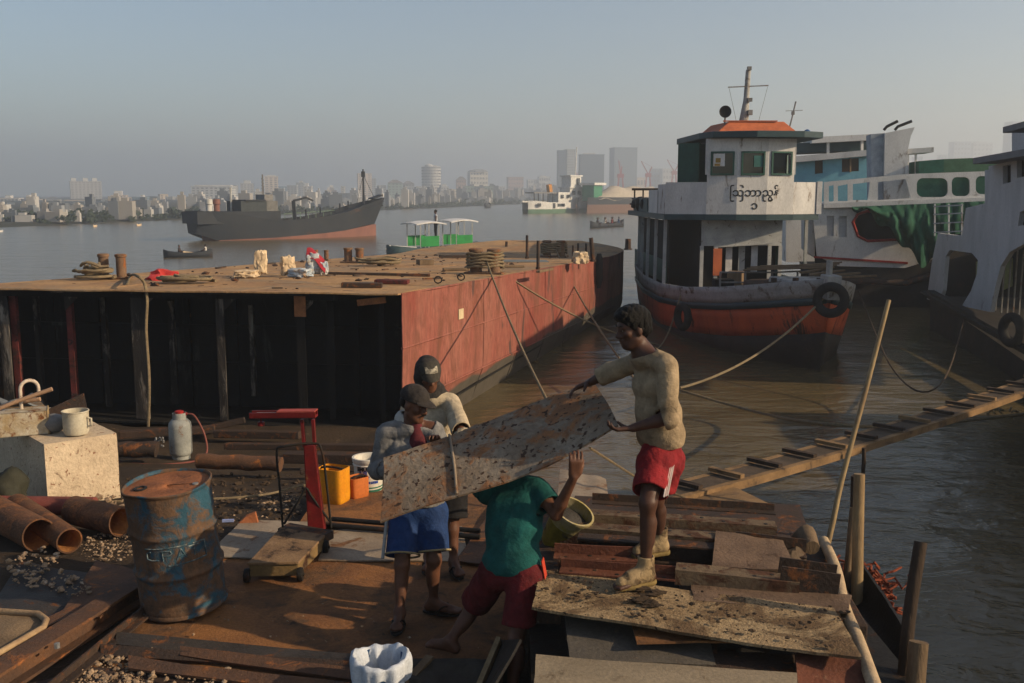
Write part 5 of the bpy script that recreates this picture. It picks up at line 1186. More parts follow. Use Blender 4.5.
hp = spline([p + Vector((0.1, 0, 0.585)), p + Vector((0.2, -0.02, 0.56)), p + Vector((0.32, -0.05, 0.34)), p + Vector((0.36, -0.1, 0.12)), p + Vector((0.28, -0.2, 0.03)), p + Vector((-0.1, -0.4, 0.03)), p + Vector((-0.5, -0.35, 0.03)), p + Vector((-0.9, -0.2, 0.03))], 8)
mb = MB(); mb.tube(hp, 0.013, 8); tag(mb.build('hose', mat('red_brown_hose', (0.20, 0.065, 0.05), rough=0.5, bump=0.05), None, smooth=60), 'red-brown hose curling from the gas cylinder valve', 'hose')
# logs / pipes on the dark ground by the barge
def log(a, b, r_, m_, label, name='steel_pipe', cat='pipe'):
    a, b = Vector(a), Vector(b); mb = MB(); pts = [a.lerp(b, k / 8) + Vector((0, 0, 0.008 * math.sin(k * 2.1))) for k in range(9)]; mb.tube(pts, [r_ * (1 + 0.04 * math.sin(k * 1.7)) for k in range(9)], 16)
    tag(mb.build(name, m_, None, smooth=50), label, cat)
log(G(198, 467, -0.22) + Vector((0, 0, 0.07)), G(281, 470, -0.22) + Vector((0, 0, 0.07)), 0.085, m_rust, 'rusty round bar lying right of the gas cylinder', 'steel_bar', 'bar')
log(G(100, 457, -0.36) + Vector((0, 0, 0.09)), G(157, 456, -0.36) + Vector((0, 0, 0.09)), 0.10, m_rustdark, 'dark pipe poking out behind the concrete block')
p = G(160, 452, -0.36) + Vector((0, 0, 0.12)); mb = MB(); r = random.Random(3)
for k in range(14): mb.blob(p + Vector((r.uniform(-.07, .07), r.uniform(-.05, .05), r.uniform(-.05, .07))), (0.018,) * 3, 1, 0.3, k)
tag(mb.build('valve_cluster', m_metalg, None), 'small pale cluster of fittings at the end of the dark pipe', 'fittings')
# clutter: timbers and bars in the dark under the cut edge
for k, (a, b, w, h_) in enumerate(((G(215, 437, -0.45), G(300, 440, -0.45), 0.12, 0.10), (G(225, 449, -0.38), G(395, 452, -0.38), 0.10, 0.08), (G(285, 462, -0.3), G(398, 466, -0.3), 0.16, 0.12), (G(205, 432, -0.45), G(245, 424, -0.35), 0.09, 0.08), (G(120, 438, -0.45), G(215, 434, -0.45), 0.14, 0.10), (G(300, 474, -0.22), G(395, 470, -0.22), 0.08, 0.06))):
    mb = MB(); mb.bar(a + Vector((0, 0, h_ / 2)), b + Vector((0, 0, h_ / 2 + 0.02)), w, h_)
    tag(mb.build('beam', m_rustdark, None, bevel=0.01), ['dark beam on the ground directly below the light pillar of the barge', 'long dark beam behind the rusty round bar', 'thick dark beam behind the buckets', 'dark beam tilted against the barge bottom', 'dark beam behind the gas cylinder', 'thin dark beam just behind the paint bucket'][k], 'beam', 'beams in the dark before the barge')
# --------------------------------------------------------------- weighing scale
m_sred = mat('scale_red_paint', (0.165, 0.014, 0.014), (0.10, 0.011, 0.011), 5, rough=0.45, rust=RUST, rust_amt=0.22, rust_scale=8, bump=0.12)
m_scalew = mat('scale_platform_wood', (0.24, 0.15, 0.08), (0.15, 0.09, 0.05), 5, rough=0.8, rust=(0.05, 0.035, 0.025), rust_amt=0.3, rust_scale=5, bump=0.4)
ZP = 0.155
q = [G(247, 563, ZP), G(298.5, 562, ZP), G(325, 535, ZP), G(281, 527, ZP)]
scale_o = thing('platform_scale', 'old red platform weighing scale with steel rod frame', 'scale', (q[0] + q[2]) / 2 - Vector((0, 0, ZP)))
mb = MB(); mb.prism([v - Vector((0, 0, 0.02)) for v in q], (0, 0, 0.02)); mb.build('platform', m_scalew, scale_o, bevel=0.004)
cen = (q[0] + q[1] + q[2] + q[3]) / 4
mb = MB(); mb.prism([cen + (v - cen) * 0.96 - Vector((0, 0, 0.115)) for v in q], (0, 0, 0.094)); mb.build('bed', mat('scale_bed_ochre', (0.20, 0.13, 0.055), (0.12, 0.08, 0.04), 5, rust=RUSTD, rust_amt=0.3), scale_o, bevel=0.008)
for k in (0, 1, 2, 3):
    v = cen + (q[k] - cen) * 0.98; v = Vector((v.x, v.y, 0.055)); d = (q[1] - q[0]).normalized() * (1 if k in (1, 2) else -1)
    M_ = d.to_track_quat('Z', 'Y').to_matrix().to_4x4(); M_.translation = v + d * 0.01
    mb = MB(); mb.lathe([(0.012, -0.02), (0.05, -0.02), (0.055, 0.0), (0.05, 0.02), (0.015, 0.02), (0.012, 0.03)], 18, M_, (True, True)); mb.build('wheel', m_black, scale_o, smooth=40)
bk = (q[2] + q[3]) / 2 + (q[2] - q[1]).normalized() * 0.14; bk.z = 0
bk = G(317, 530, 0.10); bk.z = 0.0
mb = MB(); mb.bar(Vector((q[3].x, q[3].y, 0.11)) + (q[3] - q[0]).normalized() * 0.07, Vector((q[2].x, q[2].y, 0.11)) + (q[2] - q[1]).normalized() * 0.07, 0.16, 0.07); mb.build('back_beam', m_rustdark, scale_o, bevel=0.006)
top = Vector((bk.x - 0.055, bk.y + 0.02, 1.035))
mb = MB(); 
def pcol(u, z): return bk.lerp(top, z / 1.06) + Vector((0, 0, 0))
lo_w, hi_w = 0.070, 0.046
b0, t0 = Vector((bk.x, bk.y, 0.10)), bk.lerp(top, 0.80)
vs_ = [b0 + Vector((sx * lo_w, sy * 0.04, 0)) for sx, sy in ((-1, -1), (1, -1), (1, 1), (-1, 1))] + [t0 + Vector((sx * hi_w, sy * 0.03, 0)) for sx, sy in ((-1, -1), (1, -1), (1, 1), (-1, 1))]
mb.mesh(vs_, [(3, 2, 1, 0), (4, 5, 6, 7), (0, 1, 5, 4), (1, 2, 6, 5), (2, 3, 7, 6), (3, 0, 4, 7)]); mb.build('pillar', m_sred, scale_o, bevel=0.008)
mb = MB()
for sx in (-1, 1): mb.bar(t0 + Vector((sx * 0.042, 0, -0.02)), top + Vector((sx * 0.045, 0, 0)), 0.022, 0.05)
mb.build('fork', m_sred, scale_o)
mb = MB(); a, b = top + Vector((-0.47, 0.03, 0.015)), top + Vector((0.075, -0.01, 0.03))
mb.bar(a, b, 0.09, 0.016); mb.bar(a + Vector((0, -0.045, 0.02)), b + Vector((0, -0.045, 0.02)), 0.012, 0.042); mb.bar(a + Vector((0, 0.045, 0.02)), b + Vector((0, 0.045, 0.02)), 0.012, 0.042); mb.build('beam_box', m_sred, scale_o)
mb = MB(); mb.bar(a.lerp(b, 0.42) + Vector((0, 0, 0.046)), b + Vector((0, 0, 0.046)), 0.102, 0.010); mb.build('beam_cover', mat('scale_red_faded', (0.36, 0.07, 0.055), bump=0.1), scale_o)
mb = MB(); mb.bar(a + Vector((0.05, 0, 0.025)), b - Vector((0.05, 0, -0.025)), 0.012, 0.02); mb.build('balance_beam', m_metalg, scale_o)
mb = MB(); mb.lathe([(0.0, -0.05), (0.03, -0.045), (0.03, -0.015), (0.008, -0.01), (0.008, 0.01)], 14, Matrix.Translation(a + Vector((0.08, 0, -0.03)))); mb.build('poise_weight', m_sred, scale_o, smooth=40)
# rod frame
y_ = bk.y - 0.06; fl = G(283, 531, 0.12); fr_ = G(331, 528, 0.12)
tl = Vector((fl.x - 0.03, fl.y, 0.83)); tr = Vector((fr_.x - 0.05, fr_.y, 0.83))
mb = MB(); mb.tube(spline([fl, fl.lerp(tl, 0.5), tl - Vector((0, 0, 0.05)), tl + Vector((0.05, 0, 0.0)), tr - Vector((0.08, 0, -0.01)), tr - Vector((0.01, 0, 0.05)), fr_.lerp(tr, 0.5), fr_], 5), 0.010, 8); mb.build('rod_frame', m_black, scale_o, smooth=60)
mid = (fl + fr_) / 2 + Vector((0, 0, 0.36)); mb = MB(); mb.tube(spline([fl + Vector((0.01, 0, 0.06)), fl.lerp(mid, 0.75), mid + Vector((0.0, 0, -0.01)), fr_.lerp(mid, 0.75), fr_ + Vector((-0.01, 0, 0.06))], 5), 0.010, 8); mb.build('rod_brace', m_black, scale_o, smooth=60)
# --------------------------------------------------------------- containers
def cut_can(px, py, w, d, h_, m_, rz, label, z0=0.0):
    p = G(px, py, z0); o = thing('cut_container', label, 'container', p, 'cut-open plastic containers'); M_ = Matrix.Translation(p) @ Matrix.Rotation(rz, 4, 'Z')
    def ring(s, zz, r_=0.28):
        out = []
        for k in range(32):
            a = 2 * math.pi * k / 32; c, s_ = math.cos(a), math.sin(a); e = 0.34
            out.append((w / 2 * s * math.copysign(abs(c) ** e, c), d / 2 * s * math.copysign(abs(s_) ** e, s_), zz))
        return out
    zs = [(0.90, 0.0), (0.98, 0.02), (1.0, 0.06)] + [(1.0 + 0.006 * math.sin(k * 2.2), 0.06 + (h_ - 0.08) * k / 6) for k in range(1, 7)] + [(1.0, h_)]
    zs += [(0.95, h_), (0.95, 0.03)]
    vs_ = [v for s, zz in zs for v in ring(s, zz + (0.012 * math.sin(3 * s) if zz >= h_ else 0))]; n = 32; fs_ = []
    for i in range(len(zs) - 1):
        for k in range(n): fs_.append((i * n + k, i * n + (k + 1) % n, (i + 1) * n + (k + 1) % n, (i + 1) * n + k))
    fs_ += [tuple(range(n - 1, -1, -1)), tuple(range((len(zs) - 1) * n, len(zs) * n))]
    mb = MB(); mb.mesh(vs_, fs_, M_); mb.build('shell', m_, o, smooth=40)
    mb = MB(); mb.tube([M_ @ Vector((-w * 0.47, 0, h_ - 0.01)), M_ @ Vector((-w * 0.2, -d * 0.1, h_ + 0.01)), M_ @ Vector((w * 0.2, -d * 0.1, h_ + 0.01)), M_ @ Vector((w * 0.47, 0, h_ - 0.01))], 0.012, 6); mb.build('rope_handle', m_black, o)
    mb = MB(); mb.mesh(ring(0.93, h_ * 0.55), [tuple(range(n))], M_); mb.build('contents', m_dark, o)
cut_can(334, 502, 0.265, 0.22, 0.335, mat('yellow_plastic', (0.62, 0.27, 0.015), (0.55, 0.20, 0.012), 5, rough=0.45, rust=(0.35, 0.13, 0.03), rust_amt=0.12, rust_scale=9, bump=0.08), -0.35, 'tall yellow-orange cut-open container next to the weighing scale', -0.02)
cut_can(357, 497, 0.19, 0.17, 0.20, mat('orange_plastic', (0.52, 0.15, 0.035), (0.42, 0.12, 0.03), 5, rough=0.55, rust=(0.45, 0.25, 0.15), rust_amt=0.2, rust_scale=9, bump=0.08), 0.75, 'short orange cut-open container between yellow container and paint bucket', -0.02)
p = G(369, 490, -0.03); o = thing('paint_bucket', 'white paint bucket with blue lettering and green bands', 'bucket', p); m_bw = mat('bucket_white', (0.66, 0.63, 0.56), (0.55, 0.52, 0.45), 6, rough=0.5, rust=(0.3, 0.22, 0.13), rust_amt=0.12, rust_scale=9, bump=0.05)
PR = lambda z: 0.128 + 0.022 * z / 0.33
mb = MB(); mb.lathe([(0.0, 0), (0.126, 0.0), (PR(0.02), 0.012), (PR(0.27), 0.27), (PR(0.28) + 0.008, 0.275), (PR(0.30), 0.285), (PR(0.31) + 0.008, 0.30), (PR(0.33) + 0.010, 0.325), (PR(0.33) + 0.010, 0.34), (0.138, 0.34), (0.122, 0.02), (0.0, 0.02)], 40, Matrix.Translation(p)); mb.build('pail', m_bw, o, smooth=40)
for z0, z1, nm, mm in ((0.012, 0.035, 'green_band', mat('bucket_green', (0.03, 0.14, 0.09), bump=0)), (0.048, 0.062, 'green_band', _mats['bucket_green'])):
    mb = MB(); mb.lathe([(PR(z0) + 0.0022, z0), (PR(z1) + 0.0022, z1)], 40, Matrix.Translation(p)); mb.build(nm, mm, o)
def bucket_text(body, size, a0, z0, m_):
    cu = bpy.data.curves.new('lettering', 'FONT'); cu.body = body; cu.size = size; cu.align_x = 'CENTER'; cu.resolution_u = 3; cu.offset = 0.003
    t = bpy.data.objects.new('tmp', cu); col.objects.link(t); me = bpy.data.meshes.new_from_object(t.evaluated_get(bpy.context.evaluated_depsgraph_get())); bpy.data.objects.remove(t)
    bm = bmesh.new(); bm.from_mesh(me); bmesh.ops.triangulate(bm, faces=bm.faces)
    for _ in range(2): bmesh.ops.subdivide_edges(bm, edges=[e for e in bm.edges if e.calc_length() > 0.02], cuts=1)
    for v in bm.verts:
        zz = v.co.y + z0; r_ = PR(zz) + 0.0025; a = a0 + v.co.x / r_; v.co = (r_ * math.cos(a), r_ * math.sin(a), zz)
    bm.to_mesh(me); bm.free(); me.materials.clear(); me.materials.append(m_); ob = bpy.data.objects.new('lettering', me); col.objects.link(ob); ob.parent = o
bucket_text('ULTRA', 0.085, R(-68), 0.165, mat('bucket_blue', (0.015, 0.06, 0.35), bump=0)); bucket_text('EMULSION', 0.052, R(-80), 0.228, m_ink); bucket_text('18 LITRE', 0.03, R(-66), 0.10, _mats['bucket_blue'])
# blue tub with a white sack turned over its rim
p = G(381, 702, 0.0); o = thing('tub', 'blue tub lined with a white sack in front of the worker', 'tub', p)
mb = MB(); mb.lathe([(0.0, 0), (0.125, 0.0), (0.15, 0.26), (0.14, 0.26), (0.118, 0.02)], 32, Matrix.Translation(p)); mb.build('shell', mat('deep_blue_plastic', (0.015, 0.06, 0.16), rough=0.5, bump=0.1), o, smooth=40)
mb = MB()
def sackf(u, v):
    a = 2 * math.pi * u; w = 0.010 * math.sin(7 * a + 1) + 0.008 * math.sin(13 * a + 2)
    pr_ = [(0.163 + w, 0.17 + 0.025 * math.sin(3 * a) + 0.012 * math.sin(8 * a)), (0.168 + w, 0.235), (0.170 + w * 0.6, 0.275 + 0.012 * math.sin(2 * a + 1)), (0.152, 0.288 + 0.014 * math.sin(2 * a + 1) + w * 0.5), (0.130 - w, 0.262), (0.118 - w * 1.4, 0.20), (0.10 + w, 0.12)]
    x = v * (len(pr_) - 1); i = min(int(x), len(pr_) - 2); f = x - i; r_ = pr_[i][0] * (1 - f) + pr_[i + 1][0] * f; zz = pr_[i][1] * (1 - f) + pr_[i + 1][1] * f
    return p + Vector((r_ * math.cos(a), r_ * math.sin(a), zz))
mb.sheet(sackf, 72, 14); mb.build('sack_liner', mat('white_woven_sack', (0.50, 0.54, 0.60), (0.42, 0.46, 0.52), 8, rough=0.8, bump=0.25, bscale=70), o, smooth=180)
mb = MB(); mb.lathe([(0.0, 0.16), (0.11, 0.13)], 24, Matrix.Translation(p)); mb.build('contents', m_dark, o)
# --------------------------------------------------------------- girders and strips at the bottom left
def channel(a, b, w, h_, th, m_, name, label, up=(0, 0, 1), kind='u', group=None, cat='beam', holes=0):
    """rolled section from a to b: u = channel lying open side up-ish, l = angle, i = joist"""
    a, b = Vector(a), Vector(b); d = (b - a).normalized(); upv = Vector(up); x = d.cross(upv).normalized(); z = x.cross(d); o = thing(name, label, cat, (a + b) / 2, group)
    def piece(nm, cx, cz, sw, sh):
        mb = MB(); n = 6
        for k in range(n):
            p0, p1 = a.lerp(b, k / n), a.lerp(b, (k + 1) / n)
            wob0, wob1 = 0.006 * mnoise.noise(p0 * 3), 0.006 * mnoise.noise(p1 * 3)
            vs_ = []
            for p_, wv in ((p0, wob0), (p1, wob1)):
                for sx, sz in ((-1, -1), (1, -1), (1, 1), (-1, 1)): vs_.append(p_ + x * (cx + sx * sw / 2) + z * (cz + wv + sz * sh / 2))
            fs_ = [(0, 1, 5, 4), (1, 2, 6, 5), (2, 3, 7, 6), (3, 0, 4, 7)]
            if k == 0: fs_.append((3, 2, 1, 0))
            if k == n - 1: fs_.append((4, 5, 6, 7))
            mb.mesh(vs_, fs_)
        return mb.build(nm, m_, o)
    if kind == 'u': piece('web', 0, 0, w, th); piece('flange', -w / 2 + th / 2, h_ / 2, th, h_ - th); piece('flange', w / 2 - th / 2, h_ / 2, th, h_ - th)
    elif kind == 'n': piece('web', 0, 0, w, th); piece('flange', -w / 2 + th / 2, -h_ / 2, th, h_ - th); piece('flange', w / 2 - th / 2, -h_ / 2, th, h_ - th)
    elif kind == 'l': piece('web', 0, 0, w, th); piece('flange', -w / 2 + th / 2, h_ / 2, th, h_ - th)
    else: piece('web', 0, 0, th, h_ - 2 * th); piece('flange', 0, h_ / 2 - th / 2, w, th); piece('flange', 0, -h_ / 2 + th / 2, w, th)
    L_ = (b - a).length
    for k in range(holes):
        c = a + d * L_ * (k + 0.5) / holes; 
        if kind in ('n', 'u', 'l'): q_ = z.to_track_quat('Z', 'Y').to_matrix().to_4x4(); q_.translation = c + z * (th / 2 + 0.001) + x * 0.2 * w * (-1) ** k
        mb = MB(); mb.lathe([(0.0, 0.0), (0.012, 0.0), (0.014, -0.004)], 10, q_); mb.build('bolt_hole', m_black, o)
    return o
channel(G(-60, 716, 0.05), G(142, 588, 0.05), 0.16, 0.15, 0.02, m_rust, 'girder', 'rusty girder nearest the rubble at the bottom left', kind='i')
channel(G(-50, 668, 0.07), G(146, 577, 0.06), 0.12, 0.10, 0.018, m_rust, 'girder', 'rusty girder covered in rust flakes behind the first one', kind='n')
channel(G(20, 720, 0.04), G(150, 612, 0.03), 0.07, 0.06, 0.014, m_rustdark, 'girder', 'thin dark girder on the rubble side at the bottom left', kind='l')
mb = MB(); mb.lathe([(0.018, 0), (0.018, 0.03), (0.0, 0.032)], 6, Matrix.Translation(G(57, 648, 0.12))); tag(mb.build('bolt', m_metalg, None), 'lone steel bolt sitting on the rusty girder', 'bolt')
plate('scrap_plate', [(-40, 650, 0.05), (30, 630, 0.055), (130, 583, 0.05), (20, 560, 0.05)], 0.014, m_dkplate, 'dark plate between the pipes and the girders', seed=12, warp=0.03, group='scrap plates left of the drum')
plate('scrap_plate', [(62, 612, 0.07), (100, 618, 0.07), (146, 572, 0.06), (96, 560, 0.06)], 0.012, m_rust, 'brown plate with sand on it left of the drum foot', seed=13, warp=0.015, group='scrap plates left of the drum')
plate('scrap_plate', [(-30, 670, 0.10), (40, 632, 0.10), (42, 616, 0.10), (-30, 606, 0.09)], 0.012, m_wood, 'tan bent-edged sheet at the far left edge', seed=14, warp=0.02, group='scrap plates left of the drum')
mb = MB(); mb.tube([G(-20, 610, 0.115), G(38, 614, 0.115), G(46, 620, 0.115), G(43, 628, 0.115), G(-20, 664, 0.115)], 0.022, 8); tag(mb.build('edge_strip', mat('sandy_wood_strip', (0.36, 0.25, 0.14), (0.26, 0.17, 0.10), 8, bump=0.4), None, smooth=50), 'sandy rounded strip edging the tan sheet', 'strip')
strips = (((112, 636, 0.03), (340, 650, 0.03), (480, 666, 0.03), (478, 678, 0.03), (330, 661, 0.03), (114, 644, 0.03)),)
for k, (x0, y0, x1, y1, hgt, m_, lab) in enumerate(((116, 632, 486, 664, 13, m_dkplate, 'grey flat strip just below the drum'), (100, 645, 360, 662, 9, m_rustdark, 'dark strip second below the drum'), (180, 645, 372, 670, 11, m_rust, 'rusty strip third below the drum, by the white sack'), (128, 656, 350, 683, 12, m_rust, 'rusty strip lowest in the row below the drum'))):
    plate('steel_strip', [(x0, y0 + hgt, 0.035 + 0.008 * k), (x1, y1 + hgt, 0.035 + 0.008 * k), (x1, y1, 0.055 + 0.008 * k), (x0, y0, 0.06 + 0.008 * k)], 0.016, m_, lab, 'strip', nu=20, nv=3, warp=0.012, sag=0.004, seed=20 + k, group='strips of steel below the drum', jag=0.012)
plate('steel_strip', [(-10, 693, 0.02), (500, 720, 0.02), (500, 690, 0.03), (90, 668, 0.02)], 0.012, m_rustdark, 'dark steel sheet along the bottom edge', 'strip', seed=31, warp=0.02, nu=16)
# plank ends and rags between the tub and the stack
mb = MB(); mb.bar(G(400, 690, 0.06), G(430, 657, 0.10), 0.05, 0.02); tag(mb.build('batten', m_wood, None), 'short batten leaning beside the white sack', 'batten')
mb = MB(); mb.sheet(lambda u, v: G(405 + 90 * u, 660 + 40 * v, 0.04 + 0.06 * abs(mnoise.noise(Vector((u * 4, v * 4, 3)))) + 0.02), 14, 10, 0.01); tag(mb.build('tarpaulin', mat('dark_dusty_tarp', (0.055, 0.048, 0.038), (0.035, 0.03, 0.026), 4, bump=0.4, bscale=20), None, smooth=60), 'dusty dark tarpaulin on the ground beside the white sack', 'tarpaulin')
mb = MB(); mb.tube(spline([G(-20, 505, -0.02) + Vector((0, 0, 0.012)), G(230, 498, -0.06), G(300, 486, -0.10), G(330, 483, -0.1)], 8), 0.012, 6); tag(mb.build('rope', m_rope, None, smooth=60), 'thin rope lying across the dirt behind the weighing scale', 'rope')
# --------------------------------------------------------------- rubble: stones nobody could count
def rubble(poly, n, smin, smax, m_, label, seed, z_of=None):
    r = random.Random(seed); mb = MB(); xs_ = [p[0] for p in poly]; ys_ = [p[1] for p in poly]; done = 0
    while done < n:
        x, y = r.uniform(min(xs_), max(xs_)), r.uniform(min(ys_), max(ys_)); inside = False; j = len(poly) - 1
        for i in range(len(poly)):
            if (poly[i][1] > y) != (poly[j][1] > y) and x < (poly[j][0] - poly[i][0]) * (y - poly[i][1]) / (poly[j][1] - poly[i][1]) + poly[i][0]: inside = not inside
            j = i
        if not inside: continue
        p = G(x, y, 0); p.z = (z_of if z_of is not None else gz(p)); s = smin + (smax - smin) * r.random() ** 3
        mb.blob(p + Vector((0, 0, s * 0.35)), (s * r.uniform(0.7, 1.3), s * r.uniform(0.6, 1.1), s * r.uniform(0.4, 0.8)), 1, 0.8, r.randint(0, 99), Euler((0, 0, r.uniform(0, 6))).to_matrix()); done += 1
    return tag(mb.build('rubble', m_, None), label, kind='stuff')
m_chip = mat('pale_chips', (0.34, 0.24, 0.155), (0.20, 0.135, 0.085), 12, rough=0.95, rust=(0.5, 0.42, 0.33), rust_amt=0.25, rust_scale=20, bump=0.5)
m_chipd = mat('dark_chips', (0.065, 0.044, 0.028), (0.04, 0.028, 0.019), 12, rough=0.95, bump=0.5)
rubble([(62, 683), (95, 655), (140, 640), (165, 660), (150, 690), (60, 700)], 620, 0.004, 0.026, m_chip, 'pale rubble and chips heaped at the bottom left', 1, 0.02)
rubble([(70, 690), (190, 672), (330, 690), (200, 700)], 160, 0.005, 0.02, m_chip, 'scattered chips along the bottom strips', 2, 0.045)
rubble([(10, 590), (8, 570), (42, 556), (62, 566), (40, 600)], 150, 0.005, 0.03, m_chip, 'pale chips in front of the pipe mouths', 3, 0.07)
rubble([(45, 600), (60, 580), (85, 590), (92, 604), (75, 608)], 70, 0.006, 0.028, m_chip, 'small pale chips on the brown plate', 4, 0.075)
rubble([(78, 548), (90, 535), (130, 530), (132, 560), (85, 562)], 260, 0.004, 0.018, m_chip, 'pale gravel under the short orange pipe', 5, 0.0)
rubble([(60, 508), (118, 490), (135, 505), (130, 520), (70, 516)], 130, 0.01, 0.05, m_chip, 'broken pale lumps at the foot of the concrete block', 6, -0.02)
rubble([(120, 470), (300, 470), (310, 530), (215, 545), (190, 500), (120, 490)], 220, 0.004, 0.018, m_chip, 'pale grit strewn on the dirt behind the drum', 7)
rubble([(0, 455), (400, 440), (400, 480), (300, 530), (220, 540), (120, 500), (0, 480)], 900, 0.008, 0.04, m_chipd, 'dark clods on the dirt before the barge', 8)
rubble([(230, 545), (470, 555), (480, 650), (150, 640)], 60, 0.004, 0.012, m_chip, 'specks of grit on the walking plate', 9, 0.012)
rubble([(255, 470), (300, 475), (300, 500), (262, 500)], 120, 0.006, 0.03, m_chip, 'pale debris behind the scale pillar', 10)
mb = MB(); p = G(247, 525, 0.0); mb.prism([p + Vector((-0.09, 0, 0)), p + Vector((0.09, 0.02, 0)), p + Vector((0.06, 0.05, 0.09)), p + Vector((-0.02, 0.04, 0.06))], (0, 0.03, 0.01)); tag(mb.build('brick_shard', mat('brick_orange', (0.34, 0.12, 0.05), bump=0.4), None), 'orange shard of brick beside the weighing scale', 'shard')
mb = MB(); mb.box(G(228, 522, 0.0) + Vector((0, 0, 0.012)), (0.10, 0.03, 0.02), rot=(0, 0, 0.1)); tag(mb.build('lighter', mat('pale_blue_plastic', (0.30, 0.36, 0.62), rough=0.4, bump=0), None), 'tiny pale blue plastic stick on the dirt behind the drum', 'litter')
# ================================================================== the stack of scrap plates and sections on the right
m_sandp = mat('sandy_plate', (0.40, 0.29, 0.165), (0.29, 0.20, 0.11), 2.2, rough=0.95, rust=(0.11, 0.070, 0.038), rust_amt=0.42, rust_scale=2.4, rust2=(0.15, 0.095, 0.052), spots=(0.030, 0.022, 0.016), spot_scale=30, spot_amt=0.30, bump=0.9, bscale=60, fine=0.5)
m_tanp = mat('tan_grey_plate', (0.27, 0.215, 0.145), (0.19, 0.15, 0.10), 1.6, rough=0.75, rust=(0.17, 0.12, 0.075), rust_amt=0.3, rust_scale=3, bump=0.3)
m_gplate = mat('grey_dark_plate', (0.12, 0.105, 0.085), (0.08, 0.07, 0.058), 2, rough=0.75, rust=(0.22, 0.16, 0.11), rust_amt=0.2, rust_scale=5, bump=0.35)
m_redp = mat('red_brown_section', (0.15, 0.055, 0.033), (0.09, 0.036, 0.024), 4, rough=0.85, rust=(0.26, 0.13, 0.08), rust_amt=0.22, rust_scale=7, bump=0.45)
m_pinkp = mat('pinkish_rust_plate', (0.165, 0.110, 0.075), (0.10, 0.066, 0.046), 3, rough=0.85, rust=(0.10, 0.06, 0.04), rust_amt=0.22, rust_scale=9, bump=0.5)
m_sect = mat('dusty_section', (0.16, 0.115, 0.072), (0.095, 0.068, 0.045), 3, rough=0.85, rust=(0.095, 0.045, 0.026), rust_amt=0.45, rust_scale=6, bump=0.45)
SG = 'scrap steel stacked by the water'
plate('scrap_plate', [(532, 607, 0.60), (862, 657, 0.60), (834, 607, 0.60), (541, 568, 0.60)], 0.016, m_sandp, 'long mud-caked plate the booted man stands on', nu=40, nv=16, warp=0.012, sag=0.012, seed=1, bumpy=0.004, group=SG)
plate('scrap_plate', [(532, 720, 0.52), (800, 730, 0.52), (797, 673, 0.52), (536, 655, 0.52)], 0.014, m_tanp, 'tan grey plate along the bottom edge of the stack', nu=24, nv=10, warp=0.01, seed=2, group=SG)
plate('scrap_plate', [(570, 660, 0.46), (716, 664, 0.46), (704, 612, 0.50), (564, 608, 0.50)], 0.014, m_gplate, 'dark grey plate lying under the mud-caked plate', nu=16, nv=8, warp=0.01, seed=3, group=SG)
plate('scrap_plate', [(637, 643, 0.53), (760, 640, 0.53), (740, 624, 0.53), (632, 624, 0.53)], 0.012, m_rustlit, 'orange-edged offcut peeping out under the mud-caked plate', seed=4, warp=0.008, group=SG)
plate('scrap_plate', [(694, 600, 0.585), (848, 612, 0.585), (852, 596, 0.58), (690, 580, 0.585)], 0.012, m_pinkp, 'pinkish plate peeping out behind the mud-caked plate', nu=16, seed=5, warp=0.01, group=SG)
plate('scrap_plate', [(712, 565, 0.66), (797, 572, 0.62), (783, 540, 0.66), (716, 531, 0.70)], 0.016, m_pinkp, 'bent reddish plate among the sections at the back', nu=12, seed=6, warp=0.012, group=SG)
# sections
channel(G(560, 570, 0.60), G(676, 578, 0.60), 0.10, 0.06, 0.010, m_redp, 'angle_iron', 'red-brown angle iron right behind the front boot', kind='l', group=SG, holes=5)
channel(G(554, 556, 0.62), G(650, 560, 0.62), 0.10, 0.07, 0.010, m_redp, 'angle_iron', 'red-brown angle iron second behind the front boot', kind='l', group=SG, holes=4)
channel(G(676, 567, 0.66), G(799, 580, 0.64), 0.13, 0.09, 0.012, m_sect, 'channel_beam', 'dusty channel with bolt holes right of the boots', kind='n', group=SG, holes=7)
channel(G(562, 524, 0.68), G(720, 537, 0.68), 0.13, 0.12, 0.012, m_sect, 'channel_beam', 'dusty grey channel with rivet holes behind the rear boot', kind='n', group=SG, holes=8)
channel(G(578, 545, 0.62), G(724, 556, 0.60), 0.12, 0.13, 0.012, m_rustdark, 'channel_beam', 'dark channel in the shade between the two dusty ones', kind='i', group=SG)
channel(G(588, 512, 0.70), G(776, 524, 0.66), 0.12, 0.06, 0.010, m_sect, 'angle_iron', 'pale angle iron second from the water', kind='n', group=SG, holes=9)
channel(G(592, 502, 0.68), G(775, 513, 0.64), 0.08, 0.06, 0.010, m_rustdark, 'angle_iron', 'dark angle iron along the waterside edge of the stack', kind='l', group=SG)
channel(G(735, 548, 0.60), G(806, 556, 0.58), 0.10, 0.10, 0.012, m_rustdark, 'angle_iron', 'short dark angle iron at the right back of the stack', kind='l', group=SG)
plate('scrap_plate', [(745, 568, 0.60), (808, 575, 0.56), (806, 548, 0.60), (760, 540, 0.62)], 0.02, m_sect, 'crumpled muddy plate at the right back of the stack', nu=14, nv=10, seed=9, warp=0.08, bumpy=0.02, group=SG)
channel(G(778, 583, 0.60), G(836, 592, 0.57), 0.16, 0.14, 0.012, m_rustdark, 'box_section', 'short rusty box section at the right end of the stack', kind='u', group=SG)
mb = MB(); mb.tube([G(798, 540, 0.56), G(806, 535, 0.63), G(812, 548, 0.60)], [0.05, 0.07, 0.05], 10); tag(mb.build('wood_stump', m_wood, None, smooth=60), 'rounded wooden stump end at the waterside corner', 'stump')
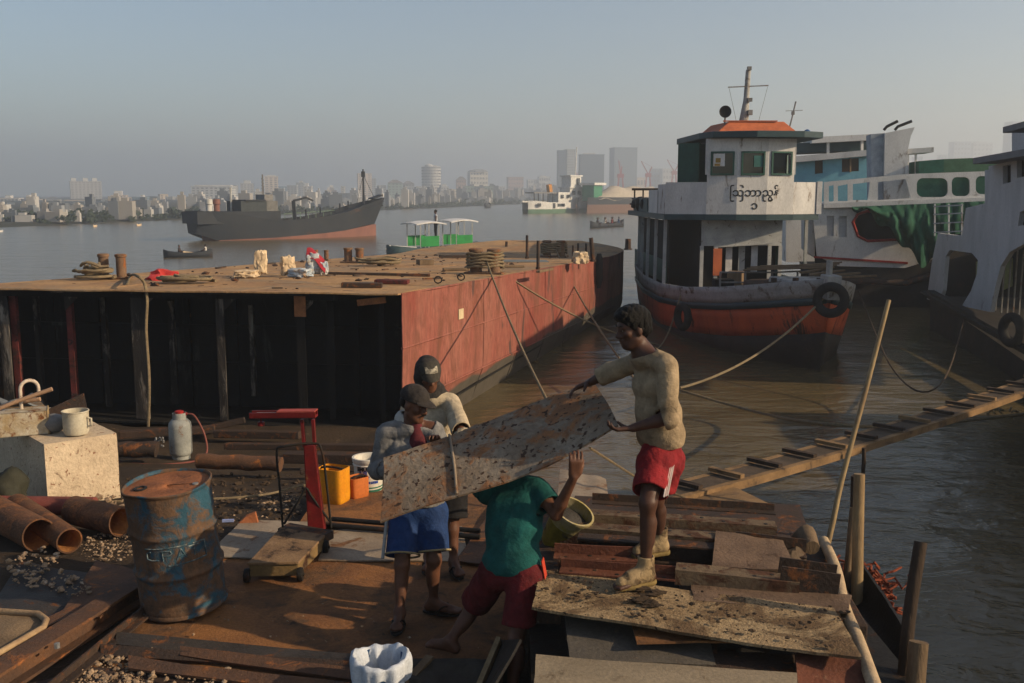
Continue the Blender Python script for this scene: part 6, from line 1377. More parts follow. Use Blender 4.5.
plate('scrap_plate', [(800, 700, 0.50), (872, 700, 0.44), (862, 658, 0.53), (795, 652, 0.52)], 0.014, m_redp, 'red-brown plate at the lower right corner of the stack', seed=11, warp=0.02, group=SG)
plate('scrap_plate', [(700, 690, 0.44), (802, 690, 0.44), (800, 655, 0.46), (712, 650, 0.46)], 0.014, m_rustdark, 'dark plate in the gap under the mud-caked plate', seed=12, warp=0.01, group=SG)
plate('scrap_plate', [(520, 574, 0.52), (556, 578, 0.54), (562, 548, 0.54), (540, 540, 0.52)], 0.014, m_rustdark, 'dark plate edge behind the green shirt', seed=13, warp=0.01, group=SG)
plate('scrap_plate', [(560, 540, 0.50), (820, 566, 0.46), (800, 505, 0.46), (575, 496, 0.50)], 0.02, m_rustdark, 'dark base plate under the sections at the back', seed=14, warp=0.01, nu=16, group=SG)
# flakes of mud and grit on the top plate
r = random.Random(4); mb = MB()
for k in range(420):
    u_ = r.random(); v_ = r.random(); x = 535 + 320 * u_; y = 572 + (40 + 44 * u_ - 44 * u_ * 0) * v_ * 0.9 + 36 * u_
    if y > 600 + 52 * u_ or y < 566 + 42 * u_: continue
    p = G(x, y, 0.612); s = 0.003 + 0.013 * r.random() ** 3; mb.blob(p, (s, s, s * 0.5), 1, 0.8, k)
for (x, y) in ((640, 588), (648, 596), (655, 592), (640, 600), (652, 604)):
    p = G(x, y, 0.612); mb.blob(p, (0.05, 0.03, 0.012), 2, 1.2, int(x))
tag(mb.build('mud_clods', m_chipd, None), 'mud clods stuck to the long top plate', kind='stuff')
# what the stack rests on
for k, (a, b) in enumerate((((545, 640), (560, 540)), ((700, 690), (690, 560)), ((850, 660), (800, 560)))):
    A_, B_ = G(*a, 0.25), G(*b, 0.25); mb = MB(); mb.bar(A_, B_, 0.18, 0.42); tag(mb.build('bearer', m_rustdark, None, bevel=0.01), ['dark bearer timber under the end of the stack by the green shirt', 'dark bearer timber under the middle of the stack', 'dark bearer timber under the waterside end of the stack'][k], 'beam')
mb = MB(); mb.box(Vector((1.1, 6.1, 0.1)), (2.0, 2.6, 0.5)); tag(mb.build('scrap_core', m_black, None), 'dark mass of scrap buried under the stacked plates', 'scrap')
plate('scrap_plate', [(478, 700, 0.02), (486, 700, 0.42), (520, 640, 0.50), (497, 640, 0.06)], 0.014, m_black, 'black plate on edge in the gap beside the green-shirted man', seed=16, warp=0.01)
mb = MB(); mb.bar(G(478, 690, 0.1), G(499, 640, 0.22), 0.03, 0.05); tag(mb.build('lath', m_bamboo, None), 'thin lit lath standing in the dark gap', 'lath')
# pale timber edging on the water side
mb = MB(); mb.tube(spline([G(824, 541, 0.50), G(836, 570, 0.52), G(844, 606, 0.53), G(858, 640, 0.52), G(876, 690, 0.50)], 5), 0.036, 10); tag(mb.build('edge_pole', mat('pale_driftwood', (0.46, 0.35, 0.22), (0.34, 0.25, 0.16), 6, bump=0.4), None, smooth=60), 'pale driftwood pole edging the stack on the water side', 'pole')
# black rubber trough beyond it
def trough(u, v):
    c = G(838 + 60 * u + 6 * math.sin(u * 3), 578 + 125 * u, 0.20); a = math.pi * (0.05 + 0.9 * v); d = Vector((0.88, 0.42, 0)); rr = 0.17 + 0.03 * u + 0.01 * mnoise.noise(Vector((u * 6, v * 3, 0)))
    return c + d * (-rr * math.cos(a)) + Vector((0, 0, 0.18 - rr * 1.4 * math.sin(a)))
mb = MB(); mb.sheet(trough, 26, 14, -0.02); tag(mb.build('rubber_sheet', mat('black_rubber', (0.010, 0.010, 0.010), (0.018, 0.016, 0.015), 5, rough=0.6, rust=(0.12, 0.10, 0.08), rust_amt=0.12, rust_scale=4, bump=0.3), None, smooth=60), 'black curled rubber sheet between the stack and the posts', 'rubber')
# net heap, bottles
m_net = mat('orange_net', (0.26, 0.065, 0.03), (0.15, 0.04, 0.022), 14, rough=0.9, bump=0.8, bscale=60)
r = random.Random(2); mb = MB(); cpt = G(867, 615, -0.15)
for k in range(120):
    p0 = cpt + Vector((r.gauss(0, 0.06), r.gauss(0, 0.10), r.uniform(0.0, 0.30))); pts = [p0]
    for j in range(7): pts.append(pts[-1] + Vector((r.gauss(0, 0.04), r.gauss(0, 0.05), r.gauss(0, 0.025))))
    mb.tube(pts, 0.009, 5)
tag(mb.build('fishing_net', m_net, None), 'tangle of orange fishing net beside the rubber sheet', 'net')
mb = MB(); mb.blob(G(885, 650, -0.2), (0.16, 0.30, 0.12), 3, 0.8, 3); tag(mb.build('mud_bank', mat('foam_mud', (0.06, 0.048, 0.036)), None, smooth=60), 'muddy lump at the water edge below the posts', 'mud')
for k, (x, y, c, lab) in enumerate(((886, 632, (0.25, 0.30, 0.28), 'clear crushed bottle by the orange net'), (894, 640, (0.05, 0.22, 0.17), 'green bottle by the dark post'), (889, 645, (0.45, 0.40, 0.33), 'pale scrap of foam by the dark post'), (900, 634, (0.4, 0.42, 0.42), 'pale plastic cup by the dark post'))):
    p = G(x, y, -0.02); d = Vector((math.cos(k * 1.3), math.sin(k * 1.3), 0.3)).normalized() * 0.09; mb = MB(); mb.tube([p - d, p - d * 0.2, p + d * 0.5, p + d * 0.7, p + d], [0.028, 0.03, 0.026, 0.012, 0.011], 10)
    tag(mb.build('bottle', mat('litter_%d' % k, c, rough=0.3, bump=0), None, smooth=50), lab, 'litter', 'litter at the water edge')
# posts and poles in the water
m_dpost = mat('dark_wet_post', (0.060, 0.040, 0.028), (0.035, 0.025, 0.018), 4, rough=0.8, stretch=(1, 1, 0.2), bump=0.5)
def pole(pts, rs, m_, label, name='post', cat='post', n=12):
    pts = [Vector(p) for p in pts]; dn = (pts[0] - pts[-1]).normalized(); pts = [pts[0] + dn * ((pts[0].z + 1.4) / max(0.2, -dn.z))] + pts      # driven into the river bed
    mb = MB(); mb.tube(spline(pts, 4), [rs[0] + (rs[1] - rs[0]) * k / (4 * (len(pts) - 1)) for k in range(4 * (len(pts) - 1) + 1)], n); o = tag(mb.build(name, m_, None, smooth=60), label, cat); return o
pole([D(827, 548, 7.62), D(842, 480, 7.75), D(866, 390, 7.92), D(889, 300, 8.1)], (0.024, 0.018), m_bamboo, 'long bamboo pole leaning over the water', 'bamboo_pole', 'pole')
pole([D(857, 600, 6.3), D(858, 540, 6.35), D(859.5, 474, 6.4)], (0.040, 0.036), m_bamboo, 'thick upright bamboo post beside the stack', 'bamboo_post', 'post')
pole([D(846, 590, 6.5), D(850, 545, 6.55), D(853.5, 508, 6.6)], (0.026, 0.024), m_wood, 'thinner post leaning on the thick bamboo post', 'bamboo_post', 'post')
pole([D(852, 575, 6.7), D(853, 520, 6.7), D(854, 476, 6.7)], (0.022, 0.020), m_dpost, 'dark slat close behind the thick bamboo post')
pole([D(900, 720, 4.9), D(909, 620, 5.0), D(921, 542, 5.1)], (0.036, 0.034), m_dpost, 'tall dark post at the lower right')
pole([D(910, 740, 4.75), D(915, 690, 4.8), D(919, 642, 4.85)], (0.050, 0.048), m_wood, 'short broken stump beside the tall dark post')
pole([D(863, 480, 9.6), D(864, 465, 9.6), D(864, 448, 9.6)], (0.02, 0.02), m_dpost, 'thin dark stake under the gangplank')
mb = MB(); mb.tube([G(862, 568, -0.3), G(870, 571, -0.3), G(886, 575, -0.32)], [0.012, 0.012, 0.006], 6); tag(mb.build('bottle_brush', mat('teal_plastic', (0.02, 0.20, 0.16), bump=0), None), 'teal plastic strip sticking out over the water', 'litter')
# gangplank with cleats
ga, gbp = G(676, 506, 0.30), Vector((0, 0, 0)); ga = D(672, 503, 7.9); gbp = D(1105, 361, 14.9)
gp = thing('gangplank', 'long cleated gangplank climbing to the grey-white ferry', 'gangplank', ga)
sidev = Vector((0.55, 0.83, 0)).normalized(); dirv = (gbp - ga); GL = dirv.length; dirv.normalize(); sidev = (Vector((-dirv.y, dirv.x, 0))).normalized()
m_gp = mat('gangplank_wood', (0.24, 0.15, 0.075), (0.16, 0.10, 0.05), 4, rough=0.85, rust=(0.10, 0.07, 0.05), rust_amt=0.25, rust_scale=4, bump=0.45)
def gsag(t): return -0.10 * 4 * t * (1 - t)
for off, nm in ((0.0, 'stringer'), (0.30, 'stringer')):
    mb = MB(); pts = [ga + dirv * GL * k / 10 + sidev * off + Vector((0, 0, gsag(k / 10))) for k in range(11)]
    for k in range(10): mb.bar(pts[k], pts[k + 1] + dirv * 0.005, 0.06, 0.075)
    mb.build(nm, m_gp, gp)
mb = MB()
for k in range(10):
    p0 = ga + dirv * GL * k / 10 + sidev * 0.15 + Vector((0, 0, gsag(k / 10) + 0.02)); p1 = ga + dirv * GL * (k + 1) / 10 + sidev * 0.15 + Vector((0, 0, gsag((k + 1) / 10) + 0.02)); mb.bar(p0, p1, 0.24, 0.03)
mb.build('tread_board', mat('gangplank_dark', (0.09, 0.065, 0.045), (0.06, 0.045, 0.03), 4, bump=0.5), gp)
for k in range(17):
    t = (k + 0.6) / 17.3; p0 = ga + dirv * GL * t + Vector((0, 0, gsag(t) + 0.075)); mb = MB(); mb.bar(p0 - sidev * 0.02, p0 + sidev * 0.33, 0.06, 0.035); mb.build('cleat', m_gp if k % 3 == 1 else m_dpost, gp)
# rope under the gangplank, and one from the yard to the ferry
mb = MB(); mb.tube(spline([G(676, 389, -0.45), G(760, 413, -0.6), D(838, 425, 11.5), D(930, 424, 13), D(1060, 410, 14.5)], 8), 0.024, 6); tag(mb.build('mooring_rope', m_rope, None, smooth=60), 'thick rope running under the gangplank to the grey-white ferry', 'rope')
mb = MB(); r = random.Random(6); c = D(1004, 413, 14.0)
for k in range(16): p0 = c + Vector((r.uniform(-.25, .25), 0, r.uniform(-.04, .05))); mb.tube([p0, p0 + Vector((r.uniform(-.08, .08), 0.03, r.uniform(-.06, .06)))], 0.012, 5)
tag(mb.build('rope_knot', m_rope, None), 'frayed knot on the thick rope near the grey-white ferry', 'knot')
mb = MB(); mb.tube(spline([PF.P(965, 318, -0.2), D(940, 385, 16), D(895, 372, 17.5), D(858, 290, 20.4)], 8), 0.016, 6); tag(mb.build('mooring_rope', m_dpost, None, smooth=60), 'dark slack rope drooping between the two ferries', 'rope')
mb = MB(); mb.tube([G(690, 500, 0.4), G(640, 480, 0.55), D(590, 448, 6.6)], 0.010, 6); tag(mb.build('rope', m_rope, None, smooth=60), 'thin rope from the carried plate to the stack', 'rope')
mb = MB(); mb.bar(G(668, 508, 0.30), G(752, 500, 0.28), 0.5, 0.09); tag(mb.build('landing_board', m_gp, None, bevel=0.01), 'wedge-shaped landing board at the foot of the gangplank', 'board')
# tilted yellow bucket with cement in it
m_ybkt = mat('yellow_bucket', (0.22, 0.17, 0.018), (0.12, 0.095, 0.018), 5, rough=0.55, rust=(0.10, 0.09, 0.06), rust_amt=0.3, rust_scale=6, bump=0.2)
p = G(556, 548, 0.48); o = thing('bucket', 'tilted dirty yellow bucket caked with cement', 'bucket', p); BMx = Matrix.Translation(p + Vector((0.0, 0, 0.03))) @ Matrix.Rotation(R(24), 4, 'Y') @ Matrix.Rotation(R(18), 4, 'X')
mb = MB(); mb.lathe([(0.0, 0), (0.105, 0.0), (0.115, 0.02), (0.132, 0.20), (0.126, 0.20), (0.10, 0.02)], 32, BMx); mb.build('shell', m_ybkt, o, smooth=40)
mb = MB(); mb.lathe([(0.1315, 0.20), (0.138, 0.265), (0.146, 0.275), (0.146, 0.30), (0.132, 0.30), (0.128, 0.20)], 32, BMx); mb.build('rim', mat('cement_smeared', (0.36, 0.31, 0.20), (0.30, 0.24, 0.05), 9, bump=0.4), o, smooth=40)
mb = MB(); mb.lathe([(0.0, 0.25), (0.08, 0.24), (0.131, 0.22)], 24, BMx); mb.build('contents', mat('wet_cement', (0.05, 0.045, 0.04), bump=0.6), o, smooth=60)

# unseen decked barge the gangplank leads to, added and sized to shade the water
db = thing('shade_barge', 'unseen dark decked barge at the upper end of the gangplank, added to shade the water', 'barge', (11.2, 8.8, WATER))
def wbp(u, v): return Vector((9.0 + 0.25 * v * v + (0.5 * max(0, u - 0.9) / 0.1) ** 2, -3.0 + 18.6 * u, 1.25 - 2.5 * v))
mb = MB(); mb.sheet(wbp, 24, 8, 0.03); mb.build('side', m_hullb, db, smooth=40)
mb = MB(); mb.prism([(9.02, -3.0, 1.2), (13.4, -3.0, 1.2), (13.4, 15.3, 1.2), (9.3, 15.6, 1.2)], (0, 0, 0.05)); mb.build('deck', m_wood, db)
mb = MB(); mb.prism([(9.05, -3.0, -1.2), (13.4, -3.0, -1.2), (13.4, -2.97, 1.2), (9.05, -2.97, 1.2)], (0, 0.02, 0)); mb.build('end_plate', m_hullb, db)
mb = MB(); mb.prism([(9.4, 15.55, -1.2), (13.4, 15.35, -1.2), (13.4, 15.35, 1.2), (9.4, 15.55, 1.2)], (0, 0.02, 0)); mb.build('end_plate', m_hullb, db)
mb = MB(); mb.tube([wbp(k / 12, 0.0) + Vector((-0.03, 0, 0.03)) for k in range(13)], 0.06, 8); mb.build('rub_rail', m_rustdark, db, smooth=60)
for y_ in (10.4, 12.0, 14.6):
    mb = MB(); mb.lathe([(0.09, 0), (0.09, 0.3), (0.12, 0.31), (0.12, 0.36)], 12, Matrix.Translation((9.5, y_, 1.24)), (False, True)); mb.build('bitts', m_bol, db, smooth=40)
mb = MB(); mb.box((11.2, 3.6, 2.10), (3.2, 12.0, 1.7)); mb.build('deckhouse', m_lowp, db, bevel=0.03)  # unseen deckhouse, added to shade the near water on the right
mb = MB(); mb.box((11.2, 3.6, 3.0), (3.6, 12.5, 0.1)); mb.build('house_roof', m_slate, db)
for k in range(6):
    mb = MB(); mb.box((9.59, -1.2 + 1.9 * k, 2.3), (0.03, 0.9, 0.6)); mb.build('window', m_glass, db)
# ================================================================== the four workers and the plate they carry
m_plateR = mat('pitted_plate', (0.25, 0.205, 0.155), (0.18, 0.135, 0.095), 3.0, rough=0.8, rust=(0.27, 0.125, 0.055), rust_amt=0.42, rust_scale=4.5, rust2=(0.15, 0.08, 0.045), spots=(0.050, 0.028, 0.018), spot_scale=27, spot_amt=0.44, fine=0.4, bump=0.6, bscale=30)
PLc = [D(380, 522, 5.64), D(617, 426, 5.68), D(598, 386, 6.08), D(383, 459, 6.04)]
def carried(u, v):
    p = (PLc[0] * (1 - u) + PLc[1] * u) * (1 - v) + (PLc[3] * (1 - u) + PLc[2] * u) * v
    kk = max(0.0, v - (0.86 - 0.50 * u)) * min(1.0, max(0.0, (u - 0.12) / 0.3)); p = p + Vector((0, 0.30 * kk, -0.03 * kk))
    return p + Vector((0, 0, -(1 - v) * 0.062 * math.sin(math.pi * u ** 1.3) + 0.010 * math.sin(u * 7 + v * 2) + 0.004 * mnoise.noise(Vector((u * 9, v * 4, 1))))) + Vector((0.01 * math.sin(v * 3 + u), 0.02 * math.sin(u * 3.1), 0)) * (0.5 + v)
mb = MB(); mb.sheet(carried, 48, 16, 0.014)
cp = tag(mb.build('carried_plate', m_plateR, None, smooth=35), 'long pitted steel plate carried by the four men', 'plate')
# the welded strap across it
mb = MB(); n_ = (PLc[1] - PLc[0]).cross(PLc[3] - PLc[0]).normalized()
if n_.y > 0: n_ = -n_
mb.tube([carried(0.325 - 0.015 * k / 8, 0.02 + 0.98 * k / 8) + n_ * 0.010 for k in range(9)], 0.009, 6)
o = mb.build('edge_bar', m_pgrey, cp, smooth=60)
o.parent = cp; 

def V3(*a): return Vector(a)
def shirt_prims(J, arm=0.55, puff=0.020, lower=None, girth=0.90):
    V_ = lambda n: Vector(J[n]); g = girth; pel, che, nk, shl, shr = V_('pelvis'), V_('chest'), V_('neck'), V_('shL'), V_('shR'); ax = (shr - shl).normalized()
    hem = lower if lower is not None else pel.lerp(che, -0.25)
    P = [cap(hem - ax * 0.06, hem + ax * 0.06, 0.100 * g + puff * 1.7, k=0.05), cap(hem, pel.lerp(che, 0.55), 0.104 * g + puff, 0.106 * g + puff, 0.06), cap(che - ax * 0.062, che + ax * 0.062, 0.100 * g + puff, k=0.06), cap(pel.lerp(che, 0.6) - ax * 0.06, pel.lerp(che, 0.6) + ax * 0.06, 0.100 * g + puff, k=0.06), cap(shl.lerp(nk, 0.18), nk - (nk - che) * 0.10, 0.052 * g + puff, 0.052 + puff, 0.05), cap(shr.lerp(nk, 0.18), nk - (nk - che) * 0.10, 0.052 * g + puff, 0.052 + puff, 0.05)]
    for s_, sh in (('L', shl), ('R', shr)):
        e, w = V_('el' + s_), V_('wr' + s_); a_ = arm[s_] if isinstance(arm, dict) else arm
        if a_ <= 1: P += [cap(sh, sh.lerp(e, a_ + 0.1), 0.050 * g + puff, 0.052 + puff * 1.2, 0.025)]
        else: P += [cap(sh, e, 0.050 * g + puff, 0.044 + puff, 0.022), cap(e, e.lerp(w, a_ - 0.9), 0.044 + puff, 0.042 + puff * 0.9, 0.02)]
    return P
def shorts_prims(J, frac=0.8, puff=0.022, girth=0.90):
    V_ = lambda n: Vector(J[n]); P = [cap(V_('hipL'), V_('hipR'), 0.098 * girth + puff, k=0.05), cap(V_('pelvis'), V_('pelvis').lerp(V_('chest'), 0.30), 0.105 * girth + puff * 0.7, k=0.05)]
    for s_ in 'LR': P.append(cap(V_('hip' + s_), V_('hip' + s_).lerp(V_('kn' + s_), frac + 0.12), 0.088 * girth + puff, 0.070 + puff * 1.5, 0.03))
    return P
def neck_clip(J, up=0.02): nk, hd = Vector(J['neck']), Vector(J['head']); d = (hd - nk).normalized(); return (nk + d * up, d, 0.17)
def cuff(J, s_, arm):
    sh, e, w = Vector(J['sh' + s_]), Vector(J['el' + s_]), Vector(J['wr' + s_])
    if arm <= 1: return (sh.lerp(e, arm), (e - sh), 0.098)
    return (e.lerp(w, arm - 1), (w - e), 0.080)
def hem_clip(J, frac): 
    out = []
    for s_ in 'LR':
        h_, k_ = Vector(J['hip' + s_]), Vector(J['kn' + s_]); out.append((h_.lerp(k_, frac), (k_ - h_), 0.25))
    return out
def hair_cap(L, Rm, s, parent, full=True, seed=3):
    f, lo = field([ell(L(0, -0.022, 0.040), (0.084 * s, 0.098 * s, 0.090 * s), Rm, 0.02), ell(L(0, 0.020, 0.082), (0.070 * s, 0.070 * s, 0.046 * s), Rm, 0.03), ell(L(0, -0.060, -0.010), (0.068 * s, 0.048 * s, 0.060 * s), Rm, 0.03)], 0.006)
    P = grid_of(f, lo, 0.006); f = f + folds(P, 0.009, seed, 110)
    f = np.maximum(f, (P - np.array(L(0, 0.060, 0.040))) @ np.array(Rm[:, 1] * 0.75 - Rm[:, 2] * 0.66))
    return skin('hair', f, lo, 0.006, m_hair, parent, 1)

# ------------------------------------------------ man in boots on the stack (faces left)
Rj = dict(base=G(645, 575, 0.615), pelvis=D(662, 448, 5.80), chest=D(655, 385, 5.80), neck=D(643, 353, 5.80), head=D(632.5, 328, 5.80),
          shL=D(668, 367, 5.63), shR=D(637, 363, 5.98), elL=D(668, 418, 5.58), wrL=D(633, 428, 5.62), elR=D(610, 372, 6.08), wrR=D(590, 382.5, 6.12),
          hipL=D(656, 462, 5.71), hipR=D(666, 460, 5.89), face=(-0.93, -0.30, -0.22), headup=(-0.12, 0, 1),
          handL=((-1.0, -0.05, -0.1), (0.15, 0.25, 0.9), 1, 0.75, 0.05), handR=((-0.90, -0.25, -0.30), (0.15, -0.35, -0.9), 1, 0.5, 0.08))
f1 = G(633, 588, 0.600); f2 = G(655, 557, 0.612)
Rj['anL'] = f1 + V3(0.075, 0.03, 0.10); Rj['toeL'] = f1 + V3(-0.11, -0.06, 0.012); Rj['anR'] = f2 + V3(0.03, 0.02, 0.10); Rj['toeR'] = f2 + V3(-0.14, -0.04, 0.012)
Rj['knL'] = D(648, 503, 5.52); Rj['knR'] = D(656, 498, 5.90)
rm, L, Rm = person('person', 'barefaced man in beige long-sleeved shirt, red shorts and rubber boots on the stack', Rj, m_skin2)
hair_cap(L, Rm, 1.0, rm)
m_beige = mat('beige_shirt_cloth', (0.34, 0.26, 0.165), (0.25, 0.185, 0.115), 5, rough=0.95, rust=(0.22, 0.17, 0.11), rust_amt=0.15, rust_scale=5, fine=0.42, bump=0.75, bscale=15, spec=0.15)
armR = {'L': 1.12, 'R': 1.55}
hemp = Rj['pelvis'].lerp(Rj['chest'], 0.22)
garment('shirt', shirt_prims(Rj, armR, 0.0145, hemp), m_beige, rm, clips=[neck_clip(Rj, 0.0), cuff(Rj, 'L', 1.12), cuff(Rj, 'R', 1.55), (hemp - V3(0, 0, 0.065), (0.12, 0, -1))], fold=0.0055, seed=4, fr=32)
L_ch = Rj['chest'].lerp(Rj['pelvis'], 0.28)
m_reds = mat('red_shorts_cloth', (0.24, 0.015, 0.019), (0.17, 0.011, 0.015), 5, rough=0.85, fine=0.42, bump=0.75, bscale=15, spec=0.2)
sho = garment('shorts', shorts_prims(Rj, 0.80, 0.020), m_reds, rm, clips=hem_clip(Rj, 0.74) + [(Rj['pelvis'] + V3(0, 0, 0.075), (0, 0, 1))], fold=0.006, seed=7)
h_, k_ = Rj['hipL'], Rj['knL']; side = V3(0.72, -0.70, 0).normalized()
for q, nm in ((-0.018, 'stripe'), (0.0, 'stripe'), (0.018, 'stripe')):
    mb = MB(); off = V3(0.70, 0.72, 0).normalized() * q; pts = []
    for k in range(9):
        c = h_.lerp(k_, -0.10 + 0.85 * k / 8); pts.append(c + side * (0.114 - 0.004 * k / 8) + off)
    mb.tube(pts, 0.0052, 5); mb.build(nm, mat('stripe_white', (0.55, 0.45, 0.42), bump=0), sho)
m_boot2 = mat('muddy_rubber_boot', (0.34, 0.25, 0.135), (0.26, 0.185, 0.10), 6, rough=0.65, rust=(0.13, 0.09, 0.052), rust_amt=0.42, rust_scale=9, bump=0.3)
def boot(an, toe, hgt):
    fd = toe - an; fd.z = 0; fd.normalize(); z0 = toe.z
    bt = an + fd * 0.10; bt.z = z0 + 0.045; tp = toe + fd * 0.005; tp.z = z0 + 0.034; hl = an - fd * 0.03; hl.z = z0 + 0.045
    top = an + V3(0, 0, hgt); tp = bt.lerp(tp, 0.62); pr = [cap(hl, bt, 0.034, 0.036, 0.03), cap(bt, tp, 0.037, 0.030, 0.03), cap(V3(an.x, an.y, z0 + 0.06), top, 0.043, 0.048, 0.02), cap(V3(an.x, an.y, z0 + 0.08) , bt + V3(0, 0, 0.012), 0.042, 0.036, 0.03)]
    b = garment('boot', pr, m_boot2, rm, h=0.0075, clips=[(top, (0, 0, 1), 0.12), (V3(an.x, an.y, z0 - 0.002), (0, 0, -1))], fold=0.0030, seed=3, shell=0.012, smooth_it=1)
    so = [cap(hl + V3(0, 0, -0.035), bt + V3(0, 0, -0.035), 0.042, 0.045, 0.02), cap(bt + V3(0, 0, -0.035), tp + V3(0, 0, -0.03), 0.046, 0.039, 0.02)]
    garment('sole', so, mat('boot_sole', (0.20, 0.14, 0.05), bump=0.2), b, h=0.0075, clips=[(V3(an.x, an.y, z0 + 0.022), (0, 0, 1)), (V3(an.x, an.y, z0 - 0.004), (0, 0, -1))], fold=0, shell=0, smooth_it=0)
boot(Rj['anL'], Rj['toeL'], 0.085); boot(Rj['anR'], Rj['toeR'], 0.085)

# ------------------------------------------------ man in blue shorts and cap, at the left end of the plate
bf1, bf2 = G(398, 630, 0.016), G(436, 614, 0.016)
Bj = dict(base=G(417, 620, 0.0), pelvis=D(418, 503, 6.58), chest=D(411, 450, 6.62), neck=D(410, 423, 6.60), head=D(414.5, 404, 6.56),
          shL=D(434, 431, 6.60), shR=D(386, 434, 6.60), elL=D(449, 474, 6.46), wrL=D(439, 449, 6.20), elR=D(378, 470, 6.62), wrR=D(388, 470, 6.30),
          hipL=D(431, 512, 6.58), hipR=D(405, 512, 6.58), face=(0.86, -0.50, -0.30), headup=(0.25, -0.1, 1),
          handL=((-0.25, -0.35, 0.80), (-0.1, -0.85, -0.5), -1, 0.85, 0.05), handR=((0.7, -0.5, -0.05), (0, -0.2, -1), 1, 0.5, 0.07), hs=0.98)
Bj['anR'] = bf1 + V3(0.0, 0.10, 0.085); Bj['toeR'] = bf1 + V3(-0.01, -0.06, 0.012); Bj['anL'] = bf2 + V3(-0.02, 0.03, 0.085); Bj['toeL'] = bf2 + V3(0.17, -0.02, 0.012)
Bj['knR'] = D(402, 565, 6.40); Bj['knL'] = D(434, 560, 6.46)
bm_, L, Rm = person('person', 'man in dark cap, grey jacket and blue shorts at the low end of the plate', Bj, m_skin)
m_jack = mat('grey_jacket_cloth', (0.20, 0.195, 0.19), (0.15, 0.147, 0.145), 5, rough=0.95, fine=0.42, bump=0.75, bscale=15, spec=0.15)
JP = shirt_prims(Bj, {'L': 1.75, 'R': 1.7}, 0.018, Bj['pelvis'].lerp(Bj['chest'], 0.1), 0.92)
fwd = V3(0.75, -0.66, 0).normalized()
garment('jacket', JP, m_jack, bm_, clips=[neck_clip(Bj, 0.025), cuff(Bj, 'L', 1.75), cuff(Bj, 'R', 1.7), (Bj['pelvis'] + V3(0, 0, 0.0), (0, 0, -1))], fold=0.0065, seed=12, fr=30)
garment('jacket_lining', [cap(Bj['neck'] + V3(-0.04, 0.02, 0.01), Bj['neck'] + V3(-0.03, 0.04, 0.01), 0.068, 0.066, 0.03)], mat('pale_lining', (0.42, 0.41, 0.38), bump=0.2), bm_, clips=[neck_clip(Bj, 0.055)], fold=0.006, seed=3)
m_check = mat('maroon_check_shirt', (0.12, 0.022, 0.028), (0.07, 0.018, 0.022), 22, rough=0.9, bump=0.15)
f_, lo_ = field([cap(Bj['neck'] + fwd * 0.055 + V3(0, 0, -0.015), Bj['chest'] + fwd * 0.078 + V3(0, 0, 0.05), 0.046, 0.066, 0.03), cap(Bj['chest'] + fwd * 0.078 + V3(0, 0, 0.05), Bj['chest'] + fwd * 0.078 - V3(0, 0, 0.12), 0.066, 0.060, 0.03)], 0.008); skin('shirt', f_, lo_, 0.008, m_check, bm_, 1)
m_bluesh = mat('blue_shorts_cloth', (0.016, 0.047, 0.155), (0.012, 0.034, 0.115), 5, rough=0.8, fine=0.42, bump=0.75, bscale=15, spec=0.2)
sho = garment('shorts', shorts_prims(Bj, 0.92, 0.026), m_bluesh, bm_, clips=hem_clip(Bj, 0.84) + [(Bj['pelvis'] + V3(0, 0, 0.08), (0, 0, 1))], fold=0.006, seed=17)
for s_ in 'LR':
    h_, k_ = Bj['hip' + s_], Bj['kn' + s_]; c = h_.lerp(k_, 0.815); d = (k_ - h_).normalized(); x = d.orthogonal().normalized(); y = d.cross(x)
    mb = MB(); mb.tube([c + (x * math.cos(a) + y * math.sin(a)) * 0.116 for a in [q * 2 * math.pi / 28 for q in range(28)]], 0.007, 6, closed=True); mb.build('hem_band', mat('hem_cream', (0.34, 0.27, 0.15), bump=0), sho)
mb = MB(); hl_ = Bj['hipR']; kl_ = Bj['knR']; mb.tube([hl_.lerp(kl_, 0.82 * k / 6 ) + V3(-0.115, -0.055, 0) * (1 + 0.1 * k / 6) for k in range(7)], 0.012, 6); mb.build('side_stripe', mat('stripe_grey', (0.3, 0.3, 0.3), bump=0), sho)
m_cap = mat('dark_cap_cloth', (0.030, 0.026, 0.025), (0.045, 0.038, 0.034), 9, rough=0.95, fine=0.42, bump=0.75, bscale=15)
def cap_on(L, Rm, s, parent, m_, brim_col=None, brim_len=0.10, low=0.052, brim_tilt=0.0):
    h = 0.006; f, lo = field([ell(L(0, -0.012, 0.048), (0.088 * s, 0.106 * s, 0.086 * s), Rm, 0.02)], h); P = grid_of(f, lo, h); f = f + folds(P, 0.002, 5, 60)
    f = np.maximum(f, (P - np.array(L(0, 0, low - 0.022))) @ -np.array(Rm[:, 2])); c = skin('cap', f, lo, h, m_, parent, 1)
    mb = MB()
    def br(u, v):
        a = -1.15 + 2.3 * u; r0 = 0.094; ex_ = math.cos(a) ** 0.6 * brim_len if abs(a) < 1.55 else 0
        return L(math.sin(a) * 0.078 * s, (math.cos(a) * r0 - 0.012 + ex_ * v) * s, (low - 0.004 + 0.010 * math.cos(a * 1.2) - (0.018 + brim_tilt) * v * v) * s)
    mb.sheet(br, 16, 6, 0.006); mb.build('brim', brim_col or m_, c, smooth=60)
    return c
cap_on(L, Rm, 1.0, bm_, m_cap, None, 0.085)
f_, lo_ = field([ell(L(0, -0.050, 0.005), (0.074, 0.058, 0.060), Rm, 0.02)], 0.007); skin('hair', f_, lo_, 0.007, m_hair, bm_, 1)
mb = MB(); mb.tube([L(-0.030, 0.092, -0.049), L(-0.012, 0.101, -0.042), L(0.012, 0.101, -0.042), L(0.030, 0.092, -0.049)], [0.003, 0.006, 0.006, 0.003], 6); mb.build('moustache', m_hair, bm_)
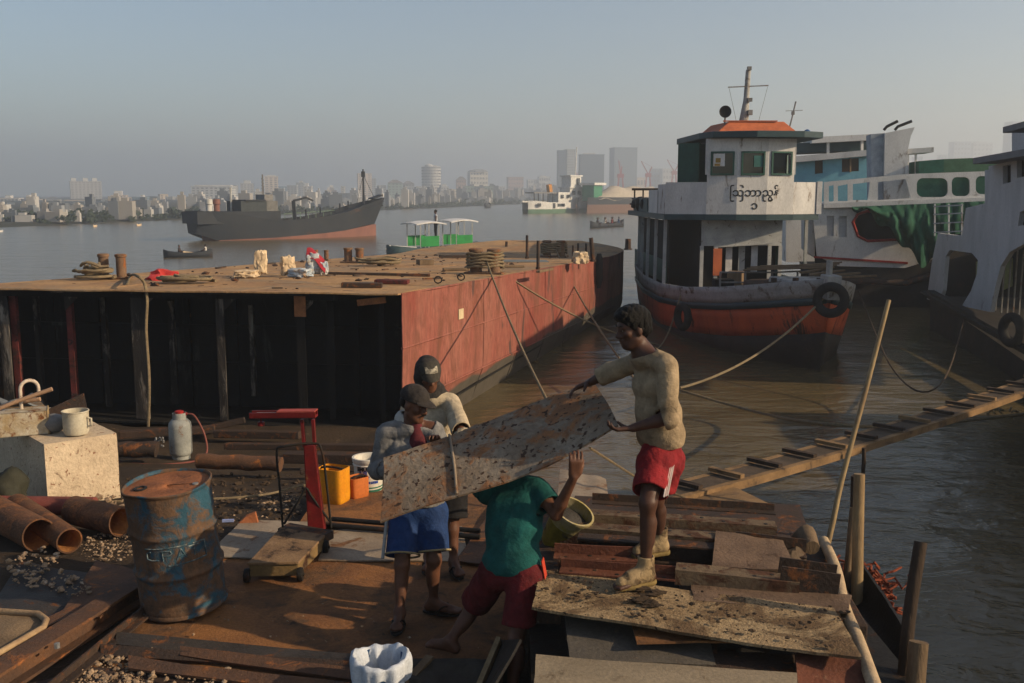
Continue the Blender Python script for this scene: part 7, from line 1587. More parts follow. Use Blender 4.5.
def sandal(an, toe, parent):
    fd = toe - an; fd.z = 0; fd.normalize(); sd = V3(fd.y, -fd.x, 0); z = toe.z - 0.012
    pts = []
    for k in range(24):
        a = 2 * math.pi * k / 24; w = 0.046 + 0.006 * math.cos(a); pts.append(V3(an.x, an.y, 0) + fd * (0.055 + 0.135 * math.cos(a)) + sd * w * math.sin(a) + V3(0, 0, z - 0.006))
    mb = MB(); mb.prism(pts, (0, 0, 0.014)); so = mb.build('sandal', m_black, parent, bevel=0.003)
    q = V3(an.x, an.y, 0) + fd * 0.135 + V3(0, 0, z + 0.035); mb = MB()
    for s_ in (-1, 1): mb.tube(spline([q, V3(an.x, an.y, 0) + fd * 0.09 + sd * 0.03 * s_ + V3(0, 0, z + 0.062), V3(an.x, an.y, 0) + fd * 0.03 + sd * 0.044 * s_ + V3(0, 0, z + 0.012)], 4), 0.006, 6)
    mb.build('thong', m_black, so)
sandal(Bj['anR'], Bj['toeR'], bm_); sandal(Bj['anL'], Bj['toeL'], bm_)

# ------------------------------------------------ hooded man behind him
hf = G(456, 574, 0.018)
Hj = dict(base=G(445, 572, 0.0), pelvis=D(441, 478, 7.38), chest=D(434, 421, 7.38), neck=D(431, 395, 7.36), head=D(428.5, 375, 7.32),
          shL=D(452, 403, 7.36), shR=D(410, 405, 7.40), elL=D(463, 437, 6.9), wrL=D(477, 428, 6.40), elR=D(403, 442, 7.36), wrR=D(418, 452, 7.1),
          hipL=D(453, 486, 7.38), hipR=D(430, 486, 7.38), face=(0.35, -0.90, -0.38), headup=(0, -0.2, 1), handL=((0.5, -0.85, -0.02), (0, -0.2, -1), -1, 0.45, 0.08), hs=0.96)
Hj['anL'] = hf + V3(-0.02, 0.07, 0.085); Hj['toeL'] = hf + V3(0.04, -0.10, 0.012); Hj['anR'] = hf + V3(-0.22, 0.16, 0.085); Hj['toeR'] = hf + V3(-0.22, 0.0, 0.012); Hj['knL'] = D(452, 530, 7.30); Hj['knR'] = D(430, 530, 7.34)
hm, L, Rm = person('person', 'man in cap and dark hood with cream shirt standing behind the others', Hj, m_skin)
m_cream = mat('cream_shirt_cloth', (0.47, 0.39, 0.275), (0.39, 0.32, 0.22), 5, rough=0.95, fine=0.42, bump=0.75, bscale=15, spec=0.15)
garment('shirt', shirt_prims(Hj, {'L': 0.85, 'R': 0.85}, 0.016, Hj['pelvis'].lerp(Hj['chest'], 0.0)), m_cream, hm, clips=[neck_clip(Hj, 0.03), cuff(Hj, 'L', 0.85), cuff(Hj, 'R', 0.85), (Hj['pelvis'] - V3(0, 0, 0.04), (0, 0, -1))], fold=0.006, seed=21, fr=30)
m_dsh = mat('dark_shorts_cloth', (0.018, 0.017, 0.018), rough=0.9, bump=0.2)
garment('shorts', shorts_prims(Hj, 0.8, 0.03), m_dsh, hm, clips=hem_clip(Hj, 0.72) + [(Hj['pelvis'] + V3(0, 0, 0.05), (0, 0, 1))], fold=0.005, seed=22)
m_hood = mat('dark_hood_cloth', (0.030, 0.027, 0.026), (0.045, 0.040, 0.037), 8, rough=0.95, fine=0.42, bump=0.75, bscale=15)
hood = [ell(L(0, -0.028, 0.022), (0.096, 0.104, 0.118), Rm, 0.03), cap(L(0, -0.04, -0.06), L(0, -0.02, -0.16), 0.088, 0.085, 0.04), cap(L(-0.06, 0.03, -0.14), L(0.06, 0.03, -0.14), 0.055, k=0.04), cap(L(-0.02, 0.05, -0.17), L(-0.01, 0.075, -0.36), 0.055, 0.045, 0.04), cap(L(-0.06, 0.02, -0.17), L(-0.11, -0.01, -0.22), 0.07, 0.055, 0.04), cap(L(0.05, 0.0, -0.17), L(0.09, -0.02, -0.20), 0.07, 0.05, 0.04), cap(L(-0.05, 0.06, -0.20), L(-0.06, 0.085, -0.38), 0.05, 0.045, 0.03)]
f_, lo_ = field(hood, 0.007, 0.05); P_ = grid_of(f_, lo_, 0.007); f_ = f_ + folds(P_, 0.006, 9, 40); f_ = np.maximum(f_, -(f_ + 0.014))
d_ = np.linalg.norm((P_ - np.array(L(0, 0.105, -0.022))) @ Rm / np.array([0.060, 0.085, 0.090]), axis=-1) - 1; f_ = np.maximum(f_, -d_ * 0.06); skin('hood', f_, lo_, 0.007, m_hood, hm, 1)
c = cap_on(L, Rm, 1.02, hm, mat('khaki_dark_cap', (0.055, 0.050, 0.042), (0.04, 0.036, 0.03), 9, rough=0.95, bump=0.3), None, 0.062, 0.058, 0.025)
mb = MB()
def emb(u, v):
    a = -0.55 + 1.1 * u; return L(math.sin(a) * 0.092, math.cos(a) * 0.103 - 0.010 - 0.030 * v * v + 0.004, 0.068 + 0.040 * v)
mb.sheet(emb, 10, 5, 0.003); e_ = mb.build('badge', mat('cap_badge_tan', (0.40, 0.36, 0.28), (0.12, 0.11, 0.09), 60, rough=0.9, bump=0.1), c, smooth=60)
sandal(Hj['anL'], Hj['toeL'], hm); sandal(Hj['anR'], Hj['toeR'], hm)

# ------------------------------------------------ man in the green shirt under the plate, seen from behind
gf1, gf2 = G(446, 652, 0.016), G(508, 712, 0.016)
Gj = dict(base=G(480, 670, 0.0), pelvis=D(512, 563, 5.74), chest=D(515, 510, 5.86), neck=D(511, 480, 5.97), head=D(506, 466, 6.13),
          shL=D(488, 494, 6.0), shR=D(539, 490, 5.86), elL=D(480, 484, 6.24), wrL=D(472, 462, 6.36), elR=D(556, 514, 5.70), wrR=D(574, 477, 5.60),
          hipL=D(496, 572, 5.76), hipR=D(526, 574, 5.68), face=(-0.5, 0.85, -0.15), handL=((0, 0, 1), (0, -1, 0.2), 1, 0.4), handR=((0.10, -0.12, 1.0), (-0.10, 0.97, 0.1), -1, 0.95, 0.03, 1.08, 0.25), eyes=False)
Gj['anL'] = gf1 + V3(0.03, -0.02, 0.085); Gj['toeL'] = gf1 + V3(-0.12, 0.06, 0.012); Gj['anR'] = gf2 + V3(0.02, 0.0, 0.085); Gj['toeR'] = gf2 + V3(-0.12, 0.08, 0.012)
Gj['knL'] = D(473, 607, 5.98); Gj['knR'] = D(517, 636, 5.56)
gm, L, Rm = person('person', 'man in teal green shirt and dark red shorts bent under the plate', Gj, m_skin)
hair_cap(L, Rm, 1.0, gm)
m_teal2 = mat('teal_shirt_cloth', (0.012, 0.092, 0.085), (0.009, 0.066, 0.062), 5, rough=0.9, fine=0.42, bump=0.75, bscale=15, spec=0.15)
garment('shirt', shirt_prims(Gj, {'L': 0.6, 'R': 0.62}, 0.017, Gj['pelvis'].lerp(Gj['chest'], 0.0), 0.98), m_teal2, gm, clips=[neck_clip(Gj, 0.0), cuff(Gj, 'L', 0.6), cuff(Gj, 'R', 0.62), (Gj['pelvis'] + V3(0, 0, -0.035), (0.1, 0, -1))], fold=0.007, seed=31, fr=28)
m_dred = mat('dark_red_shorts', (0.11, 0.010, 0.013), (0.075, 0.008, 0.010), 5, rough=0.85, fine=0.42, bump=0.75, bscale=15, spec=0.2)
sho = garment('shorts', shorts_prims(Gj, 0.9, 0.018, 0.88), m_dred, gm, clips=hem_clip(Gj, 0.86) + [(Gj['pelvis'] + V3(0, 0, 0.06), (0, 0, 1))], fold=0.006, seed=32)
mb = MB(); mb.sheet(lambda u, v: D(541, 562, 5.62) + V3(0.012 * u + 0.02 * v, 0.03 * u, -0.11 * v + 0.02 * u), 4, 6, 0.006); mb.build('waist_tag', mat('bright_red_cloth', (0.55, 0.06, 0.03), bump=0.1), sho)
# ================================================================== far things: the moored coaster, small craft, the city beyond
m_coal = mat('coaster_black_paint', (0.020, 0.025, 0.033), (0.030, 0.034, 0.040), 0.4, rough=0.7, rust=(0.10, 0.06, 0.045), rust_amt=0.15, rust_scale=0.5, bump=0)
m_boot = mat('red_boot_paint', (0.22, 0.10, 0.075), (0.16, 0.075, 0.06), 0.5, rough=0.8, bump=0)
m_teal = mat('teal_paint', (0.03, 0.10, 0.09), bump=0)
def loft(parent, Fp, ST, BD, BB, ZT, ZB, name, m_, nf=3, rake=0.0, transom=True):
    """hull between a top and a bottom line; Fp(s, x, z) places it"""
    mb = MB(); k = len(ST); w = nf + 1
    for sd in (-1, 1):
        vs_ = []
        for i in range(k):
            for j in range(w):
                f = j / nf; vs_.append(Fp(ST[i] + rake * f * max(0, 1 - ST[i] / (ST[-1] * 0.25)), sd * (BD[i] + (BB[i] - BD[i]) * f), ZT[i] + (ZB[i] - ZT[i]) * f))
        mb.mesh(vs_, [((i * w + j, (i + 1) * w + j, (i + 1) * w + j + 1, i * w + j + 1) if sd < 0 else (i * w + j + 1, (i + 1) * w + j + 1, (i + 1) * w + j, i * w + j)) for i in range(k - 1) for j in range(nf)])
    if transom:
        e = k - 1; mb.mesh([Fp(ST[e], -BD[e], ZT[e]), Fp(ST[e], BD[e], ZT[e]), Fp(ST[e], BB[e], ZB[e]), Fp(ST[e], -BB[e], ZB[e])], [(0, 1, 2, 3)])
    return mb.build(name, m_, parent, smooth=35)
def deck(parent, Fp, ST, BD, ZD, name, m_):
    mb = MB(); n = len(ST)
    mb.mesh([Fp(ST[i], sd * BD[i] * 0.97, ZD[i]) for i in range(n) for sd in (-1, 1)], [(2 * i, 2 * i + 1, 2 * i + 3, 2 * i + 2) for i in range(n - 1)]); return mb.build(name, m_, parent)
# coaster: bow to the right
cs, cb = G(203, 240.5, WATER), G(376, 235.5, WATER); ca = (cs - cb); CL = ca.length; ca.normalize(); cr = Vector((-ca.y, ca.x, 0))
if cr.y > 0: cr = -cr
def CP(s, x, z): return cb + ca * s + cr * x + Vector((0, 0, z - WATER))
u = 1 / 11.4 * 1.0                                   # metres per photograph pixel there
CS = [-1.0, -0.4, 0.6, 2, 4, 6.5, 9, 11, CL - 0.6, CL + 0.9]
coaster = thing('coaster', 'black coaster with raised bow and red boot paint anchored in the river', 'ship', (cs + cb) / 2)
ZTc = [2.62, 2.5, 2.3, 1.95, 1.35, 0.95, 0.75, 0.7, 1.55, 1.55]
BDc = [0.05, 0.5, 1.0, 1.5, 1.8, 1.9, 1.9, 1.9, 1.8, 1.5]
zr = [WATER + 1.05, WATER + 1.05, WATER + 0.98, WATER + 0.85, WATER + 0.6, WATER + 0.4, WATER + 0.25, WATER + 0.15, WATER + 0.05, WATER + 0.6]
BM = [0.02, 0.2, 0.55, 1.05, 1.5, 1.75, 1.8, 1.8, 1.5, 0.9]
loft(coaster, CP, CS, BDc, BM, ZTc, zr, 'hull', m_coal, 4, rake=0.95)
loft(coaster, CP, [0.0, 0.5, 1.1, 2.3, 4.1, 6.5, 9, 11, CL - 0.8, CL - 0.2], BM, [0.01, 0.15, 0.45, 0.9, 1.4, 1.7, 1.75, 1.75, 1.2, 0.5], zr, [WATER - 0.4] * 10, 'boot_paint', m_boot, 2)
deck(coaster, CP, CS, BDc, [z - 0.35 for z in ZTc], 'deck', m_coal)
mb = MB(); mb.tube([CP(-0.9, -0.2, 1.9), CP(2, -1.42, 1.3), CP(4.2, -1.72, 0.85), CP(6.5, -1.86, 0.55), CP(9, -1.88, 0.4)], 0.06, 6); mb.build('rub_rail', m_coal, coaster)
def cbox(s0, s1, x0, x1, z0, z1, name, m_, par=coaster):
    mb = MB(); mb.prism([CP(s0, x0, z0), CP(s1, x0, z0), CP(s1, x1, z0), CP(s0, x1, z0)], (0, 0, z1 - z0)); return mb.build(name, m_, par)
S = lambda px: (376 - px) * CL / 173.0
cbox(S(268), S(192), -1.7, 1.7, 0.5, 1.5, 'poop', m_coal)
cbox(S(256), S(232), -1.5, 1.5, 1.5, 2.35, 'deckhouse', mat('coaster_house', (0.05, 0.06, 0.065), bump=0))
cbox(S(255), S(236), -1.6, 1.6, 2.36, 2.46, 'house_roof', m_coal)
cbox(S(252), S(238), -1.52, -1.5, 2.0, 2.12, 'teal_stripe', m_teal)
cbox(S(268), S(255), -1.2, 1.2, 0.6, 2.35, 'bridge', mat('coaster_grey', (0.16, 0.16, 0.155), bump=0))
cbox(S(266), S(257), -1.22, -1.2, 1.0, 1.5, 'bridge_window', m_glass)
cbox(S(265), S(257), -0.9, 0.9, 2.36, 2.9, 'bridge_top', m_metalg)
for sg in (-0.12, 0.12):
    mb = MB(); mb.bar(CP(S(260) + sg, sg, 2.9), CP(S(260) + sg * 0.3, sg * 0.3, 4.6), 0.07, 0.07); mb.build('lattice_mast', m_metalg, coaster)
mb = MB(); [mb.bar(CP(S(260) - 0.12, 0, 3 + 0.28 * k), CP(S(260) + 0.12, 0, 3.12 + 0.28 * k), 0.04, 0.04) for k in range(5)]; mb.build('mast_braces', m_metalg, coaster)
mb = MB(); mb.bar(CP(S(231), -0.3, 1.5), CP(S(231), -0.3, 3.5), 0.13, 0.13); mb.build('vent_pole', m_white, coaster)
for px, c_ in ((212, m_white), (219, m_boot)):
    mb = MB(); mb.lathe([(0.26, 0), (0.26, 0.55), (0.32, 0.6), (0.30, 1.0), (0.1, 1.02)], 10, Matrix.Translation(CP(S(px), -0.6, 1.5))); mb.build('ventilator', c_, coaster, smooth=40)
for px in (210, 214):
    mb = MB(); mb.tube([CP(S(px), -1.72, 1.05), CP(S(px), -1.66, 1.05)], 0.15, 12); mb.build('porthole', m_glass, coaster)
mb = MB(); mb.bar(CP(S(293), -0.5, 0.6), CP(S(292), -0.5, 2.35), 0.28, 0.28); mb.bar(CP(S(292), -0.5, 2.35), CP(S(305), -0.5, 2.62), 0.2, 0.18); mb.bar(CP(S(305), -0.5, 2.62), CP(S(312), -0.5, 2.35), 0.16, 0.14); mb.build('deck_crane', m_coal, coaster)
mb = MB(); mb.tube([CP(S(363), 0, 2.0), CP(S(363), 0, 3.9), CP(S(363), 0, 5.2)], [0.12, 0.09, 0.07], 8); mb.box(CP(S(363), 0, 4.75), (0.32, 0.32, 0.5)); mast_ = mb.build('foremast', m_coal, coaster)
for px in (352, 374): mb = MB(); mb.tube([CP(S(363), 0, 4.7), CP(S(px), 0.6, 2.1)], 0.025, 4); mb.build('stay', m_coal, mast_)
mb = MB(); mb.bar(CP(S(371), 0, 2.5), CP(S(382), 0, 2.85), 0.9, 0.12); mb.build('forecastle_gear', m_coal, coaster)
mb = MB(); mb.box(CP(-0.8, 0, 2.85), (0.2, 0.3, 0.3)); mb.build('bow_lamp', m_paintw, coaster)
for px, y in ((344, 1.75), (353, 1.95), (323, 1.4), (308, 1.2)):
    mb = MB(); mb.bar(CP(S(px), -1.2, y - 0.3), CP(S(px), -1.2, y + 0.35), 0.12, 0.12); mb.build('bitts', m_coal, coaster)
for px in (326, 309, 291, 263):
    t_ = max(-0.5, S(px)); mb = MB(); q = Vector((cr.x, cr.y, 0)).to_track_quat('Z', 'Y').to_matrix().to_4x4(); q.translation = CP(t_, -1.9, 0.35 + 0.004 * (px - 263))
    mb.lathe([(0.28 + 0.1 * math.cos(a), 0.1 * math.sin(a)) for a in [k * 2 * math.pi / 8 for k in range(9)]], 14, q); mb.build('tyre_fender', m_tyre, coaster, smooth=60)
mb = MB(); [mb.bar(CP(S(272 + 8 * k), -1.5, 0.75), CP(S(272 + 8 * k), -1.5, 1.15 + 0.02 * k), 0.05, 0.05) for k in range(9)]; mb.bar(CP(S(270), -1.5, 1.1), CP(S(340), -1.5, 1.45), 0.04, 0.04); mb.build('deck_rail', mat('pale_green_rail', (0.20, 0.30, 0.22), bump=0), coaster)
# waterside sampan with two rowers
def small_boat(pa, pb, name, label, m_, beam, free, cat='boat', sheer=0.35, group=None):
    """a double-ended open boat between two waterline points"""
    a = (pb - pa); L_ = a.length; a.normalize(); r_ = Vector((a.y, -a.x, 0)); o = thing(name, label, cat, (pa + pb) / 2, group)
    Fp = lambda s, x, z: pa + a * s + r_ * x + Vector((0, 0, z))
    ST_ = [-0.06 * L_, 0.06 * L_, 0.2 * L_, 0.4 * L_, 0.6 * L_, 0.8 * L_, 0.94 * L_, 1.06 * L_]; BD_ = [0.05, 0.5, 0.85, 1, 1, 0.85, 0.5, 0.08]
    ZT_ = [free * (1 + sheer * (abs(i / 3.5 - 1) ** 2) * 2.2) for i in range(8)]
    hu = loft(o, Fp, ST_, [b * beam / 2 for b in BD_], [b * beam * 0.36 for b in BD_], ZT_, [-0.1] * 8, 'hull', m_, 2); sm = hu.modifiers.new('t', 'SOLIDIFY'); sm.thickness = 0.04
    deck(o, Fp, ST_, [b * beam / 2 for b in BD_], [free * 0.35] * 8, 'bottom_boards', m_wood); return o, Fp, L_
m_shirtw = mat('white_cotton', (0.55, 0.55, 0.53), bump=0.1); m_dkcloth = mat('dark_cotton', (0.03, 0.03, 0.035), bump=0.1)
pa, pb = G(166, 257.5, WATER), G(210, 256.5, WATER)
_, Fs, Ls = small_boat(pa, pb, 'sampan', 'low dark wooden sampan with two rowers on the open water', m_coal, 0.8, 0.28)
tiny_person(Fs(Ls * 0.30, 0, 0.12), 'sit', m_dkcloth, m_dkcloth, 'dark-clothed rower sitting toward the stern of the sampan', (1, 0, 0), s=0.62)
tiny_person(Fs(Ls * 0.90, 0, 0.14), 'sit', m_shirtw, m_dkcloth, 'white-shirted rower at the bow end of the sampan', (-1, 0, 0), s=0.62)
mb = MB(); mb.bar(Fs(Ls * 0.38, 0, 0.33), Fs(Ls * 0.68, 0.05, 0.20), 0.25, 0.10); tag(mb.build('bundle', m_sack, None), 'pale bundle lying amidships in the sampan', 'bundle')
# green-sided cabin boat beyond the barge, with a man standing at it
pa, pb = G(392, 259, WATER), G(473, 255, WATER)
gb, Fg, Lg = small_boat(pa, pb, 'cabin_boat', 'small motor boat with green cabin sides and pale roof beyond the barge', m_navy, 1.7, 0.60, sheer=0.2)
_Fg0 = Fg; Fg = lambda s, x, z: _Fg0(s, x, z * 1.4)
for s0, s1, mm in ((0.26, 0.48, 'side_panel'), (0.70, 0.90, 'side_panel')):
    mb = MB(); 
    for x in (-0.72, 0.72): mb.bar(Fg(Lg * s0, x, 0.72), Fg(Lg * s1, x, 0.72), 0.05, 0.62)
    mb.build(mm, mat('bright_green_paint', (0.02, 0.22, 0.055), bump=0), gb)
for s in (0.26, 0.36, 0.48, 0.70, 0.80, 0.90):
    for x in (-0.7, 0.7): mb = MB(); mb.bar(Fg(Lg * s, x, 0.4), Fg(Lg * s, x, 1.5), 0.06, 0.06); mb.build('roof_post', m_white, gb)
for s0, s1, z in ((0.20, 0.56, 1.55), (0.62, 0.96, 1.62)):
    mb = MB(); mb.sheet(lambda u, v: Fg(Lg * (s0 + (s1 - s0) * u), -0.85 + 1.7 * v, z - 0.08 * (2 * u - 1) ** 2 - 0.06 * (2 * v - 1) ** 2), 6, 6, 0.06); mb.build('roof', m_paintw, gb, smooth=60)
mb = MB(); mb.sheet(lambda u, v: Fg(Lg * (-0.04 + 0.26 * u), (-0.5 + 1.0 * v) * (0.25 + u), 0.56 - 0.1 * u), 4, 4, 0.05); mb.build('foredeck', m_paintw, gb)
mb = MB(); mb.sheet(lambda u, v: Fg(Lg * (0.02 + 1.0 * u), -0.86 - 0.02 * v, 0.42 - 0.14 * v), 4, 2, 0.03); mb.build('gunwale', m_paintw, gb)
tiny_person(D(444, 247.3, 40), 'stand', mat('pale_blue_shirt', (0.35, 0.38, 0.42), bump=0.1), m_dkcloth, 'man in pale shirt standing at the far edge of the barge by the green boat', (-0.3, 1, 0), s=0.66) if False else None
pm = Fg(Lg * 0.60, -0.6, 0.42) + Vector((0, 0, 0.55))
tiny_person(pm, 'stand', mat('pale_blue_shirt', (0.35, 0.38, 0.42), bump=0.1), m_dkcloth, 'man in a pale shirt standing on the green cabin boat', (-1, -0.2, 0), s=1.0)
# white work ferry with green waterline and the sand barge beyond it
pa, pb = G(527, 213.5, WATER), G(585, 212.5, WATER); a_ = (pb - pa); WL = a_.length; a_.normalize(); r_ = Vector((a_.y, -a_.x, 0))
Fw = lambda s, x, z: pa + a_ * s * WL + r_ * x * WL + Vector((0, 0, z * WL))
wf = thing('work_ferry', 'white work ferry with green waterline and tall wheelhouse far out on the river', 'ferry', (pa + pb) / 2)
ST_ = [-0.03, 0.05, 0.3, 0.6, 0.9, 1.0]; BD_ = [0.05, 0.09, 0.11, 0.11, 0.10, 0.05]
m_fw = mat('ferry_white', (0.66, 0.66, 0.64), bump=0)
loft(wf, Fw, ST_, BD_, BD_, [0.15, 0.15, 0.13, 0.13, 0.14, 0.16], [0.05] * 6, 'hull', m_fw, 2); loft(wf, Fw, ST_, BD_, [b * 0.8 for b in BD_], [0.05] * 6, [-0.03] * 6, 'boot_top', mat('pale_green_boot', (0.12, 0.22, 0.14), bump=0), 1)
deck(wf, Fw, ST_, BD_, [0.13] * 6, 'deck', m_metalg)
def wbox(s0, s1, x0, x1, z0, z1, nm, m_, par=wf):
    mb = MB(); mb.prism([Fw(s0, x0, z0), Fw(s1, x0, z0), Fw(s1, x1, z0), Fw(s0, x1, z0)], (0, 0, (z1 - z0) * WL)); return mb.build(nm, m_, par)
wbox(0.44, 0.66, -0.085, 0.085, 0.13, 0.25, 'house', m_fw); wbox(0.64, 0.86, -0.085, 0.085, 0.12, 0.30, 'house', m_fw); wbox(0.66, 0.84, -0.08, 0.08, 0.31, 0.44, 'wheelhouse', m_fw)
wbox(0.62, 0.90, -0.10, 0.10, 0.30, 0.315, 'roof', m_fw); wbox(0.64, 0.86, -0.09, 0.09, 0.44, 0.455, 'roof', m_fw)
for s0, s1, z0, z1 in ((0.48, 0.52, 0.18, 0.22), (0.58, 0.62, 0.18, 0.22), (0.68, 0.72, 0.22, 0.27), (0.77, 0.81, 0.22, 0.27), (0.76, 0.80, 0.34, 0.42), (0.06, 0.12, 0.08, 0.12), (0.32, 0.36, 0.06, 0.12), (0.40, 0.52, 0.08, 0.115)):
    wbox(s0, s1, 0.086 if z0 > 0.13 else 0.112, 0.10 if z0 > 0.13 else 0.116, z0, z1, 'window', m_glass)
wbox(0.04, 0.42, -0.08, 0.08, 0.235, 0.25, 'awning', m_metalg)
for s in (0.05, 0.12, 0.2, 0.28, 0.36): wbox(s, s + 0.008, 0.06, 0.07, 0.13, 0.236, 'awning_post', m_coal)
mb = MB(); mb.tube([Fw(0.82, 0, 0.45), Fw(0.84, 0, 0.80)], 0.006 * WL, 6); mb.build('mast', m_fw, wf)
mb = MB(); mb.bar(Fw(0.38, 0, 0.25), Fw(0.36, 0, 0.34), 0.05 * WL, 0.05 * WL); mb.build('flag', mat('amber_flag', (0.5, 0.22, 0.03), bump=0), wf)
# sand barge
pa2, pb2 = G(585, 213, WATER), G(650, 211.5, WATER); a2 = (pb2 - pa2); SL = a2.length; a2.normalize(); r2 = Vector((a2.y, -a2.x, 0))
Fb = lambda s, x, z: pa2 + a2 * s * SL + r2 * x * SL + Vector((0, 0, z * SL))
sbg = thing('sand_barge', 'brown hulled sand barge pushed alongside the white work ferry', 'barge', (pa2 + pb2) / 2)
ST_ = [-0.05, 0.05, 0.3, 0.7, 1.0]; BD_ = [0.06, 0.1, 0.12, 0.12, 0.12]
loft(sbg, Fb, ST_, BD_, BD_, [0.13] * 5, [0.07] * 5, 'coaming', m_coal, 1); loft(sbg, Fb, ST_, BD_, [b * 0.9 for b in BD_], [0.07] * 5, [-0.03] * 5, 'hull', mat('brown_hull', (0.17, 0.10, 0.075), bump=0), 1)
mb = MB(); mb.sheet(lambda u, v: Fb(0.05 + 0.95 * u, -0.12 + 0.24 * v, 0.11 + 0.11 * (1 - (2 * v - 1) ** 2) * min(1, 3 * u) + 0.01 * math.sin(20 * u)), 14, 8, 0.02); mb.build('sand_heap', mat('pale_sand', (0.42, 0.37, 0.30), bump=0), sbg, smooth=60)
mb = MB(); mb.prism([Fb(0.04, -0.06, 0.1), Fb(0.16, -0.06, 0.1), Fb(0.16, 0.06, 0.1), Fb(0.04, 0.06, 0.1)], (0, 0, 0.13 * SL)); mb.build('hut', mat('hut_green', (0.05, 0.22, 0.13), bump=0), sbg)
mb = MB(); mb.prism([Fb(0.02, -0.08, 0.23), Fb(0.19, -0.08, 0.23), Fb(0.19, 0.08, 0.23), Fb(0.02, 0.08, 0.23)], (0, 0, 0.02 * SL)); mb.build('hut_roof', m_fw, sbg)
# crowded open boat
pa3, pb3 = G(592, 228, WATER), G(622, 226, WATER)
cbt, Fc, Lc_ = small_boat(pa3, pb3, 'longboat', 'crowded dark open boat crossing near the ferry stern', m_coal, 1.3, 0.40, sheer=0.5)
cols = [mat('c_' + n, c, bump=0) for n, c in (('dark', (0.03, 0.03, 0.035)), ('white', (0.5, 0.5, 0.48)), ('red', (0.35, 0.06, 0.05)), ('blue', (0.06, 0.12, 0.25)), ('tan', (0.3, 0.22, 0.14)))]
who = ['dark shirt', 'white shirt', 'red shirt', 'blue shirt', 'tan shirt']; plc = ['at the stern of', 'second from the stern of', 'just aft of the middle of', 'in the middle of', 'just forward of the middle of', 'second from the bow of', 'at the bow of']
for k in range(7): tiny_person(Fc(Lc_ * (0.12 + 0.12 * k), 0.18 * (-1) ** k, 0.15), 'sit', cols[(k * 3) % 5], cols[0], 'passenger in a %s %s the crowded longboat' % (who[(k * 3) % 5], plc[k]), (1, 0.1, 0), h=0.05, s=1.0, group='passengers of the longboat')
# small craft along the far bank
def moored(px, py, wpx, c, label, roof=True):
    p = G(px - wpx / 2, py, WATER); q = G(px + wpx / 2, py - 0.4, WATER); L_ = (q - p).length
    o, Fp, L_ = small_boat(p, q, 'moored_boat', label, c, L_ * 0.22, L_ * 0.10, group='small boats at the far bank')
    if roof:
        mb = MB(); mb.box(Fp(L_ * 0.5, 0, L_ * 0.17), (L_ * 0.5, L_ * 0.16, L_ * 0.12)); mb.build('cabin', m_fw, o)
m_tealw = mat('teal_white', (0.30, 0.48, 0.50), bump=0)
for a in ((78, 223, 13, m_tealw, 'teal and white cabin boat under the block with three roof tanks'), (64, 222, 12, m_fw, 'white launch moored next to the teal cabin boat'), (123, 219, 18, m_fw, 'long white launch moored under the cream block with a roof hut'), (149, 218.5, 4, m_fw, 'tiny white boat, first of a pair at the far bank'), (158, 218, 4, m_tealw, 'tiny pale teal boat, second of the pair at the far bank'),
          (182, 214, 20, m_fw, 'white ferry moored just behind the stern of the coaster'), (95, 227, 3, m_sack, 'yellowish dot of a boat off the far bank'), (139, 226, 4, m_sack, 'pair of ochre dinghies in midstream'), (1, 232, 3, m_fw, 'white dinghy at the very edge of the picture'), (487.5, 208, 3, m_coal, 'small dark boat in midstream below the green warehouse')): moored(*a, roof=a[2] > 8)

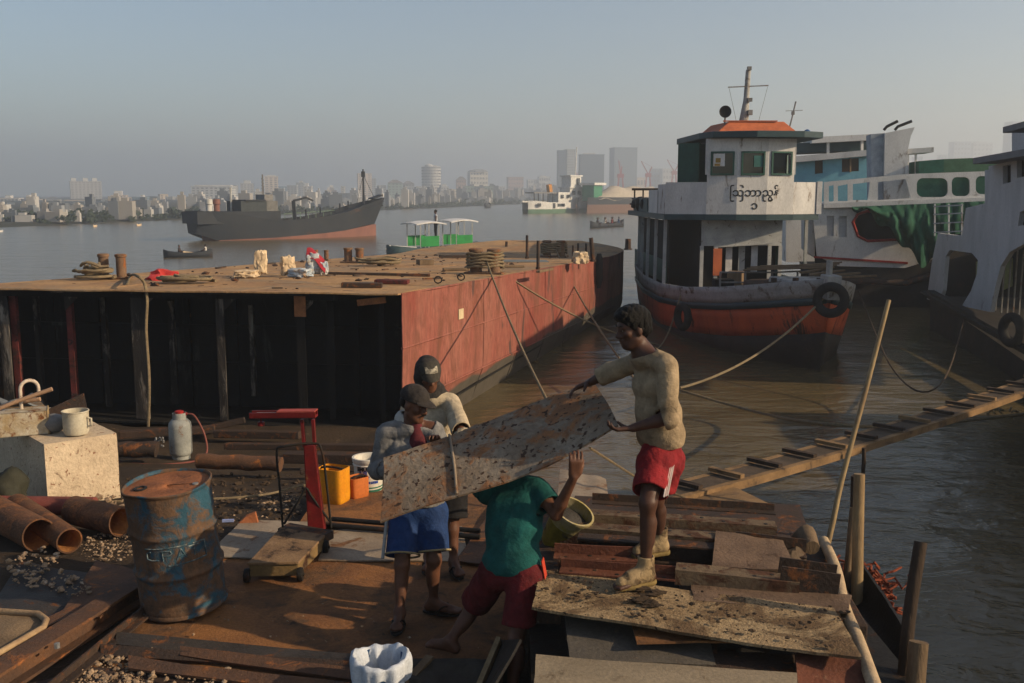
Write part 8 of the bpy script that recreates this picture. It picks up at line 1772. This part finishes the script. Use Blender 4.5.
# ---------------------------------------------------------------- the city
m_win = mat('far_window', (0.07, 0.085, 0.10), bump=0, rough=0.4)
CC = {}
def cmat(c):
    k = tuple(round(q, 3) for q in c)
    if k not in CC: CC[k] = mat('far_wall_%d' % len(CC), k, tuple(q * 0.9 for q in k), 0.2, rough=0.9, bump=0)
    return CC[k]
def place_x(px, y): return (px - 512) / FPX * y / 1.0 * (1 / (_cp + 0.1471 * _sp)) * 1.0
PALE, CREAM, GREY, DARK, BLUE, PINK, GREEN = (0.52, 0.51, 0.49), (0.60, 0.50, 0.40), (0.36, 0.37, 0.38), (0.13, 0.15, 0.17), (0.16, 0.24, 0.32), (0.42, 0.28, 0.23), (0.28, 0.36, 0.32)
def building(x0, x1, yt, dist, c, label, floors=6, bays=5, turn=0.12, roof=None, extra=None, name='building'):
    X0, X1 = place_x(x0, dist), place_x(x1, dist); W_ = X1 - X0; zt = D((x0 + x1) / 2, yt, dist).z; zb = 0.6; Hh = zt - zb
    ctr = Vector(((X0 + X1) / 2, dist + W_ * 0.3, zb)); o = thing(name, label, 'building', ctr, 'buildings of the far city')
    dep = max(W_ * 0.6, 6); Mx = Matrix.Translation(ctr) @ Matrix.Rotation(turn, 4, 'Z'); wd = W_ * 0.96
    mb = MB(); mb.M = Mx; mb.box((0, 0, Hh / 2), (wd, dep, Hh)); mb.build('wall', cmat(c), o)
    if floors:
        mb = MB(); mb.M = Mx; fh = Hh / floors; bwid = wd / bays
        for f in range(floors):
            for b in range(bays): mb.box((-wd / 2 + bwid * (b + 0.5), -dep / 2 - 0.02, fh * (f + 0.55)), (bwid * 0.55, 0.12, fh * 0.45))
            for b in range(3): mb.box((wd / 2 + 0.02, -dep / 2 + dep / 3 * (b + 0.5), fh * (f + 0.55)), (0.12, dep / 6, fh * 0.45))
        mb.build('glazing', m_win, o)['kind'] = 'stuff'
    mb = MB(); mb.M = Mx
    if roof == 'hip':
        mb.mesh([(-wd * 0.55, -dep * 0.55, Hh), (wd * 0.55, -dep * 0.55, Hh), (wd * 0.55, dep * 0.55, Hh), (-wd * 0.55, dep * 0.55, Hh), (-wd * 0.15, 0, Hh * 1.12 + 1), (wd * 0.15, 0, Hh * 1.12 + 1)], [(3, 2, 1, 0), (0, 1, 5, 4), (1, 2, 5), (2, 3, 4, 5), (3, 0, 4)]); mb.build('roof', cmat((0.16, 0.14, 0.13)), o)
    elif roof == 'arch':
        mb.lathe([(wd * 0.52, 0), (wd * 0.5, 0.9)], 6, Matrix.Translation((0, 0, Hh)))
        mb.prism([(-wd / 2 * math.cos(a), -dep * 0.52, Hh + wd * 0.16 * math.sin(a)) for a in [k * math.pi / 10 for k in range(11)]], (0, dep * 1.04, 0)); mb.build('roof', cmat((0.22, 0.22, 0.23)), o)
    else:
        mb.box((0, 0, Hh + 0.25), (wd * 1.03, dep * 1.03, 0.5)); mb.build('roof', cmat(tuple(q * 0.8 for q in c)), o)
    if extra:
        for (ex, ew, eh) in extra:
            mb = MB(); mb.M = Mx; mb.box((ex * wd / 2, 0, Hh + 0.5 + eh / 2), (ew * wd, dep * 0.5, eh)); mb.build('roof_hut', cmat(PALE), o)
    return o
BLD = [
 (0, 18, 199, 420, PALE, 'pale block at the left edge of the far city', 6, 5, .1, None, [(-.3, .3, 1)]), (-6, 8, 205, 300, DARK, 'low dark block at the very left edge of the far bank', 3, 4, .1, None, None),
 (22, 31, 200, 380, (0.20, 0.19, 0.22), 'dark narrow tower with white stair head left in the city', 7, 3, .1, None, [(.3, .35, 1.4)]), (31, 39, 200, 520, CREAM, 'beige block beside the dark narrow tower', 5, 3, .15, None, None),
 (40, 57, 203.5, 480, PALE, 'low pale block below the dark gabled roof', 3, 6, .1, None, None), (46, 56, 198.5, 600, DARK, 'building with dark gabled roof rising left of the three tanks', 3, 3, .2, 'hip', None),
 (67, 97, 182, 620, (0.44, 0.43, 0.42), 'largest left block with three white tanks on its roof', 10, 8, .45, None, [(-.75, .16, 2), (0, .16, 2), (.6, .16, 2)]), (63, 89, 201, 450, CREAM, 'cream podium in front of the block with three tanks', 3, 7, .1, None, None),
 (64, 84, 204.5, 330, DARK, 'low dark block right under the cream podium', 3, 6, .1, None, None), (86, 101, 200.5, 380, DARK, 'dark block right of the cream podium', 4, 5, .1, None, None), (100, 109, 200, 480, GREY, 'small grey block between two dark blocks', 4, 3, .15, None, None),
 (110, 125, 196, 520, CREAM, 'cream block with a reddish roof hut', 5, 5, .2, None, [(-.1, .5, 2.2)]), (104, 124, 203, 360, DARK, 'dark low row under the cream block with the hut', 3, 7, .1, None, None), (125, 132, 198, 500, CREAM, 'narrow cream block beside the cream block with the hut', 5, 2, .2, None, None),
 (132, 146, 198, 420, BLUE, 'blue-grey block in the left third of the city', 5, 5, .1, None, [(.3, .2, .8)]), (145, 157, 197.5, 430, DARK, 'dark block touching the blue-grey block', 5, 4, .1, None, None), (158, 166, 195, 500, CREAM, 'cream slab with an orange-brown side', 6, 2, .5, None, None),
 (166, 173, 197.5, 480, GREY, 'grey block next to the cream slab', 5, 3, .1, None, None), (174, 187, 198, 540, CREAM, 'cream low block left of the coaster stern', 4, 5, .2, None, None), (182, 191, 201, 380, BLUE, 'dark blue shed block right behind the coaster stern', 3, 3, .1, None, None),
 (190, 231, 187, 520, (0.54, 0.54, 0.53), 'wide white block with a flat roof slab above the coaster poop', 5, 9, .08, None, [(0, .9, .6)]), (231, 237, 186, 600, GREY, 'grey-blue sliver beside the wide white block', 6, 2, .1, None, None), (240, 253, 184, 640, PALE, 'white block with a stepped top behind the coaster deckhouse', 7, 4, .15, None, [(0, .5, 1.8)]),
 (264, 277.5, 177, 640, CREAM, 'tall cream tower with a dark slot behind the coaster bridge', 10, 3, .2, None, [(0, .6, .8)]), (278, 288, 187, 700, (0.22, 0.32, 0.40), 'blue-grey block right of the tall cream tower', 6, 3, .1, None, None), (287, 297, 186, 620, GREY, 'striped grey block above the coaster hold', 6, 3, .1, None, None),
 (296, 304, 183, 720, GREY, 'pale grey tower behind the striped grey block', 7, 3, .1, None, [(.2, .4, 1.2)]), (303, 312, 187, 560, PALE, 'white block with dark floor lines above the deck crane', 6, 2, .1, None, [(-.2, .3, 1.6)]), (312, 324, 195, 480, DARK, 'dark low block right of the deck crane', 3, 4, .1, None, None),
 (324, 336, 191, 600, CREAM, 'golden cream building with a pagoda-like top', 3, 4, .2, None, [(0, .6, 1.6), (.15, .3, 3)]), (333, 351, 194, 480, DARK, 'wide dark block behind the coaster forecastle', 4, 6, .1, None, None), (341, 345, 187, 600, PALE, 'thin white tower behind the coaster forecastle', 6, 1, .1, None, None),
 (357, 371, 174, 680, CREAM, 'tall cream tower right behind the coaster foremast', 12, 3, .25, None, None), (371, 376, 179, 760, GREY, 'grey sliver tower behind the foremast tower', 9, 2, .1, None, None), (377, 386, 186, 640, GREY, 'grey block at the tip of the coaster bow', 5, 3, .1, None, None),
 (387, 402, 183, 640, GREEN, 'pale green block with a dark hip roof', 6, 4, .15, 'hip', None), (402, 414, 184, 720, GREY, 'grey hip-roofed block left of the round tower', 5, 4, .15, 'hip', None), (416, 423, 187, 640, PALE, 'small white block touching the round tower', 5, 2, .15, None, None),
 (440, 448, 187, 700, PALE, 'white block right of the round tower', 4, 3, .2, None, [(0, .5, 1.5)]), (448, 457, 190, 640, CREAM, 'low cream block below the brick-coloured block', 3, 3, .1, None, None), (456, 466, 180, 700, PINK, 'brick-coloured block with a dark hip roof', 5, 4, .15, 'hip', None),
 (468, 487, 172, 760, (0.58, 0.54, 0.46), 'cream block under a dark arched roof', 6, 6, .3, 'arch', None), (463, 493, 187, 520, GREEN, 'wide grey-green warehouse near the water', 3, 10, .1, None, None), (487, 505, 187, 800, PALE, 'white low blocks between the arched roof and the pink block', 3, 6, .1, None, None),
 (500, 516, 191, 620, DARK, 'dark shed left of the pink block', 2, 5, .1, None, None), (507, 523, 177.5, 860, PINK, 'pink block with an orange cornice', 5, 6, .2, None, None), (527, 538, 180, 900, PALE, 'white block right of the pink block', 4, 4, .2, None, None), (538, 550, 177, 900, PALE, 'white block with a brown roof slab above the work ferry', 4, 5, .2, None, [(-.2, .5, .8)]),
 (514, 558, 189, 760, (0.20, 0.22, 0.25), 'long dark quay shed behind the white work ferry', 2, 14, .05, None, None),
 (557, 566, 151, 640, (0.10, 0.15, 0.22), 'dark blue half of the slim tower', 18, 4, .05, None, None), (565, 574, 150, 645, (0.30, 0.33, 0.36), 'sunlit side of the slim tower, painted as a paler half', 18, 4, .3, None, None), (579, 604, 155, 660, (0.09, 0.14, 0.20), 'broad dark blue tower in the middle of the three tallest', 16, 9, .05, None, [(-.2, .5, 1)]),  # slim tower's sunlit side is a separate block in a paler colour
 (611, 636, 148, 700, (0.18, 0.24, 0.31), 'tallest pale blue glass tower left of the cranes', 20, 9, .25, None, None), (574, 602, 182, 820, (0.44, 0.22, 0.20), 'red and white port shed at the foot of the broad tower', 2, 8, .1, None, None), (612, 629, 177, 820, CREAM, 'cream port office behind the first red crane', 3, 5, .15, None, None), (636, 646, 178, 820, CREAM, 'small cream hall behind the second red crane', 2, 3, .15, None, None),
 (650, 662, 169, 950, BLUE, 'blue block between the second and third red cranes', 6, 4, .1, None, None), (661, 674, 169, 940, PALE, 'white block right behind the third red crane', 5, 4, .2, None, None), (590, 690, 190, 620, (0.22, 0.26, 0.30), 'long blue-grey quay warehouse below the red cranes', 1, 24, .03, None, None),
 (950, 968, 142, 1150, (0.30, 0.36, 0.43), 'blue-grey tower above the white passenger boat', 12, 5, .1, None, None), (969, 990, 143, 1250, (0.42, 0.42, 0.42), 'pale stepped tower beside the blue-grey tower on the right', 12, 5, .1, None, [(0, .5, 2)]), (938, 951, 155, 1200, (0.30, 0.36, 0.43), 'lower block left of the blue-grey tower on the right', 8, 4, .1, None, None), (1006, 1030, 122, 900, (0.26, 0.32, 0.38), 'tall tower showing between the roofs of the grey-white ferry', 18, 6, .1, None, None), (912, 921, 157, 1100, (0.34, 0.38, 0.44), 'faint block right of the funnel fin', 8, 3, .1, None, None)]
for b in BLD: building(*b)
# the round white tower
ctr = Vector((place_x(431, 700), 704, 0.6)); zt = D(431, 166.5, 700).z; rr_ = (440.5 - 421.5) / FPX * 700 / 2
o = thing('building', 'round white residential tower with a roof turret in mid city', 'building', ctr, 'buildings of the far city')
mb = MB(); mb.lathe([(rr_, 0), (rr_, zt - 0.6)], 20, Matrix.Translation(ctr), (False, True)); mb.build('wall', cmat((0.56, 0.55, 0.53)), o, smooth=50)
mb = MB()
for f in range(11):
    for a in range(20): an = R(180 + a * 9.5); mb.box(ctr + Vector(((rr_ + 0.02) * math.cos(an), (rr_ + 0.02) * math.sin(an), (f + 0.6) * (zt - 0.6) / 11)), (rr_ * 0.09, 0.3, (zt - 0.6) / 24), rot=(0, 0, an + math.pi / 2))
mb.build('glazing', m_win, o)['kind'] = 'stuff'
mb = MB(); mb.lathe([(rr_ * 0.45, 0), (rr_ * 0.45, 1.2), (0, 2.2)], 12, Matrix.Translation(Vector((ctr.x - 1.5, ctr.y, zt)))); mb.box(Vector((ctr.x + 2.6, ctr.y, zt + 0.5)), (2.6, 3, 1.0)); mb.build('turret', cmat(PALE), o)
# red harbour cranes
m_crane = mat('crane_red', (0.42, 0.06, 0.07), bump=0)
def crane(px, ybase, ytop, lean, dist, label):
    b = D(px, ybase, dist); Hh = D(px, ytop, dist).z - b.z; o = thing('harbour_crane', label, 'crane', b, 'red cranes at the port'); w = Hh * 0.10
    mb = MB(); 
    for sx in (-1, 1):
        for sy in (-1, 1): mb.bar(b + Vector((sx * w, sy * w, 0)), b + Vector((sx * w * 0.6, sy * w * 0.6, Hh * 0.40)), w * 0.35, w * 0.35)
    mb.build('portal', m_crane, o); mb = MB(); mb.box(b + Vector((0, 0, Hh * 0.46)), (w * 2.2, w * 2, Hh * 0.14)); mb.build('machine_house', m_crane, o)
    t = b + Vector((lean * Hh, 0, Hh)); mb = MB()
    for s_ in (-1, 1): mb.bar(b + Vector((0, s_ * w * 0.4, Hh * 0.5)), t, w * 0.3, w * 0.3)
    for k in range(7): q = b + Vector((0, 0, Hh * 0.5)); p = q.lerp(t, k / 7); mb.bar(p + Vector((0, -w * 0.3, 0)), q.lerp(t, (k + 0.8) / 7) + Vector((0, w * 0.3, 0)), w * 0.14, w * 0.14)
    mb.build('jib', m_crane, o); mb = MB(); mb.bar(b + Vector((-lean * w, 0, Hh * 0.52)), b + Vector((-lean * 0.5 * Hh, 0, Hh * 0.78)), w * 0.4, w * 0.4); mb.bar(b + Vector((-lean * 0.5 * Hh, 0, Hh * 0.78)), t, w * 0.08, w * 0.08); mb.build('tie_beam', m_crane, o)
crane(620.5, 189, 160, -0.08, 560, 'upright red harbour crane before the tallest glass tower'); crane(648, 187, 161, -0.28, 600, 'middle red harbour crane with its jib leaning left'); crane(674, 184, 159.5, -0.30, 640, 'red harbour crane nearest the orange-roofed ferry'); crane(577, 184, 168, 0.16, 820, 'small pale red crane at the foot of the broad tower')
# trees and low roofs along the far bank, a mass nobody could count
m_tree = mat('far_foliage', (0.040, 0.055, 0.042), (0.028, 0.040, 0.034), 0.3, rough=1, bump=0)
def leafy(spots, name, label, seed, n=26):
    r = random.Random(seed); mb = MB()
    for (c, s) in spots:
        for k in range(n):
            v = Vector((r.gauss(0, 1), r.gauss(0, 1), r.gauss(0, 1))).normalized() * r.uniform(0.4, 1.0); p = c + Vector((v.x * s * 1.2, v.y * s, s * 0.75 + v.z * s * 0.75)); q = s * r.uniform(0.22, 0.42)
            d1 = Vector((r.gauss(0, 1), r.gauss(0, 1), r.gauss(0, 1))).normalized(); d2 = d1.orthogonal().normalized()
            mb.mesh([p + d1 * q, p + d2 * q, p - d1 * q, p - d2 * q], [(0, 1, 2, 3)])
    return tag(mb.build(name, m_tree, None), label, kind='stuff')
spots = []; r = random.Random(5)
for k in range(300):
    t = -10 + 900 * (k / 300) ** 2.0; p = shore(t) + Vector((-0.98, 0.199, 0)) * r.uniform(0.5, 18); s = r.uniform(0.25, 0.7) * (1 + t / 400); spots.append((Vector((p.x, p.y, -0.5)), s * 1.3))
for k in range(260):
    t = -12 + 420 * (k / 260) ** 1.4; p = shore(t) + Vector((-0.98, 0.199, 0)) * r.uniform(-0.5, 4); spots.append((Vector((p.x, p.y, -0.8)), r.uniform(0.25, 0.6) * (1 + t / 300)))
leafy(spots, 'treeline', 'bushes and trees massed along the far river bank', 3)
r = random.Random(8); mbh = [MB(), MB(), MB(), MB()]
for k in range(420):
    t = -10 + 800 * (k / 420) ** 1.8; p = shore(t) + Vector((-0.98, 0.199, 0)) * (r.uniform(0.3, 26) * (1 + t / 300)); s = r.uniform(0.5, 2.2) * (1 + t / 260); h_ = (0.9 + 2.3 * r.random() ** 2.2) * (1 + t / 240)
    m_ = mbh[k % 4]; c = Vector((p.x, p.y, -0.6 + h_ / 2)); a = r.uniform(-0.2, 0.2); m_.box(c, (s, s * 0.8, h_), rot=(0, 0, a))
    m_.box(c + Vector((r.uniform(-.2, .2) * s, 0, h_ / 2 + 0.1)), (s * 0.4, s * 0.4, h_ * 0.2 + 0.2), rot=(0, 0, a))
for m_, c, nm in zip(mbh, ((0.40, 0.40, 0.40), (0.13, 0.15, 0.18), (0.24, 0.26, 0.29), (0.29, 0.28, 0.27)), ('pale', 'dark', 'grey', 'blue-grey')): tag(m_.build('low_houses', cmat(c), None), nm + ' low houses merging together along the far bank', kind='stuff')
# ================================================================== haze
HAZE_TOP = 82.0
m = bpy.data.materials.new('river_haze'); m.use_nodes = True; N, L = m.node_tree.nodes, m.node_tree.links
N.remove(N['Principled BSDF']); pv = N.new('ShaderNodeVolumePrincipled')
pv.inputs['Color'].default_value = (0.88, 0.94, 1.0, 1); pv.inputs['Density'].default_value = 0.0016; pv.inputs['Anisotropy'].default_value = 0.52
L.new(pv.outputs[0], N['Material Output'].inputs['Volume'])
mb = MB(); mb.box((300, 2550, (HAZE_TOP - 3.5) / 2), (2500, 5300, HAZE_TOP + 3.5))
tag(mb.build('haze', m, origin=(300, 2550, 0)), 'pale river haze over the far city', kind='stuff')
